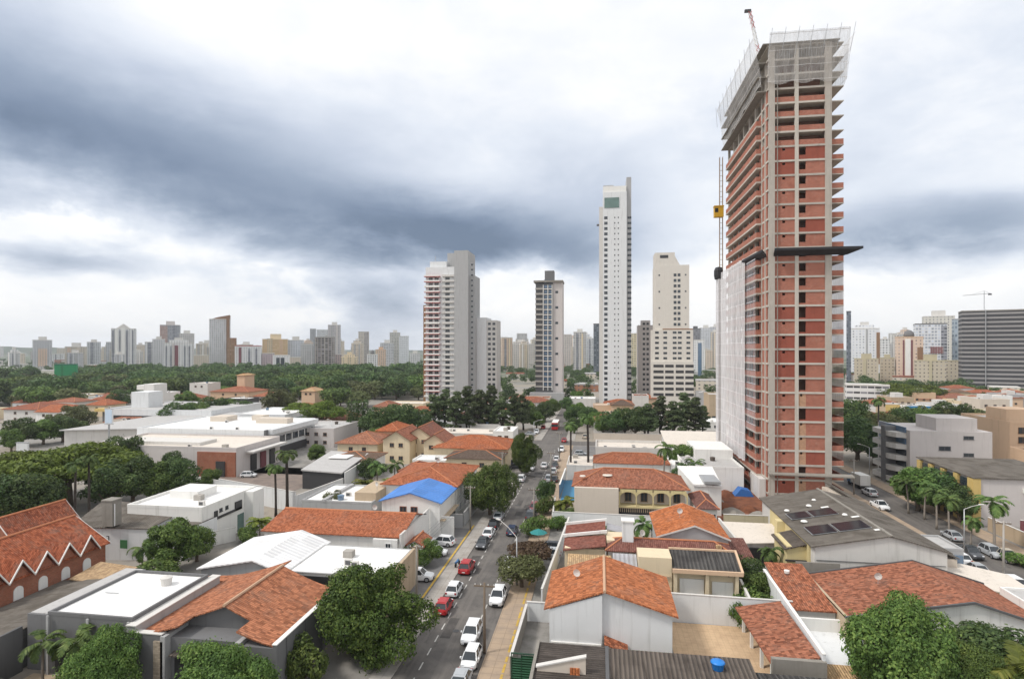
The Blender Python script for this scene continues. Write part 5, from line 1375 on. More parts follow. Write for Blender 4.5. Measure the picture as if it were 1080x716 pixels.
villa(404, 432, 167, 14, 7.0, 9.4, 'cream', 'tile', 'cream two-storey villa with a front gable and red roof', 'gable', 'y')
villa(428, 456, 172, 14, 7.2, 9.8, 'cream', 'tile_old', 'cream two-storey villa with a duller red front gable', 'gable', 'y')
villa(447, 470, 163, 10, 7.0, 9.0, 'cream', 'tile', 'small cream villa with a red gable left of the broad red hip roof', 'gable', 'y')
villa(435, 470, 150, 7, 4.0, 4.4, 'white', 'metalwhite', 'low white service block with a white roof among the cream villas', 'flat')
villa(423, 447, 138, 8, 4.0, 5.4, 'white', 'tile_plum', 'low house with a dull red roof behind the yellow-green palms')
villa(385, 420, 178, 10, 4.8, 4.8, 'white', 'creamroof', 'low cream topped house in front of the peach villa', 'flat')
villa(445, 520, 192, 12, 5, 5, 'offwhite', 'creamroof', 'long pale flat building behind the red hip roofs', 'flat', w_=5)
villa(520, 541, 188, 12, 6.0, 6.0, 'white', 'whiteroof', 'white flat house at the street corner behind the round green tree', 'flat')
villa(306, 352, 196, 20, 6.0, 6.2, 'pinkgrey', 'greyroof', 'grey roofed hall with dark front left of the cypress row', 'flat', w_=4)
villa(338, 366, 232, 14, 5.0, 8.0, 'peach', 'tile', 'red roofed house behind the cypress row')
villa(300, 330, 262, 14, 6, 8.2, 'peach', 'tile_bright', 'peach house with orange roof under the flat-topped tree')
villa(222, 262, 340, 20, 8, 10.5, 'peach', 'tile', 'terracotta clubhouse with a long roof at the edge of the woods')
villa(250, 258, 352, 10, 17, 18, 'peach', 'tile_tan', 'tan turret beside the terracotta clubhouse', w_=0)
villa(236, 262, 318, 10, 5.5, 5.5, 'dark', 'whiteroof', 'open pavilion with a thin white roof below the clubhouse', 'flat', w_=0)
villa(200, 219, 350, 12, 12, 12, 'offwhite', 'creamroof', 'white cube house among trees left of the clubhouse', 'flat')
villa(176, 202, 316, 14, 6, 9, 'peach', 'tile', 'red roofed house right of the blank stair tower')
villa(204, 226, 300, 10, 4.5, 6.5, 'peach', 'tile_bright', 'small orange roofed house in the trees right of the blank stair tower')
villa(318, 332, 330, 12, 9, 11, 'peach', 'tile_tan', 'small peach house at the woods edge right of the pine')
villa(268, 288, 330, 12, 6, 8.5, 'offwhite', 'tile', 'small white and red house beside the tall loose tree')
villa(4, 40, 260, 20, 6, 8.5, 'offwhite', 'tile_old', 'old red roofed house behind the white block on the left edge')
villa(38, 62, 250, 14, 6, 8, 'white', 'tile', 'white walled house with red tile gable near the left trees', 'gable', 'x')
villa(395, 412, 262, 12, 7, 9, 'peach', 'tile', 'peach house half hidden by the dark round trees', w_=1)
villa(408, 446, 285, 12, 6, 6, 'cream', 'creamroof', 'long cream flat roofed house behind the dark round trees', 'flat', w_=3)
villa(92, 112, 285, 12, 5.5, 8, 'cream', 'tile', 'cream house behind the left billboard', w_=1)
# ================================================================== RIGHT OF THE STREET, near to far
# dark fibre-cement roofs at the bottom edge
t = base_thing('workshop', 'low workshop under dark ribbed fibre cement roofs at the bottom edge', 'building', -5.8, 13.9, 44, 57.2)
MB().box(-5.6, 13.7, 44.2, 57.0, 0, 3.2).build('wall', M['tanwall'], t)
MB().slab([(-5.8, 44, 3.55), (.55, 44, 3.55), (.55, 57.2, 3.95), (-5.8, 57.2, 3.95)], .12).build('roof', M['fibre_dark_v'], t)
MB().slab([(.9, 44, 3.1), (13.9, 44, 3.1), (13.9, 56.9, 4.0), (.9, 56.9, 4.0)], .12).build('roof', M['fibre_dark'], t)
MB().box(.56, .89, 44, 57.2, 3.4, 4.05).build('gutter', M['dgrey'], t)
MB().box(-6.1, -5.82, 44, 57.3, 0, 4.1).build('side_wall', M['oldconcrete'], t)
MB().prism([(-5.6, 3.6), (-1.2, 3.6), (-1.2, 5.3), (-5.6, 4.1)], 52.3, 52.6).build('gable_wall', M['beige'], t)
MB().prism([(-5.7, 4.12), (-1.15, 5.34), (-1.15, 5.46), (-5.7, 4.24)], 52.2, 52.7).build('coping', M['offwhite'], t)
MB().box(-2.6, -1.75, 52.1, 52.29, 3.65, 4.35).build('window', M['tile_bright'], t)
bl = plain('blue_plastic_tank', (.012, .19, .58), .35)
x, y = P(757, 708, 3.6)
t = thing('water_tank', 'round blue plastic water tank standing on the dark ribbed roof', 'water tank', (x, y, 3.62))
MB().lathe([(.40, .12), (.47, .2), (.56, .75), (.60, .80)], 18).build('tank', bl, t, local=True, smooth=True)
MB().lathe([(.64, .80), (.64, .90), (.5, .98), (.2, 1.06), (.02, 1.07)], 18).build('lid', bl, t, local=True, smooth=True)
MB().box(-.7, .7, -.6, .6, -.25, .115).build('plinth', M['tanwall'], t, local=True)
t = shed('outbuilding', 'black roofed outbuilding with broken ribbed sheets below the veranda roof', [(14.2, 46, 2.6), (21.5, 46, 2.4), (21.3, 56.2, 3.1), (14.2, 56.5, 3.0)], .12, 'fibre_black', 'dgrey')
MB().box(15.2, 17.2, 53.0, 54.6, 2.75, 3.25).build('roof_hatch', M['black'], t)
f = MB(); f.box(15.0, 17.4, 52.8, 52.98, 2.7, 3.4).box(15.0, 17.4, 54.62, 54.8, 2.7, 3.4).box(15.0, 15.19, 53, 54.6, 2.7, 3.4).box(17.21, 17.4, 53, 54.6, 2.7, 3.4).build('hatch_frame', M['steel'], t)
# white house with a clay tile gable
t = gable('tiled_house', 'two-storey pale grey house under a clean orange gable roof right of the street', -5.2, 7.4, 61.0, 70.4, 5.9, 7.9, 'y', .55, 'white2', 'tile_bright', .55, 'house', 'ridge_pale')
MB().prism([(-5.15, 0), (.3, 0), (.3, 7.55), (-5.15, 5.75)], 60.55, 60.98).build('front_bay', M['white2'], t)
MB().box(-5.0, .2, 60.35, 60.54, 2.3, 2.5).build('ledge', M['white'], t)
MB().box(-4.6, -.1, 60.4, 60.54, 1.4, 2.1).build('louvre_strip', M['dgrey'], t)
MB().box(5.7, 6.4, 60.9, 60.99, 1.5, 1.85).build('vent', M['midgrey'], t)
MB().slab([(.5, 59.4, 3.1), (2.9, 59.4, 2.3), (2.9, 60.9, 2.5), (.5, 60.9, 3.3)], .12).build('lean_to', M['tile_mix'], t)
wins(t, 'W', -5.2, [63.5, 67], [4.4], 1.3, 1.2)
# street front: low dark wall, yard, green gate
wall('dark stained wall between the concrete yard and the sidewalk', (-8.8, 57.5), (-8.7, 69.5), 2.1, 'oldconcrete')
wall('white yard wall behind the concrete yard', (-8.7, 69.8), (-5.3, 69.8), 2.3, 'white2')
gt = thing('gate', 'dark green sheet metal gate across the concrete yard', 'gate', (-8.6, 57.0, 0))
gm_ = corrugated('green_gate_sheet', (.012, .085, .035), .25, 'v', .5, .2, streak=.25)
MB().box(0, .9, -.06, .0, .1, 2.3).box(.95, 3.0, -.06, 0, .1, 2.6).build('gate_leaf', gm_, gt, local=True)
f = MB(); f.box(-.1, -.01, -.1, .05, 0, 2.7).box(.905, .945, -.1, .05, 0, 2.7).box(3.005, 3.1, -.1, .05, 0, 2.7).box(-.1, 3.1, -.1, .05, 2.705, 2.8).build('gate_frame', plain('green_frame', (.01, .05, .025), .5), gt, local=True)
sheet('yard_paving', -8.5, -5.3, 57.2, 69.6, .03, M['lot'])
# patio and pool
sheet('patio', 8.0, 17.8, 57.5, 72, .03, M['patio'])
t = thing('swimming_pool', 'narrow turquoise pool edge on the sandy patio', 'pool', (13.2, 60, 0))
MB().box(-4.6, 4.2, -1.6, 1.2, .031, .14).build('basin_rim', plain('teal_tiles', (.02, .16, .14), .4), t, local=True)
MB().box(-4.4, 4.0, -1.4, 1.0, .142, .16).build('water', plain('pool_water', (.03, .22, .20), .08), t, local=True)
MB().box(-1, 2.4, .2, .75, .161, .3).build('floating_cover', M['white'], t, local=True)
wall('long white wall behind the sandy patio', (7.6, 72.3), (22.4, 72.0), 3.4, 'white2')
# tiled lean-to with a white side parapet
t = shed('veranda', 'mottled red tiled veranda roof beside the sandy patio', [(16.4, 58.8, 2.7), (20.8, 58.8, 3.7), (20.8, 71.2, 3.7), (15.8, 71.2, 2.7)], .16, 'tile_mix')
for yy in (59.3, 63, 67, 70.6): MB().box(16.5, 16.8, yy, yy+.3, 0, 2.55).build('post', M['white'], t)
MB().box(20.3, 20.75, 58.9, 71, 0, 3.4).build('wall', M['offwhite'], t)
MB().box(16.3, 21.2, 58.2, 58.7, 0, 3.5).build('end_wall', M['oldconcrete'], t)
wall('white capped wall running beside the mottled veranda roof', (21.05, 58.5), (21.4, 80), 4.1, 'white2', .25, 'white')
# white courtyard
t = thing('courtyard', 'small white painted courtyard between the veranda wall and the big tiled roof', 'courtyard', (24.5, 66, 0))
MB().box(-2.9, 2.4, -4.6, 3.6, .02, 1.2).build('terrace', M['white2'], t, local=True)
MB().box(2.4, 2.7, -4.8, 3.8, 0, 2.9).box(-3, 2.4, 3.6, 3.9, 0, 2.6).build('wall', M['white'], t, local=True)
MB().box(1.4, 2.7, -5.1, -4.82, 0, 3.5).build('pier', M['white'], t, local=True)
MB().slab([(-3, -7.4, 1.6), (.4, -7.4, 1.6), (.4, -4.8, 1.9), (-3, -4.8, 1.9)], .1).build('porch_roof', M['tile_tan'], t, local=True)
t = shed('tiled_house', 'low flat red tiled roof between the garden trees and the big tiled roof', [(21.7, 70.4, 3.2), (26.7, 70.4, 3.2), (26.7, 82, 4.4), (21.9, 82, 4.4)], .16, 'tile_mix', 'offwhite', 'house')
MB().lathe([(.3, 4.15), (.35, 4.5), (.02, 4.6)], 10, (23.9, 79, 0)).build('roof_vent', M['white'], t)
MB().box(26.0, 31.5, 82.1, 82.3, 0, 4.6).build('rear_wall', M['oldconcrete'], t)
t = gable('tiled_house', 'large weathered red gable roof with a white end wall at lower right', 27.0, 47.2, 68.4, 80.0, 3.6, 6.0, 'y', 39.4, 'white', 'tile_mix', .3, 'house', None)
m = MB()
for yy in (67.9, 80.33):
    m.prism([(26.6, 3.55), (39.4, 5.95), (39.4, 6.2), (26.6, 3.78)], yy, yy+.2); m.prism([(39.4, 5.95), (47.6, 3.5), (47.6, 3.75), (39.4, 6.2)], yy, yy+.2)
m.build('dark_verge', M['dgrey'], t)
MB().box(26.7, 26.98, 68, 80, 0, 3.7).build('side_wall', M['tanwall'], t)
t = flat('annex', 'white corner annex with a dark slot window right of the weathered red gable', 47.6, 53.4, 66, 77.5, 4.2, 'white', 'greyroof', .25)
MB().box(48.6, 53, 65.7, 65.98, 2.2, 3.0).build('slot_window', M['dark'], t)
t = shed('shop', 'small shop with a pale yellow awning beside the side street', [(43.5, 81.5, 3.2), (53.6, 79, 2.6), (53.8, 86, 3.0), (45.5, 89, 4.0)], .14, 'creamroof', 'paleyellow')
t = flat('annex', 'little grey block with a glazed front behind the pale yellow awning', 45.4, 49.6, 88, 94, 5.2, 'grey', 'greyroof', .3)
MB().box(45.6, 49.4, 87.7, 87.98, 2.5, 4.6).build('glazed_front', M['glass_b'], t)
# cream house with a blackened roof
t = base_thing('cream_house', 'cream house with a blackened corrugated lean-to roof', 'house', 5.2, 17.4, 76.4, 80)
MB().box(9.2, 17.3, 76.8, 79.6, 0, 4.9).build('wall', M['cream'], t)
MB().box(5.0, 9.19, 76.3, 79.9, 0, 6.2).build('wall', M['cream'], t)
MB().slab([(9.3, 75.9, 4.9), (17.6, 75.9, 4.9), (17.6, 79.8, 6.2), (9.3, 79.8, 6.2)], .14).build('roof', M['fibre_black'], t)
f = MB(); f.box(9.2, 17.8, 75.6, 75.88, 4.6, 5.1).prism([(75.8, 4.7), (80.0, 6.1), (80.0, 6.45), (75.8, 5.05)], 17.62, 17.9, 'x').box(9.2, 17.8, 79.82, 80.1, 5.9, 6.4).build('cornice', M['peach'], t)
MB().box(10.2, 13.2, 76.6, 76.79, 0, 3.6).build('garage_door', M['white'], t)
MB().box(14.2, 16.8, 76.6, 76.79, 0, 3.4).build('garage_door', M['white'], t)
for xx in (9.6, 13.5, 17.1): MB().box(xx-.2, xx+.2, 75.9, 76.59, 0, 4.55).build('pillar', M['cream'], t)
MB().box(5.2, 9.0, 76.1, 76.29, 3.7, 3.95).build('ledge', M['tanwall'], t)
MB().lathe([(.12, 0), (.12, .12), (.02, .14)], 8, (16.2, 76.5, 4.2)).build('wall_lamp', M['dark'], t)
wall('grey side wall left of the garden trees', (17.9, 73), (18.2, 79), 3.0, 'offwhite')
# dull red hip and neighbours
t = hip('tiled_house', 'low house with a long dull red hip roof behind the blackened roof', 1.2, 17.6, 80.5, 84.6, 5.5, 6.6, 'offwhite', 'tile_plum', .4)
MB().box(15.6, 16.3, 81.2, 81.7, 5.6, 6.5).build('roof_vent', M['tile_tan'], t)
t = thing('chimney', 'square white water tower beside the long dull red hip roof', 'water tower', (*P(662, 570, 6.2), 0))
MB().box(-.75, .75, -.7, .7, 0, 9.0).build('shaft', M['white2'], t, local=True)
MB().box(-.9, .9, -.85, .85, 9.005, 9.2).build('cap', M['white'], t, local=True)
t = shed('tiled_house', 'dull red roof strip sloping right of the long dull red hip roof', [(18.4, 84.6, 3.4), (21.6, 84.6, 3.4), (21.4, 91.2, 4.6), (18.3, 91.2, 4.6)], .14, 'tile_plum', 'offwhite', 'house')
t = shed('outbuilding', 'tan tiled patio roof behind the clean orange gable', [(-4.2, 71.2, 3.8), (1.6, 71.2, 3.8), (1.6, 79, 5.2), (-4.2, 79, 5.2)], .14, 'tile_tan', 'tanwall')
t = shed('outbuilding', 'grey ribbed sheet roof between the tan patio roof and the cream house', [(1.8, 73.5, 4.2), (4.9, 73.5, 4.2), (4.9, 79.5, 5.4), (1.8, 79.5, 5.4)], .12, 'metalgrey', 'peach')
t = base_thing('tiled_house', 'small red roofed house edged with white cornices beside the street', 'house', -5.0, 1.0, 81, 89)
MB().box(-4.8, .8, 81.2, 89, 0, 5.2).build('wall', M['cream'], t)
MB().slab([(-5, 80.8, 5.0), (.9, 80.8, 5.9), (.9, 84.6, 6.2), (-5, 84.6, 5.5)], .14).build('roof', M['tile_plum'], t)
MB().slab([(-5, 85.0, 5.6), (.9, 85.0, 6.5), (.9, 89, 6.9), (-5, 89, 6.0)], .14).build('roof', M['tile_plum'], t)
f = MB(); f.prism([(-5.2, 5.55), (1.1, 6.45), (1.1, 6.85), (-5.2, 5.95)], 84.62, 84.9); f.prism([(-5.2, 6.0), (1.1, 6.9), (1.1, 7.25), (-5.2, 6.35)], 89.02, 89.3); f.build('cornice', M['white'], t)
MB().box(1.02, 4.2, 82.6, 86.5, 0, 6.1).build('cream_block', M['cream'], t)
MB().slab([(1.1, 86.8, 6.4), (3.6, 86.8, 5.8), (3.6, 90, 5.8), (1.1, 90, 6.4)], .12).build('roof', M['metalgrey'], t)
wall('white boundary wall beside the silver car driveway', (-7.2, 73), (-5.4, 105), 2.6, 'white2')
# orange gable with grey end wall
t = gable('tiled_house', 'bright orange gable roofed house with a plain grey end wall near the soil site', 8.4, 18.0, 85.2, 97, 6.2, 7.9, 'y', 13.4, 'grey', 'tile_bright', .3, 'house', None, 'offwhite')
wall('white capped wall on the right of the bright orange gable', (20.4, 91.6), (20.0, 102), 4.4, 'offwhite')
wall('khaki boundary wall of the soil construction site', (21.6, 106), (32, 106), 4.0, 'olive')
t = shed('annex', 'pinkish flat annex roof behind the garden trees', [(21.2, 93, 3.2), (29, 94, 3.4), (29, 103, 3.6), (20.6, 103, 3.6)], .15, 'creamroof', 'pinkgrey')
MB().box(22, 28, 92.6, 92.98, .2, 2.7).build('dark_opening', M['black'], t)
wall('low pale wall in front of the pinkish annex', (21.6, 86.5), (28.6, 87), 1.9, 'offwhite')
# long white wall and the arched villa
wall('long white garden wall in front of the arched villa', (-8.6, 107.4), (10.5, 107.2), 2.8, 'white2')
wall('low white wall separating the garden beside the arched villa from the street', (-8.6, 107.6), (-9.2, 122), 2.0, 'white2')
sheet('garden_grass', -8.4, -5, 108, 121, .03, M['grass'])
t = base_thing('arched_villa', 'beige villa with an arched upper gallery and a broad orange hip roof', 'house', -5, 17, 111, 124)
MB().box(-4.7, 3.6, 110.6, 122, 0, 6.7).build('blank_wall', M['beige'], t)
MB().box(3.62, 16.2, 113.6, 122, 0, 6.3).build('wall', M['beige'], t)
hip_roof(t, -4.7, 16.2, 112.0, 123, 6.72, 9.2, 'tile', .55, 'ridge')
MB().box(3.65, 16.4, 111.3, 113.58, 3.0, 3.35).build('gallery_floor', M['paleyellow'], t)
for i in range(5):
    xx = 3.7+i*3.1; MB().box(xx, xx+.22, 111.35, 111.6, 3.36, 6.0).build('column', M['paleyellow'], t)
for i in range(4):
    xx = 3.93+i*3.1; m = MB(); n = 10; w2 = 1.43
    for k in range(n):
        a, b_ = math.pi*k/n, math.pi*(k+1)/n
        pa, pb = (xx+w2-w2*math.cos(a), 5.0+1.0*math.sin(a)), (xx+w2-w2*math.cos(b_), 5.0+1.0*math.sin(b_))
        m.prism([pa, pb, (pb[0], 6.45), (pa[0], 6.45)], 111.38, 111.56)
    m.build('arch', M['paleyellow'], t)
m = MB()
for i in range(32): m.box(3.9+i*.39, 4.0+i*.39, 111.36, 111.44, 2.2, 2.95)
m.box(3.7, 16.3, 111.3, 111.35, 2.95, 3.04)
m.build('balustrade', M['tanwall'], t)
MB().box(3.7, 16.3, 111.9, 112.0, .1, 2.9).build('ground_floor_painted_shade', M['dark'], t)  # dark panel painted as the shade beneath the gallery
wins(t, 'S', 113.6, [5.5, 8.5, 11.6, 14.6], [4.6], 1.3, 1.7, 'brown', 'glass')
for (xx, yy, r_) in ((1.6, 115.2, 1.0), (-3.2, 113.6, .6)): MB().lathe([(r_, 8.2), (r_*.9, 8.35), (.05, 8.4)], 14, (xx, yy, 0)).build('roof_disc', M['creamroof'], t)
t = hip('tiled_house', 'house with a brown red roof on the right of the arched villa', 17.4, 20.6, 106.5, 116, 4.8, 6.0, 'offwhite', 'tile_plum', .4)
wins(t, 'S', 106.5, [18.2, 19.1, 20], [3.2], .9, 1.4, 'frame_white', 'glass')
t = shed('modern_house', 'white house with a tilted white roof between the arched villa and the soil site', [(18.5, 119, 6.2), (24, 119, 6.0), (24.5, 132, 7.2), (17, 132, 7.2)], .4, 'whiteroof', 'white')
MB().box(20.5, 23.6, 118.4, 125, 6.4, 6.9).build('roof_panel', M['steel'], t)
t = hip('tiled_house', 'long low white house with a dull orange hip roof right of the tall palm trunks', -1.2, 17.4, 148, 157, 4.3, 6.2, 'white', 'tile', .4)
wins(t, 'S', 148, [1.5, 6, 10], [2.2], 1.0, 1.2, 'frame_white', 'glass')
t = flat('commercial_building', 'low cream flat roofed shop left of the dull orange hip roof', -8.2, -1.6, 147, 160, 3.4, 'offwhite', 'creamroof', .3)
sheet('blue_court', -8.4, -5.2, 126, 146, .03, plain('blue_hoarding', (.05, .22, .38), .6))
wall('blue painted hoarding beside the palm trunk', (-8.7, 128), (-8.4, 146), 3.0, 'glass_b', .2, 'white')
t = flat('commercial_building', 'pale two-step roofed building behind the dull orange hip roof', -1, 18, 163, 176, 5.0, 'offwhite', 'creamroof', .8)
MB().box(0, 17, 162.6, 162.98, 2.0, 3.4).build('shop_front', M['dgrey'], t)
t = shed('warehouse', 'wide cream roofed warehouse left of the brick tower base', [(19, 172, 5.4), (42, 172, 4.8), (44, 197, 6.0), (20, 197, 6.0)], .3, 'creamroof', 'offwhite')
t = flat('modern_house', 'white house with stepped flat roofs near the white netting', 20, 33, 140, 165, 5.2, 'white', 'greyroof', .5)
MB().box(24, 33.2, 152, 166, 5.26, 7.6).build('upper_storey', M['white'], t)
t = flat('modern_house', 'white L-shaped flat house behind the tall fan palm', 17.5, 24, 142, 158, 4.2, 'white', 'whiteroof', .5)
MB().box(17.7, 23.8, 141.7, 141.98, .3, 2.8).build('front_painted_shade', M['dgrey'], t)  # charcoal panel; its colour stands for shade along the front
# grey hall with solar panels
t = base_thing('hall', 'large grey ribbed-roof hall with a blank white gable end', 'building', 29, 45.4, 84, 110)
r, ez, rz = 38.4, 6.2, 8.0
MB().prism([(29, 0), (45.4, 0), (45.4, ez-.1), (r, rz-.1), (29, ez-.1)], 84, 109.6).build('wall', M['offwhite'], t)
m = MB()
m.slab([(28.5, 83.7, ez), (r-.01, 83.7, rz+.1), (r-.01, 110, rz+.1), (28.5, 110, ez)], .15); m.slab([(r+.01, 83.7, rz+.1), (45.9, 83.7, ez), (45.9, 110, ez), (r+.01, 110, rz+.1)], .15)
m.build('roof', M['fibre'], t)
MB().box(r-.15, r+.25, 83.6, 110.1, rz+.05, rz+.25).build('ridge_cap', M['oldconcrete'], t)
sl = (rz-ez)/(r-28.5)
zr = lambda x: ez+(x-28.5)*sl+.12
for yy in (92.4, 101.2): MB().box(28.6, r-.3, yy, yy+.4, 6.2, 6.25).build('gutter', M['dgrey'], t)
pv = plain('solar_panel_glass', (.012, .014, .022), .12)
for (xa, xb, ya, yb) in ((29.6, 32.4, 95.2, 98.2), (32.8, 36.2, 95.2, 98.2), (30.0, 33.2, 87.6, 91), (33.6, 37.6, 87.6, 91)):
    p_ = MB().slab([(xa, ya, zr(xa)+.15), (xb, ya, zr(xb)+.15), (xb, yb, zr(xb)+.15), (xa, yb, zr(xa)+.15)], .06).build('solar_panel', pv, t)
    f = MB(); f.slab([(xa-.1, ya-.1, zr(xa-.1)+.08), (xb+.1, ya-.1, zr(xb+.1)+.08), (xb+.1, yb+.1, zr(xb+.1)+.08), (xa-.1, yb+.1, zr(xa-.1)+.08)], .06).build('panel_rack', M['steel'], t)
skylight_discs(t, [(30.2, 99.8, zr(30.2), .42), (33.9, 100.8, zr(33.9), .45), (30.8, 93.6, zr(30.8), .5), (36.8, 94.2, zr(36.8), .4), (35.6, 103.5, zr(35.6), .35)])
for (xx, yy) in ((35.2, 98.9), (37.2, 92.6), (37.6, 86.2)): MB().slab([(xx, yy, zr(xx)+.06), (xx+1.1, yy, zr(xx+1.1)+.06), (xx+1.1, yy+.6, zr(xx+1.1)+.06), (xx, yy+.6, zr(xx)+.06)], .03).build('roof_light', M['white'], t)
MB().box(29.2, 45.2, 83.9, 83.99, 4.3, 4.36).build('wall_joint', M['dgrey'], t)
MB().box(28.75, 28.99, 85.5, 104, 0, 5.9).build('yellow_side', M['paleyellow'], t)
MB().box(26.2, 28.74, 86.5, 92.5, 0, 5.2).build('side_porch', M['paleyellow'], t)
MB().slab([(25.8, 86.2, 4.9), (28.7, 86.2, 5.7), (28.7, 92.8, 5.7), (25.8, 92.8, 4.9)], .15).build('porch_roof', M['fibre_dark'], t)
MB().box(25.9, 28.7, 86.1, 86.4, 3.2, 3.4).build('awning', M['dark'], t)
MB().box(27.6, 28.74, 96, 97.4, 0, 6.0).build('yellow_side', M['paleyellow'], t)
MB().slab([(45.95, 86, 5.6), (48, 86, 4.8), (48, 128, 4.8), (45.95, 128, 5.6)], .15).build('side_roof', M['fibre'], t)
MB().box(45.5, 47.8, 86.2, 127.8, 0, 4.6).build('side_aisle', M['beige'], t)
# ------------------------------------------------------------------ right of the side street
t = base_thing('apartment_block', 'three-storey apartment block with a mustard yellow balcony front', 'apartment block', 69.5, 88, 120, 139)
MB().box(69.6, 88, 120, 139, 0, 8.8).build('wall', M['pinkgrey'], t)
MB().slab([(69.0, 119.6, 9.0), (88.4, 119.6, 9.0), (88.4, 139.4, 9.3), (69.0, 139.4, 9.3)], .18).build('roof', M['fibre'], t)
for yy in (119.96, 124.4, 128.8, 133.2, 137.6): MB().box(69.0, 69.59, yy, yy+1.4, 0, 8.75).build('yellow_pier', M['yellow'], t)
MB().box(69.05, 70.4, 119.7, 119.99, 0, 8.8).build('yellow_pier', M['yellow'], t)
for k in range(3):
    for yy in (121.6, 126.0, 130.4, 134.8):
        o = MB().box(69.3, 69.58, yy-.1, yy+2.6, 1.2+2.9*k, 2.6+2.9*k).build('window', M['glass'], t)
        MB().box(68.9, 69.5, yy-.15, yy+2.7, .25+2.9*k, 1.1+2.9*k).build('balcony_rail', M['dark'], t)
wins(t, 'S', 120, [80.5], [1.8, 4.6, 7.4], 1.6, 1.3, 'frame_white', 'glass')
for k in range(3): MB().box(79, 82, 119.3, 119.98, .2+2.85*k, .55+2.85*k).build('flower_box', M['paleyellow'], t)
MB().box(77.5, 78.4, 119.5, 119.98, 6.4, 7.2).build('air_conditioner', M['white'], t)
t = base_thing('apartment_block', 'pale grey apartment block with a rounded balcony front', 'apartment block', 70.6, 90.6, 150, 166)
MB().box(73, 90.6, 150, 166, 0, 13.6).build('wall', M['pinkgrey'], t)
MB().box(79.2, 88, 151, 160, 13.62, 16.6).build('roof_storey', M['pinkgrey'], t)
for k in range(5):
    c = [(73, 151.5), (71.2, 152.6), (70.4, 154.6), (70.4, 163), (73, 165)]
    MB().prism(c, .6+2.75*k, 1.8+2.75*k, 'z').build('balcony_parapet', M['offwhite'], t)
    MB().box(72.7, 72.98, 151.6, 164.8, 1.85+2.75*k, 3.2+2.75*k).build('balcony_glazing', M['glass' if k < 3 else 'glass_b'], t)
MB().box(70.2, 73.02, 156, 158.0, 0, 13.9).build('stair_pier', M['midgrey'], t)
wins(t, 'S', 150, [80.5], [9.6, 4], 2.6, 1.0, 'midgrey', 'glass'); wins(t, 'S', 150, [85.6], [12.2, 8.2, 4.4], 2.2, .8, 'midgrey', 'glass')
MB().box(87.4, 88.4, 149.9, 149.99, 4.8, 6.6).build('dark_opening', M['black'], t)
t = flat('apartment_block', 'peach apartment block behind the pale grey block', 103, 128, 164, 184, 14, 'peach', 'greyroof', .6, cat='apartment block')
wins(t, 'S', 164, [106, 114, 120], [4, 7, 10, 12.4], 2.2, 1.6, 'brown', 'glass')
MB().box(103.5, 111, 166, 174, 14.06, 17.5).build('roof_storey', M['peach'], t)
t = flat('apartment_block', 'peach low block with stepped walls at the right edge', 98, 120, 139, 156, 9, 'peach', 'tile_brown', .5, cat='apartment block')
wins(t, 'S', 139, [101, 106], [3, 6.6], 1.6, 1.3, 'brown', 'glass')
wall('tan boundary wall right of the side street near the big palm', (70.5, 88), (70, 117), 2.4, 'tanwall')
wall('dull red low roofed wall corner at the right edge', (72, 112), (90, 110), 3.4, 'maroon')
for (pl, pr, yt, d, m_, lb) in ((1013, 1040, 424, 300, 'cream', 'cream stepped block in front of the dark banded tower'), (1034, 1062, 422, 285, 'beige', 'taller cream block right of the stepped cream block'), (1050, 1090, 436, 262, 'cream', 'low cream block with small square windows at the right edge'), (1060, 1090, 417, 330, 'grey', 'grey block partly behind the cream blocks at the right edge'), (985, 1014, 428, 280, 'offwhite', 'off-white block left of the stepped cream block'),
                            (940, 962, 420, 300, 'tanwall', 'tan workshop block below the long white modern building'), (962, 985, 415, 320, 'peach', 'peach house block right of the tan workshop block')):
    (xa, ya), (xb, yb) = PD(pl, d), PD(pr, d); h_ = ZT(yt, d)
    t = flat('apartment_block', lb, xa, xb, ya, ya+16, h_, m_, 'greyroof', .6, cat='apartment block')
    wins(t, 'S', ya, fr(xa+2.5, xb-2.5, 3), [2.2+2.9*i for i in range(max(1, int(h_/2.9)))], 1.4, 1.2, 'brown', 'glass', False, False)
    MB().box(xa+3, xa+7, ya+3, ya+8, h_+.07, h_+2.6).build('roof_tank', M['offwhite'], t)
(xa, ya) = PD(956, 268); (xb, _) = PD(980, 268)
t = flat('shop', 'bright blue shop front with white letters among the right trees', xa, xb, ya, ya+12, 6.5, 'white', 'greyroof', .3)
MB().box(xa, xb, ya-.4, ya-.01, 3.0, 6.6).build('sign_board', plain('blue_sign', (.02, .20, .42), .5), t)
m = MB(); cw = 1.0; gx = xa+4.2
glyph = {'C': ((0, 0, .2, 1), (.2, 0, .8, .2), (.2, .8, .8, 1)), 'H': ((0, 0, .2, 1), (.6, 0, .8, 1), (.2, .4, .6, .6)), 'A': ((0, 0, .2, 1), (.6, 0, .8, 1), (.2, .8, .6, 1), (.2, .4, .6, .58)), 'M': ((0, 0, .17, 1), (.63, 0, .8, 1), (.32, .3, .48, 1), (.17, .82, .32, 1), (.48, .82, .63, 1))}
for ch in 'CHAM':
    for (a, b_, c, d_) in glyph[ch]: m.box(gx+a*1.3, gx+c*1.3, ya-.5, ya-.402, 4.2+b_*1.5, 4.2+d_*1.5)
    gx += 1.45
m.build('sign_letters', M['white'], t)
(xa, ya) = PD(934, 275); (xb, _) = PD(956, 275)
t = flat('shop', 'orange fronted shop left of the bright blue shop', xa, xb, ya, ya+10, 6.5, 'tanwall', 'greyroof', .3)
MB().box(xa, xb, ya-.3, ya-.01, 3.6, 6.4).build('sign_board', M['yellow'], t)
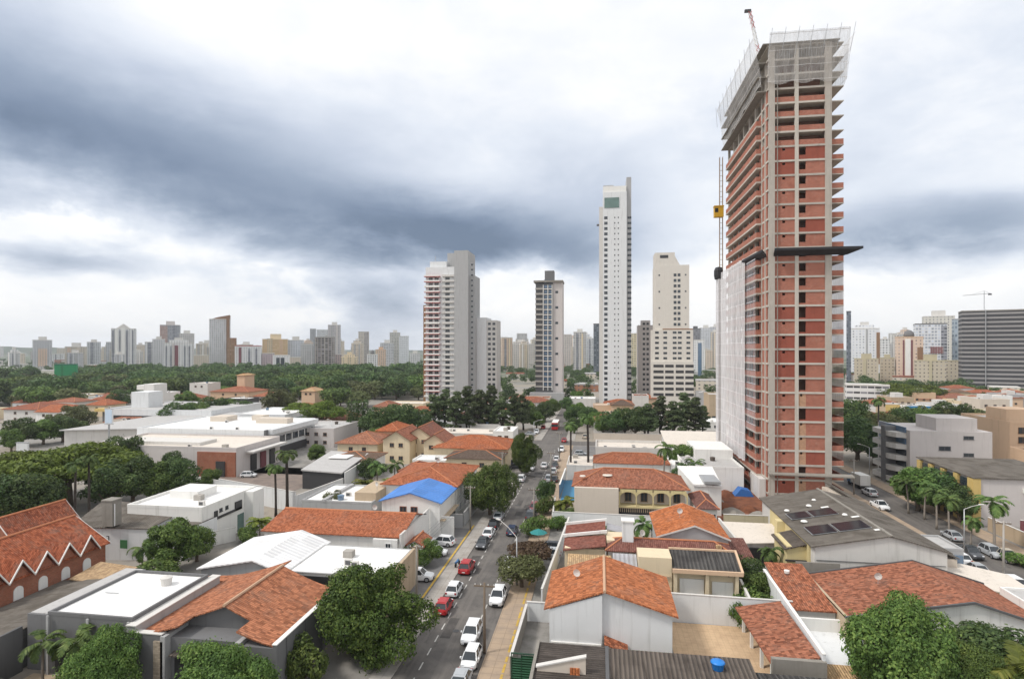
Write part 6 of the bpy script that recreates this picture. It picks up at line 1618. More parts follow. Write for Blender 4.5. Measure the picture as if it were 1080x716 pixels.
# beyond the cross street
for (pl, pr, yt, d, m_, rf, lb) in ((748, 770, 417, 260, 'tanwall', 'greyroof', 'tan brick block left of the white netting'), (738, 748, 415, 300, 'grey', 'greyroof', 'narrow grey block beside the tan brick block'), (742, 768, 447, 235, 'white', 'whiteroof', 'low white block in front of the tan brick block'),
                                    (600, 628, 421, 300, 'offwhite', 'whiteroof', 'low pale block at the foot of the tallest tower'), (545, 580, 420, 330, 'beige', 'tile', 'beige block at the foot of the dark grid tower'), (532, 562, 434, 300, 'peach', 'tile_old', 'peach low house left of the distant street end'), (668, 684, 418, 300, 'offwhite', 'tile_old', 'white house with a rusty roof under the pinkish tower'), (676, 700, 441, 232, 'offwhite', 'whiteroof', 'white flat block behind the pine row')):
    (xa, ya), (xb, yb) = PD(pl, d), PD(pr, d); h_ = max(3, ZT(yt, d))
    t = flat('commercial_building', lb, xa, xb, ya, ya+14, h_, m_, rf, .5)
    wins(t, 'S', ya, fr(xa+2, xb-2, 3), [min(h_-1.4, 2.4)], 1.6, 1.0, 'dark', 'glass', False, False)
rf_ = random.Random(21); N_ = 0
for i in range(150):
    if N_ >= 64: break
    px = rf_.choice([rf_.uniform(425, 770), rf_.uniform(890, 1085), rf_.uniform(-40, 170)]); d = rf_.uniform(222, 352) if px < 800 else rf_.uniform(225, 400)
    if px < 400: d = rf_.uniform(215, 350)
    if any(abs(px-q) < w_ and abs(d-e) < 26 for (q, w_, e) in ((465, 34, 345), (505, 20, 350), (575, 24, 355), (592, 17, 260), (592, 14, 320), (592, 12, 225), (648, 24, 335), (708, 30, 325), (680, 20, 350), (760, 26, 262), (115, 40, 262), (150, 40, 300), (915, 40, 335), (970, 40, 270), (1045, 60, 285), (20, 40, 255), (50, 22, 250), (24, 70, 215))): continue
    (xa, ya) = PD(px, d); wd = rf_.uniform(9, 17)
    if xa+wd > -24 and xa < -6: continue
    if xa+wd > 56 and xa < 68: continue
    N_ += 1; h_ = rf_.uniform(3.2, 6.5); wm = rf_.choice(['cream', 'white', 'offwhite', 'peach', 'beige', 'white2']); rmn = rf_.choice(['tile', 'tile_old', 'tile_mix', 'greyroof', 'whiteroof', 'creamroof', 'tile_brown'])
    lb = 'small house with a clay tile roof in the crowded blocks past the cross street' if rmn.startswith('tile') else 'small flat roofed building in the crowded blocks past the cross street'
    if rmn.startswith('tile'): t = hip('small_house', lb, xa, xa+wd, ya, ya+rf_.uniform(8, 13), h_, h_+rf_.uniform(1.6, 2.6), wm, rmn, .5)
    else: t = flat('small_building', lb, xa, xa+wd, ya, ya+rf_.uniform(8, 16), h_, wm, rmn, .5)
    t['group'] = 'tile roofed houses past the cross street' if rmn.startswith('tile') else 'flat roofed buildings past the cross street'
    wins(t, 'S', ya, [xa+wd*.3, xa+wd*.7], [1.9], 1.3, 1.1, 'brown', 'glass', False, False)
wall('long pale wall under the pine row', (-2, 205+7), (40, 205+7), 2.6, 'beige')
# construction site clutter
t = thing('site_container', 'yellow site cabin on the red soil beside the brick tower', 'cabin', (*P(775, 512), 0), .3)
MB().box(-1.4, 1.4, -1, 1, .1, 2.9).build('body', M['yellow'], t, local=True); MB().box(-.4, .5, -1.05, -1.005, .2, 2.2).build('door', M['brown'], t, local=True)
t = thing('tarpaulin_pile', 'pile under a blue tarpaulin on the red soil', 'pile', (*P(783, 522), 0))
MB().prism([(-2, 0), (2.2, 0), (1.4, 1.3), (-.6, 1.7)], -1.4, 1.5).build('tarpaulin', plain('blue_tarpaulin', (.03, .14, .42), .5), t, local=True)
for i, (px, py) in enumerate(((760, 535), (772, 541), (788, 538), (800, 545), (765, 522), (752, 528))):
    rg = np.random.default_rng(i+40); m = MB(); x, y = P(px, py)
    n = 9; ring = lambda r, z: [(x+r*math.cos(2*math.pi*k/n)*rg.uniform(.8, 1.2), y+r*math.sin(2*math.pi*k/n)*rg.uniform(.8, 1.2), z) for k in range(n)]
    a, b_, c = ring(2.2, .02), ring(1.4, .7), ring(.5, 1.1)
    for q, w_ in ((a, b_), (b_, c)):
        for k in range(n): m.face([q[k], q[(k+1) % n], w_[(k+1) % n], w_[k]])
    m.face(c)
    o = m.build('soil_heap', M['soil'] if i % 2 == 0 else M['oldconcrete'], smooth=True)
    tag(o, 'low heap of red soil and rubble at the foot of the brick tower', 'soil heap', 'soil heaps on the construction site')

rv = random.Random(3)
for (x, y, z, lb) in ((-2.5, 66, 7.0, 'small satellite dish on the clean orange gable roof'), (12, 90, 8.0, 'small satellite dish on the bright orange gable roof'), (33, 75, 5.2, 'small satellite dish on the weathered red gable roof'), (-36, 89.5, 6.7, 'small satellite dish on the long low red roof'), (-33.5, 118, 8.9, 'small satellite dish on the bright orange hip roof'), (-41, 103, 7.2, 'small satellite dish beside the blue sheet roof'), (6, 82.4, 6.8, 'small satellite dish on the long dull red hip roof')):
    t = thing('satellite_dish', lb, 'satellite dish', (x, y, z-.15), rv.uniform(-.6, .6))
    MB().tube([(0, 0, -.3), (0, 0, .7)], .03, 6).build('mast', M['steel'], t, local=True)
    m = MB(); R1 = [(.42*math.cos(2*math.pi*k/12), -.10, .8+.42*math.sin(2*math.pi*k/12)) for k in range(12)]
    for k in range(12): m.face([R1[k], R1[(k+1) % 12], (0, .06, .8)]); m.face([(0, .09, .8), (R1[(k+1) % 12][0], -.08, R1[(k+1) % 12][2]), (R1[k][0], -.08, R1[k][2])])
    m.build('dish', M['offwhite'], t, local=True)
# ------------------------------------------------------------------ vehicles
CARP = {n: plain('car_paint_'+n, c, .28, .0, .6) for n, c in dict(white=(.76, .77, .78), silver=(.40, .42, .44), red=(.42, .018, .022), black=(.018, .019, .022), graphite=(.07, .075, .085), navy=(.025, .04, .09), pink=(.42, .12, .14), blue=(.05, .16, .34), beige=(.5, .45, .36)).items()}
M['tyre'] = plain('tyre_rubber', (.016, .016, .017), .85); M['rim'] = plain('alloy_rim', (.42, .43, .45), .35, .6)
M['lampw'] = plain('headlight_lens', (.75, .77, .8), .12); M['lampr'] = plain('tail_light_lens', (.35, .015, .015), .2)
M['carglass'] = glass('car_glass', (.022, .028, .034), .05)
def car_proto(kind):
    L, W, Hh, gb, prof = {
        'hatchback': (3.95, .86, 1.50, (-.95, .86, -1.35, -1.72), .92), 'sedan': (4.45, .88, 1.46, (-.75, .78, -1.0, -1.62), .90),
        'suv': (4.45, .92, 1.66, (-.9, .7, -1.65, -2.0), 1.02), 'pickup': (5.2, .93, 1.76, (-.65, 1.0, -.25, -.55), 1.06)}[kind]
    rs, rf, rr_, gr = -gb[2]*0+gb[0], gb[1], gb[2], gb[3]
    belt = prof; h = L/2
    t = thing(kind if kind != 'suv' else 'sport_utility_car', 'x', 'car')
    st = [(-h, .78*W, .38, belt-.28), (-h+.12, .93*W, .28, belt-.06), (-h+.6, W, .22, belt), (-.6, W, .20, belt), (.5, W, .20, belt-.01), (h-1.0, W, .21, belt-.05), (h-.35, .95*W, .24, belt-.13), (h-.08, .84*W, .30, belt-.25), (h, .70*W, .42, belt-.36)]
    b = MB(); ring = lambda x, w_, zb, zt: [(x, -w_*.88, zb), (x, -w_, zb+.14), (x, -w_, zb+(zt-zb)*.7), (x, -w_*.93, zt-.03), (x, -w_*.45, zt+.035), (x, w_*.45, zt+.035), (x, w_*.93, zt-.03), (x, w_, zb+(zt-zb)*.7), (x, w_, zb+.14), (x, w_*.88, zb)]
    R = [ring(*s) for s in st]; n = 10
    for i in range(len(R)-1):
        for k in range(n):
            q = (k+1) % n; b.face([R[i][k], R[i+1][k], R[i+1][q], R[i][q]])
    b.face(R[0]); b.face(R[-1][::-1])
    b.build('body', CARP['white'], t, local=True, smooth=False)
    wb, wt = .90*W, .70*W; zt = Hh-.07; zb = belt-.02
    A = [(gr, zb), (rf+.35, zb-.05), (rf-.32 if kind != 'pickup' else rf-.35, zt), (rr_+.1, zt)]
    g = MB(); lo = [(A[0][0], zb), (A[1][0], zb)]; v = []
    P0 = [(A[0][0], -wb, zb), (A[1][0], -wb, zb-.02), (A[1][0], wb, zb-.02), (A[0][0], wb, zb)]
    P1 = [(A[3][0], -wt, zt), (A[2][0], -wt, zt), (A[2][0], wt, zt), (A[3][0], wt, zt)]
    for k in range(4): q = (k+1) % 4; g.face([P0[k], P0[q], P1[q], P1[k]])
    g.face(P1)
    g.build('windows', M['carglass'], t, local=True)
    r = MB(); x0, x1 = A[3][0]-.06, A[2][0]+.06; w2 = wt+.03
    r.slab([(x0, -w2*.96, zt+.045), (x1, -w2*.93, zt+.04), (x1, w2*.93, zt+.04), (x0, w2*.96, zt+.045)], .05)
    r.slab([(x0+.25, -w2*.7, zt+.085), (x1-.3, -w2*.7, zt+.08), (x1-.3, w2*.7, zt+.08), (x0+.25, w2*.7, zt+.085)], .045)
    r.build('roof', CARP['white'], t, local=True)
    p = MB()
    for k in range(4): MB().tube([P0[k], P1[k]], .05, 5).build('roof_pillar', CARP['white'], t, local=True)
    for s in (-1, 1): MB().tube([((A[0][0]*.4+A[1][0]*.6)-.25, s*(wb+.005), zb), ((A[3][0]*.4+A[2][0]*.6)-.1, s*(wt+.01), zt)], .045, 5).build('roof_pillar', CARP['white'], t, local=True)
    for s in (-1, 1):
        MB().box(h-.36, h-.03, s*W*.46, s*W*.80, belt-.33, belt-.19).build('headlight', M['lampw'], t, local=True)
        MB().box(-h-.015, -h+.16, s*W*.60, s*W*.86, belt-.32, belt-.10).build('tail_light', M['lampr'], t, local=True)
        MB().box(rf-.02, rf+.16, s*(W+.01), s*(W+.17), belt-.02, belt+.12).build('wing_mirror', CARP['white'], t, local=True)
    MB().box(h-.02, h+.03, -W*.4, W*.4, .36, .56).build('grille', M['black'], t, local=True)
    MB().box(-h-.03, -h+.02, -.22, .22, .50, .62).build('number_plate', M['frame_white'], t, local=True)
    for x in (h-.82, -h+.80):
        for s in (-1, 1):
            m = MB(); rad = .32 if kind in ('hatchback', 'sedan') else .37
            m.prism([(x+rad*math.cos(2*math.pi*k/14), rad+rad*math.sin(2*math.pi*k/14)) for k in range(14)], s*(W-.17), s*(W+.02))
            wh = m.build('wheel', M['tyre'], t, local=True)
            m = MB(); m.prism([(x+rad*.62*math.cos(2*math.pi*k/10), rad+rad*.62*math.sin(2*math.pi*k/10)) for k in range(10)], s*(W+.021), s*(W+.03))
            m.build('rim', M['rim'], wh, local=True)
    if kind == 'pickup': MB().box(-h+.12, -.85, -W*.78, W*.78, belt+.005, belt+.03).build('load_bed', M['black'], t, local=True)
    return t
CARS = {k: car_proto(k) for k in ('hatchback', 'sedan', 'suv', 'pickup')}
def car(kind, x, y, deg, paint, label, group=None, z=.02):
    p = CARP[paint]
    return dup(CARS[kind], (x, y, z), RAD(deg), label, None, group, {'body': p, 'roof': p, 'roof_pillar': p, 'wing_mirror': p})
UP, DN = 90, -90          # nose away from / towards the camera
car('suv', -14.4, 64.6, DN, 'white', 'white car with a dark sunroof driving towards the camera beside the wooden pole')
car('hatchback', -13.3, 59.6, DN, 'white', 'white car close behind the bottom edge car in the right parking lane')
car('sedan', -13.4, 54.9, DN, 'silver', 'silver car cut by the bottom edge of the picture')
car('hatchback', -19.4, 70.9, UP, 'red', 'red hatchback parked nearest the big mango tree')
car('hatchback', -19.4, 76.2, UP, 'white', 'white hatchback parked just ahead of the nearest red hatchback')
car('suv', -19.5, 84.2, UP, 'red', 'bigger red car parked alone beside the yellow kerb line')
car('sedan', -19.3, 95.0, DN, 'graphite', 'dark grey car parked nose to the camera ahead of the bigger red car')
car('sedan', -19.3, 100.4, UP, 'white', 'white car parked between two dark cars on the left kerb')
car('hatchback', -19.3, 105.4, UP, 'black', 'black hatchback parked ahead of the white car under the round tree')
car('sedan', -19.3, 110.6, UP, 'silver', 'silver car half under the dark round street tree')
car('hatchback', -15.4, 102.2, UP, 'navy', 'navy blue hatchback driving away in the middle of the street')
car('suv', -26.2, 94.6, 172, 'white', 'white car parked sideways in the forecourt against the grey courtyard wall')
car('hatchback', -26.0, 89.8, 2, 'white', 'white hatchback half hidden by the round forecourt shrub')
car('suv', -25.6, 79.8, 4, 'white', 'white car parked sideways beside the forecourt shrub above the mango tree')
car('suv', -13.1, 74.6, DN, 'white', 'white car parked nose to the camera below the low street tree')
car('hatchback', -13.3, 85.8, DN, 'white', 'white car mostly hidden under the rusty street tree')
car('suv', -8.2, 91.2, 178, 'silver', 'silver car parked sideways in the right driveway beside the white wall')
car('hatchback', -7.9, 94.6, 178, 'black', 'black car parked behind the silver car in the right driveway')
car('suv', -13.2, 112, UP, 'graphite', 'dark car parked by the small dark street tree on the right')
car('hatchback', -13.2, 118, DN, 'pink', 'faded pink car beside the small dark street tree')
car('suv', -18.4, 157, DN, 'white', 'white car facing the camera left of the lane near the trimmed green tree')
for (px, py, k, c, dg, lb) in ((574, 493, 'sedan', 'white', UP, 'white sedan driving away in the middle of the far street'), (592, 476, 'suv', 'white', DN, 'white car farthest up the right kerb before the crossing'), (587, 486, 'hatchback', 'white', UP, 'white hatchback parked second from the crossing on the right'),
        (585.5, 493, 'sedan', 'graphite', UP, 'dark sedan parked at mid block on the right kerb'), (584, 499, 'hatchback', 'white', UP, 'white hatchback parked beside the blue hoarding'), (579, 507, 'suv', 'silver', UP, 'silver car nearest the cream hut on the far right kerb'), (574, 514, 'sedan', 'silver', UP, 'silver sedan parked left of the garden with the red bush'),
        (585, 508, 'hatchback', 'black', UP, 'black hatchback tucked by the wall above the garden'), (545, 494, 'sedan', 'graphite', 0, 'dark car parked sideways left of the trimmed green tree'), (541, 491, 'suv', 'navy', 0, 'navy car parked left of the trimmed green tree behind another'),
        (550, 507, 'suv', 'white', UP, 'white van-like car peeping out beside the dark round tree'), (566, 457, 'suv', 'white', DN, 'white car waiting at the far crossing'), (559, 459, 'sedan', 'silver', 0, 'silver car turning at the far crossing'), (573, 452, 'hatchback', 'red', UP, 'small red car beyond the far crossing'),
        (628, 448, 'hatchback', 'white', 90, 'white hatchback on the paved square left of the pines'), (645, 449, 'hatchback', 'red', 80, 'red hatchback on the paved square before the pines'), (662, 450, 'sedan', 'graphite', 95, 'dark grey sedan on the paved square before the pines'), (617, 462, 'suv', 'beige', 90, 'beige car on the paved square by the tall palm trunk'), (595, 466, 'sedan', 'red', 90, 'dark red sedan near the crossing on the right kerb'),
        (640, 455, 'sedan', 'black', 0, 'black car in the far car park behind the dull orange roof'), (648, 459, 'sedan', 'white', 0, 'white car in the far car park behind the dull orange roof'), (632, 462, 'hatchback', 'silver', 10, 'silver car in the far car park nearest the tall palm trunk'), (612, 480, 'hatchback', 'silver', 0, 'silver car on the flat court right of the tall palm trunk'),
        (312, 462, 'suv', 'white', 20, 'white car on the lot below the commercial row'), (322, 466, 'sedan', 'silver', 20, 'silver car on the lot below the commercial row'), (262, 503, 'hatchback', 'white', 15, 'white car on the brown paved lot near the brick front'), (236, 494, 'sedan', 'navy', 30, 'navy car in front of the brick commercial front'),
        (917, 522, 'suv', 'white', 92, 'white car parked behind the white truck on the side street'), (928, 536, 'pickup', 'white', -88, 'white pickup nearest the hall ridge on the side street'), (1004, 568, 'sedan', 'silver', 90, 'silver car under the royal palms on the side street'), (1022, 586, 'pickup', 'graphite', -90, 'dark pickup on the side street left of the big palm'), (1012, 592, 'hatchback', 'white', 90, 'white car by the pale yellow awning on the side street'),
        (1046, 586, 'suv', 'silver', -90, 'silver car right of the big palm on the side street'), (1060, 590, 'pickup', 'beige', -90, 'beige pickup parked along the tan wall at the right'), (1030, 604, 'sedan', 'silver', 90, 'silver car behind the white corner annex'), (1068, 618, 'hatchback', 'white', 90, 'white car at the right edge below the big palm'), (948, 512, 'sedan', 'black', -90, 'black car in the shade of the grey apartment block')):
    x, y = P(px, py); car(k, x, y, dg, c, lb)
def boxtruck(label, x, y, deg, cab, boxc):
    t = thing('box_truck', label, 'truck', (x, y, .02), RAD(deg))
    MB().box(-3.2, 1.2, -1.15, 1.15, .9, 3.3).build('cargo_box', M[boxc], t, local=True)
    MB().prism([(1.3, .6), (3.0, .6), (3.1, 1.5), (2.7, 2.5), (1.3, 2.6)], -1.05, 1.05).build('cab', cab, t, local=True)
    MB().prism([(2.99, 1.55), (3.13, 1.55), (2.76, 2.4), (2.66, 2.4)], -.95, .95).build('windscreen', M['carglass'], t, local=True)
    MB().box(-3.1, 2.9, -.9, .9, .45, .88).build('chassis', M['dark'], t, local=True)
    for x_ in (-2.1, 2.1):
        for s in (-1, 1): MB().prism([(x_+.45*math.cos(2*math.pi*k/12), .45+.45*math.sin(2*math.pi*k/12)) for k in range(12)], s*.8, s*1.12).build('wheel', M['tyre'], t, local=True)
x, y = P(905, 513); boxtruck('white truck with a blue cab stopped near the brick tower base', x, y, 95, CARP['blue'], 'white')
x, y = P(586, 452); t = thing('city_bus', 'red city bus far up the main street', 'bus', (x, y, .02), RAD(90))
MB().box(-5.5, 5.5, -1.25, 1.25, .35, 3.1).build('body', CARP['red'], t, local=True)
MB().box(-5.53, 5.53, -1.28, 1.28, 1.5, 2.5).build('windows', M['carglass'], t, local=True)
MB().box(-5.4, 5.4, -1.2, 1.2, 3.105, 3.2).build('roof', M['white'], t, local=True)
t = thing('motorbike', 'small blue motorbike parked beside the bigger red car', 'motorbike', (-21.3, 85.6, .13), RAD(80))
for x_ in (-.65, .65): MB().prism([(x_+.3*math.cos(2*math.pi*k/12), .3+.3*math.sin(2*math.pi*k/12)) for k in range(12)], -.06, .06).build('wheel', M['tyre'], t, local=True)
MB().prism([(-.7, .55), (.3, .45), (.55, .8), (.2, .95), (-.2, .75), (-.8, .8)], -.13, .13).build('body', CARP['blue'], t, local=True)
MB().tube([(.62, 0, .3), (.42, 0, 1.0)], .04, 6).tube([(.42, -.35, 1.05), (.42, .35, 1.05)], .025, 6).build('fork_and_handlebar', M['steel'], t, local=True)
# ------------------------------------------------------------------ street furniture
def pole(label, x, y, h, arm=1.1, mat='wood', z=.12):
    t = thing('utility_pole', label, 'pole', (x, y, z))
    MB().tube([(0, 0, 0), (0, 0, h)], [.17, .11], 8).build('shaft', M[mat], t, local=True, smooth=True)
    MB().box(-arm, arm, -.06, .06, h-.45, h-.3).build('crossarm', M['wood'], t, local=True)
    for u in (-arm*.9, -arm*.35, arm*.35, arm*.9): MB().lathe([(.05, h-.295), (.06, h-.2), (.03, h-.12)], 6, (u, 0, 0)).build('insulator', M['offwhite'], t, local=True)
    return t
def lamp(label, x, y, h, ang, reach=2.6, rise=1.2, mat='steel', z=.12, name='street_lamp'):
    t = thing(name, label, 'street lamp', (x, y, z), RAD(ang))
    MB().tube([(0, 0, 0), (0, 0, h)], [.12, .07], 8).build('post', M[mat], t, local=True, smooth=True)
    MB().tube([(0, 0, h), (reach*.5, 0, h+rise*.6), (reach, 0, h+rise)], .045, 6).build('arm', M['offwhite'], t, local=True)
    MB().prism([(reach-.1, h+rise-.06), (reach+.65, h+rise+.02), (reach+.6, h+rise+.14), (reach-.1, h+rise+.08)], -.16, .16).build('lamp_head', M['offwhite'], t, local=True)
    return t
pole('dark wooden utility pole with a crossarm at the right kerb near the driving white car', -12.3, 61.5, 7.6, 1.15)
pole('utility pole with a crossarm further up the right kerb by the driveway', -11.7, 104, 7.8, 1.0, 'oldconcrete')
pole('utility pole with a crossarm near the far crossing', -11.7, 172, 8.2, 1.0, 'oldconcrete')
pole('pale concrete utility pole on the side street near the truck', 57.0, 141, 8.0, 1.0, 'concrete')
pole('pale concrete utility pole right of the big palm on the side street', 57.0, 92, 8.4, 1.0, 'concrete')
pole('dark utility pole at the right edge by the corner annex', 56.6, 83, 8.0, .9, 'dgrey')
lamp('street lamp with a long arm over the lane above the rusty tree', -11.4, 80, 6.6, 152, 3.0, 1.9)
lamp('street lamp with a pale head among trees right of the brick tower', 67.5, 158, 8, 180, 2.2, .8)
lamp('street lamp on the side street by the silver car', 57.0, 101, 7.6, 0, 2.2, .8)
lamp('street lamp on the lot before the cypress row', *P(350, 468), 8, 180, 1.2, .3)
lamp('street lamp left of the far crossing', -22, 196, 8, 0, 2.4, .8)
for (x_, y_, lb_) in ((-23.0, 71, 'utility pole on the left kerb by the nearest red hatchback'), (-23.2, 103, 'utility pole on the left kerb by the courtyard wall'), (-23.2, 138, 'utility pole on the left kerb before the trimmed tree'), (-11.6, 140, 'utility pole on the right kerb by the blue hoarding'), (-23.0, 168, 'utility pole on the left kerb past the trimmed tree')):
    pole(lb_, x_, y_, 8.0, .9, 'oldconcrete')
for (sx, ya, yb, za, zb, lb) in ((-11.7, 61.5, 104, 7.6, 7.8, 'nearest span'), (-11.7, 104, 172, 7.8, 8.2, 'farther span')):
    m = MB()
    for u in (-.9, -.3, .35, .95):
        pts = [(( -12.3 if (ya < 70 and i < 1) else sx)+u if i else (-12.3 if ya < 70 else sx)+u, ya+(yb-ya)*i/12, .1+za+(zb-za)*i/12-1.0*math.sin(math.pi*i/12)) for i in range(13)]
        pts = [((-12.3+( .6)*i/12 if ya < 70 else sx)+u, p[1], p[2]) for i, p in enumerate(pts)]
        m.tube(pts, .013, 3)
    tag(m.build('overhead_wires', M['dark']), lb+' of overhead wires along the right kerb poles', 'wires')
for (ya, yb, lb) in ((71, 103, 'nearest span of overhead wires on the left kerb poles'), (103, 138, 'middle span of overhead wires on the left kerb poles'), (138, 168, 'farthest span of overhead wires on the left kerb poles')):
    m = MB()
    for u in (-.8, -.3, .3, .8): m.tube([(-23.1+u, ya+(yb-ya)*i/12, 7.95-.8*math.sin(math.pi*i/12)) for i in range(13)], .013, 3)
    tag(m.build('overhead_wires', M['dark']), lb, 'wires')
t = thing('parasol', 'teal parasol on the right sidewalk beside the driveway', 'parasol', (*P(568, 574), .12))
MB().tube([(0, 0, 0), (0, 0, 2.4)], .03, 6).build('pole', M['steel'], t, local=True)
MB().lathe([(1.5, 1.9), (1.0, 2.15), (.03, 2.55)], 8).build('canopy', plain('teal_canvas', (.02, .20, .20), .8), t, local=True)
# ------------------------------------------------------------------ planting
pd = lambda px, d: PD(px, d)
def T(kind, px, d, s, label, wide=1.0, group=None, z=0.0):
    x, y = d if isinstance(d, tuple) else PD(px, d); d = d[1] if isinstance(d, tuple) else d; return plant(kind, px, d, label, z, s, None, group, (x, y), wide)
plant('mango', 0, 0, 'huge dense dark green mango tree in the bottom foreground left of the street', 0, .96, .4, None, (-24.1, 59.0), .93)
plant('broadfine', 1, 0, 'round leafy tree filling the bottom right foreground', 0, 1.28, 1.0, None, (28.2, 59.6), .76)
plant('broad2', 2, 0, 'dark tree in the bottom right corner behind the yellow-green palm', 0, .58, 1.0, None, (37.6, 62.6), 1.45)
plant('broadfine', 2, 7, 'leafy tree between the round foreground tree and the yellow-green palm', 0, .78, 2.0, None, (34.4, 58.6), .8)
plant('areca', 2, 8, 'feathery dark palm under the white end wall at bottom right', 0, 1.3, 1.0, None, (40.2, 60.2))
plant('areca', 3, 0, 'yellow-green palm in front of the white end wall at bottom right', 0, 1.6, 0, None, (37.2, 57.6))
plant('areca', 4, 0, 'lower yellow-green palm at the very bottom right', 0, 1.2, 2, None, (33.6, 53.0))
plant('shrub', 4, 9, 'dark bush squeezed into the bottom right corner', 0, 1.5, 2, None, (41.5, 58.0))
plant('coconut', 5, 0, 'slim palm before the charcoal block beside the green tree', 0, 1.05, 0, None, (-50.6, 49.6))
plant('coconut', 6, 0, 'slim palm nearest the left end of the charcoal block', 0, .95, 1, None, (-54.2, 49.4))
plant('broadfine', 7, 0, 'loose feathery tree in front of the charcoal block', 0, .95, 2, None, (-45.4, 47.2), .66)
plant('broadfine', 8, 0, 'wide low tree crown below the orange tiled porch', 0, .98, 3, None, (-33.2, 46.2), .86)
plant('shrub', 8, 1, 'leggy shrub at the foot of the charcoal side wall near the mango tree', 0, 1.3, 3, None, (-29.0, 53.5), .7)
plant('broadfine', 9, 0, 'round shrub in the forecourt above the mango tree', 0, .52, .5, None, (-27.2, 85.6), 1.1)
plant('lowtree', 10, 0, 'low spreading olive green street tree on the right sidewalk', 0, .92, .3, None, (-10.6, 79.4), 1.05)
plant('rust', 11, 0, 'rusty brown leaved street tree behind the low olive one', 0, 1.05, .8, None, (-10.4, 86.4), 1.0)
plant('shrub', 12, 0, 'yellowish bush beside the teal parasol', 0, 1.05, .8, None, (-11.2, 102), 1.0)
plant('broad2', 13, 0, 'small dark street tree beside the faded pink car', 0, .52, .8, None, (-11.2, 122), .8)
plant('shrub', 13, 5, 'green bush under the small dark street tree', 0, 1.1, .8, None, (-10.6, 115), .8)
plant('broadfine', 14, 0, 'dark round street tree shading the left kerb beyond the forecourt', 0, 1.42, .9, None, (-21.4, 113), .66)
plant('mango', 15, 0, 'neatly trimmed bright green tree on the left of the far street', 1.2, .95, .2, None, (-19.2, 149.5), .62)
plant('areca', 16, 0, 'yellow green palm in the garden beside the arched villa', 0, 1.1, .2, None, (-6.4, 113))
plant('rust', 17, 0, 'red leaved bush in the garden beside the arched villa', 0, .62, .2, None, (-7.6, 117))
plant('shrub', 18, 0, 'green bush in the garden by the blank beige wall', 0, .8, .2, None, (-6.0, 110))
plant('shrub', 19, 0, 'small dark bush inside the long white garden wall', 0, .8, .2, None, (-7.4, 105.6))
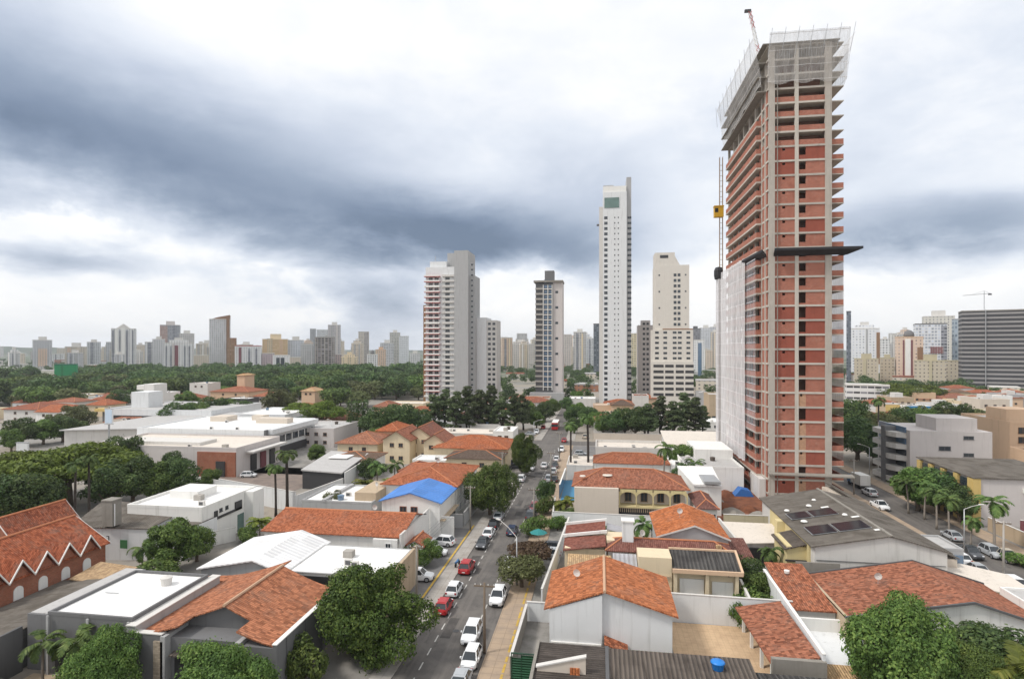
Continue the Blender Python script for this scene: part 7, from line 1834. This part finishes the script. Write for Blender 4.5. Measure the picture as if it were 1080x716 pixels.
for (px, d, s, k, lb, wd) in (
    (648, 91, 1.0, 'coconut', 'palm left of the square white water tower', 1), (679, 94, 1.05, 'coconut', 'palm right of the square white water tower', 1),
    (0, (19.5, 81.8), .50, 'broad2', 'dark garden tree right of the blackened roof', 1), (0, (20.3, 78.2), .46, 'broad', 'leafy garden tree beside the white capped wall', 1), (0, (19.0, 75.6), .95, 'shrub', 'yellowish hedge bush right of the cream house', 1.1), (0, (20.2, 74.2), .75, 'shrub', 'hedge bush at the end of the garden wall', 1.2), (812, 84, .85, 'coconut', 'small palm at the corner of the flat red roof', 1), (828, 88, .9, 'shrub', 'bush below the khaki porch of the grey hall', 1),
    (736, 70.5, 1.0, 'shrubb', 'bright bush on the left along the patio wall', 1), (756, 70.3, .85, 'shrubb', 'bright bush in the middle of the patio wall', 1), (776, 69.3, 1.0, 'shrub', 'dark bush where the patio meets the veranda roof', .6), (713, 71, .6, 'shrubb', 'smallest bush at the left end of the patio wall', 1),
    (185, 86, .84, 'broad', 'bushy tree beside the white two-storey house', .95), (208, 90, .6, 'broad', 'smaller bushy tree touching the white corrugated roof', 1), (150, 84, .95, 'coconut', 'palm at the left of the bushy tree by the warehouse', 1), (165, 80, 1.2, 'shrub', 'bush below the pale warehouse wall', 1.2),
    (72, 121, 1.42, 'umbrella', 'broad flat bright green umbrella tree on the left', 1.25), (18, 126, 1.2, 'umbrella', 'second umbrella tree reaching the left picture edge', 1.1), (112, 128, 1.2, 'umbrella', 'smaller umbrella tree right of the broad bright one', .9), (22, 104, 1.05, 'broad2', 'dark dense tree at the left edge behind the brick gables', 1.1), (-12, 100, 1.05, 'broad2', 'dark tree cut by the left edge behind the brick gables', 1.1), (52, 100, 1.2, 'areca', 'pale green palm behind the brick gables', 1.1), (45, 112, .9, 'broad', 'green tree between the dark dense tree and the tall palms', 1),
    (79, 107, 1.05, 'tallpalm', 'left tall palm of the pair before the umbrella tree', 1), (94, 109, 1.1, 'tallpalm', 'right tall palm of the pair before the umbrella tree', 1), (140, 122, 1.02, 'broad2', 'dark tree right of the tall palm pair', 1), (165, 124, .98, 'broad', 'green tree behind the white two-storey house', 1), (186, 126, .92, 'broad2', 'dark tree left of the white cross wall', 1), (112, 118, .95, 'broad2', 'dark tree right behind the square water tank', 1), (128, 152, 1.0, 'broad2', 'dark tree before the cream commercial roof', 1), (152, 136, .8, 'shrub', 'flowering bush by the white cross wall', 1), (205, 118, .6, 'broad', 'small tree at the white cross wall', 1), (182, 146, .7, 'broad2', 'small round tree by the brick commercial front', 1), (222, 132, .62, 'broad', 'bright small tree near the brick commercial front', 1), (226, 112, .5, 'broad2', 'cone shaped bush behind the white two-storey house', .8),
    (291, 114, .86, 'tallpalm', 'shorter tall palm at the white boundary wall', 1.25), (303, 117, 1.06, 'tallpalm', 'taller palm of the pair at the white boundary wall', 1.35), (274, 101, 1.0, 'areca', 'bushy dark palm at the courtyard corner', 1), (262, 99, .9, 'shrub', 'bush below the courtyard palm', 1), (350, 112, .62, 'olive', 'small round tree beside the white ramp wall', 1), (316, 106, .9, 'shrub', 'shrub at the foot of the taller palm', 1), (334, 166, .62, 'broad', 'bright small tree left of the brown hip roof', 1),
    (384, 127, 1.2, 'areca', 'yellow green palm clump left of the grey carport roof', 1), (398, 124, 1.0, 'areca', 'front yellow green palm clump with orange fronds', 1), (412, 129, 1.1, 'areca', 'right yellow green palm clump by the orange hip roof', 1), (398, 138, 1.15, 'coconut', 'dark palm standing behind the yellow green clumps', 1), (416, 140, 1.15, 'coconut', 'dark palm closest to the cream villas', 1), (391, 142, .6, 'broad2', 'dark tree behind the palm clumps', 1),
    (82, 232, 1.22, 'olive', 'large olive green tree left of the pale tall billboard', 1.1), (62, 226, .9, 'olive', 'olive tree beside the large olive green tree', 1), (22, 196, .95, 'broad2', 'dark tree above the low blank billboard', 1.2), (46, 200, .95, 'broad', 'green tree right of the low blank billboard', 1.2), (66, 205, .9, 'broad2', 'dark tree under the large olive tree', 1.2), (12, 186, .8, 'broad', 'green tree at the left edge below the white block', 1), (128, 300, 1.2, 'broad2', 'dark tree behind the tall pale billboard', 1),
    (188, 232, 1.15, 'broad2', 'dark tree before the commercial row on its left', 1.1), (206, 240, 1.2, 'broad', 'green tree before the commercial row', 1.2), (224, 252, 1.2, 'broad2', 'dark tree at the back of the commercial row', 1.1), (240, 262, 1.15, 'broad', 'green tree below the open pavilion', 1.1), (256, 258, 1.0, 'broad2', 'dark tree right of the open pavilion', 1), (198, 290, 1.3, 'broad', 'tree in front of the white cube house', 1),
    (292, 286, 1.55, 'olive', 'tall loose tree rising behind the white commercial row', .9), (302, 290, 1.35, 'olive', 'second loose tree right behind the white commercial row', .9), (340, 224, 1.42, 'umbrella', 'flat topped tree with a dark bare trunk', .85), (318, 246, 1.15, 'umbrella', 'lower flat topped tree left of the dark bare trunk', .9),
    (404, 206, 1.22, 'broad2', 'dark round tree right of the cypress row', 1.05), (420, 209, 1.3, 'broad2', 'largest dark round tree right of the cypress row', 1.1), (437, 214, 1.1, 'broad2', 'dark round tree at the foot of the red balcony tower', 1.05), (398, 196, .7, 'broad', 'low tree at the end of the cypress row', 1),
    (602, 151, 1.16, 'tallpalm', 'left tall palm with a bare dark trunk by the blue hoarding', 1.1), (620.5, 151, 1.34, 'tallpalm', 'right tall palm with a bare dark trunk by the cream shop', 1.1),
    (700, 141, 1.12, 'royal', 'fan crowned palm right of the dull orange roof', .9), (722, 152, .86, 'broad', 'green tree left of the stepped white house', 1), (733, 140, 1.2, 'coconut', 'drooping palm in front of the stepped white house', 1.1), (722, 136, .62, 'broad2', 'dark tree below the drooping palm', 1), (745, 160, .62, 'broad2', 'dark tree against the white netting', 1), (742, 136, .5, 'broad', 'small tree at the edge of the red soil', 1),
    (904, 172, 1.25, 'broad2', 'large dark tree beside the brick tower', 1.2), (922, 164, 1.12, 'broad2', 'dark tree before the rounded balconies', 1.15), (900, 205, 1.5, 'broad2', 'tall dark tree beside the brick tower farther back', 1), (914, 200, 1.35, 'olive', 'olive tree behind the large dark tree', 1), (926, 195, 1.4, 'tallpalm', 'dark palm behind the rounded balconies', 1), (938, 205, 1.15, 'olive', 'olive tree left in the row behind the pale grey block', 1), (953, 208, 1.2, 'broad2', 'dark tree in the row behind the pale grey block', 1.1), (972, 212, 1.25, 'broad', 'green tree below the bright blue shop', 1), (988, 214, 1.4, 'olive', 'tall olive tree right of the bright blue shop', .9), (1002, 212, 1.35, 'broad2', 'dark tree middle of the row behind the roof storey', 1), (1020, 215, 1.25, 'olive', 'olive tree in front of the stepped cream block', 1.1), (1038, 216, 1.0, 'broad2', 'dark tree in front of the taller cream block', 1.1), (1052, 218, .85, 'olive', 'last small olive tree of the right row', 1),
    (948, 330, 1.5, 'umbrella', 'wide dark flat tree above the orange shop', 1.3), (968, 335, 1.4, 'umbrella', 'wide dark flat tree above the bright blue shop', 1.3), (962, 340, 1.5, 'broad2', 'dark tree between the two wide flat trees', 1.2),
    (968, 118, .98, 'broad', 'leafy tree behind the royal palms', 1.1), (988, 116, .86, 'broad2', 'dark tree behind the royal palms', 1.1), (1012, 110, .7, 'broad2', 'dark tree beside the short royal palm', 1), (1076, 88, .6, 'shrub', 'small bush at the right edge below the tan wall', 1.5)):
    T(k, px, d, s, lb, wd)
x0_, y0_ = 0, 0
for (px, d, s, k, lb) in ((958, 116, .78, 'royal', 'leftmost royal palm of the row on the side street'), (975, 112, .82, 'royal', 'second royal palm of the row on the side street'), (988, 106, .82, 'royal', 'third royal palm of the row on the side street'), (1001, 102, .80, 'royal', 'fourth royal palm of the row on the side street'), (1024, 97, .78, 'royalb', 'short yellowing royal palm left of the big one'), (1049, 94, 1.0, 'royal', 'big royal palm with a straight grey trunk at the right'), (966, 121, .8, 'royalb', 'low royal palm behind the row on the side street')):
    T(k, px, d, s, lb)
for i, px in enumerate((369, 374.5, 380, 386)):
    T('column', px, 214+i*1.5, 1.12, 'narrow dark cypress in the row of four left of the villas', 1.0, 'row of four cypresses')
for i, (px, d, s) in enumerate(((457, 222, .92), (469, 228, 1.02), (481, 220, 1.0), (493, 231, 1.08), (505, 224, 1.02), (517, 230, 1.1), (530, 222, .98), (543, 228, .92), (552, 236, .85))):
    T('pine', px, d, s, 'grey-green casuarina in the row behind the red villa roofs', 1.0, 'casuarina row behind the villas')
for i, (px, d, s) in enumerate(((684, 214, .76), (697, 219, .90), (710, 213, .82), (722, 218, .98), (733, 214, .90), (741, 220, .68))):
    T('pine', px, d, s, 'casuarina in the row before the cream tower', 1.1, 'casuarina row before the cream tower')
for i, (px, d, s, k) in enumerate(((648, 216, 1.0, 'broad2'), (659, 219, 1.05, 'broad2'), (670, 214, 1.15, 'broad2'), (636, 222, .85, 'broad'), (680, 218, 1.15, 'bright'))):
    T('broad' if k == 'bright' else k, px, d, s, ['dark tree at the left end of the pine row', 'dark tree second in the pine row', 'tall dark tree left of the pines', 'low green tree near the far car park', 'bright green tree among the pines'][i])
for i, (px, d, s) in enumerate(((566, 238, .8), (575, 262, .9), (583, 288, .9), (604, 250, .8), (611, 268, .9), (622, 244, .85), (629, 236, .8), (598, 300, .8), (609, 330, 1.0), (545, 262, .8), (556, 275, .9), (606, 226, .6))):
    T('broad2' if i % 2 else 'broad', px, d, s, 'small street tree along the far end of the main street', 1.0, 'trees at the far end of the street')
# ------------------------------------------------------------------ the wooded park and far greenery
rr = random.Random(77); count = 0; rest = []
cand = []
d = 322
while d < 690:
    lat0, lat1 = (-60-CX)/F*d, (452-CX)/F*d
    u = lat0
    while u < lat1:
        px = CX+F*u/d
        dmax = 560 if px < 70 else 690
        if d < dmax and not (48 < px < 90 and 380 < d < 560) and not (d < 366 and (82 < px < 345 or px > 385)): cand.append((d+rr.uniform(-5, 5), u+rr.uniform(-4, 4)))
        u += 13.5
    d += 14
for (d, u) in cand:
    k = rr.choice(['far', 'far', 'far2', 'far3', 'far2']); s = rr.choice([rr.uniform(.62, .9), rr.uniform(.9, 1.4)])
    x, y = u*CA-d*SA, u*SA+d*CA
    if count < 285 and -20 < CX+F*u/d < 450:
        r = dup(PROTO[k], (x, y, 0), rr.uniform(0, 6.28), 'broad dark green tree in the dense park woods', (s*1.15, s*1.15, s*.92), 'trees of the park woods'); count += 1
    else: rest.append((x, y, s, k))
def woods(name, items, label, cat, cut=.55):
    rng = np.random.default_rng(3); vs = []
    base = {}
    for k in ('far', 'far2', 'far3'):
        me = [c for c in PROTO[k].children if c.name.startswith('crown')][0].data
        a = np.empty(len(me.vertices)*3, np.float32); me.vertices.foreach_get('co', a); base[k] = a.reshape(-1, 4, 3)
    for (x, y, s, k) in items:
        q = base[k]; q = q[rng.random(len(q)) < cut]; a = rng.uniform(0, 6.28); R = np.array([[math.cos(a), -math.sin(a), 0], [math.sin(a), math.cos(a), 0], [0, 0, 1]])
        c = q.mean(1, keepdims=True); q = c + (q-c)*1.25
        vs.append((q.reshape(-1, 3) @ R.T)*s + np.array([x, y, 0]))
    v = np.concatenate(vs); n = len(v)//4
    me = bpy.data.meshes.new(name); me.vertices.add(4*n); me.vertices.foreach_set('co', v.reshape(-1).astype(np.float32))
    me.loops.add(4*n); me.loops.foreach_set('vertex_index', np.arange(4*n, dtype=np.int32))
    me.polygons.add(n); me.polygons.foreach_set('loop_start', np.arange(0, 4*n, 4, dtype=np.int32))
    try: me.polygons.foreach_set('loop_total', np.full(n, 4, dtype=np.int32))
    except Exception: pass
    me.materials.append(LM['dark']); me.update(calc_edges=True); me.validate()
    o = bpy.data.objects.new(name, me); sc.collection.objects.link(o); tag(o, label, cat, None, 'stuff')
woods('woods', rest, 'dense dark green woods of the park stretching to the towers', 'woods')
rest = []
for i in range(330):
    d = rr.uniform(420, 1500); px = rr.uniform(425, 1090)
    if i < 70: px = rr.uniform(-20, 110); d = rr.uniform(560, 1500)
    u = (px-CX)/F*d; rest.append((u*CA-d*SA, u*SA+d*CA, rr.uniform(.5, .85), rr.choice(['far', 'far2', 'far3'])))
for i in range(330):
    d = rr.uniform(345, 900); px = rr.uniform(450, 1090)
    if 758 < px < 890: continue
    u = (px-CX)/F*d; rest.append((u*CA-d*SA, u*SA+d*CA, rr.uniform(.45, .85), rr.choice(['far', 'far2', 'far3'])))
woods('far_greenery', rest, 'patches of far trees between the buildings below the skyline', 'woods', .4)
for p in PROTO.values(): drop(p)
for p in CARS.values(): drop(p)
# ------------------------------------------------------------------ haze
hz = bpy.data.materials.new('haze_air'); hz.use_nodes = True; t_ = hz.node_tree; t_.nodes.clear()
pv_ = nd(t_, 'ShaderNodeVolumePrincipled'); pv_.inputs['Color'].default_value = (.86, .90, .96, 1); pv_.inputs['Density'].default_value = .00013
pv_.inputs['Anisotropy'].default_value = .2
ou = nd(t_, 'ShaderNodeOutputMaterial'); t_.links.new(pv_.outputs[0], ou.inputs['Volume'])
o = MB().box(-4900, 4900, -4900, 4900, -1.0, 132).build('haze', hz); o['kind'] = 'stuff'; o['label'] = 'thin pale haze over the whole city'; o['category'] = 'haze'
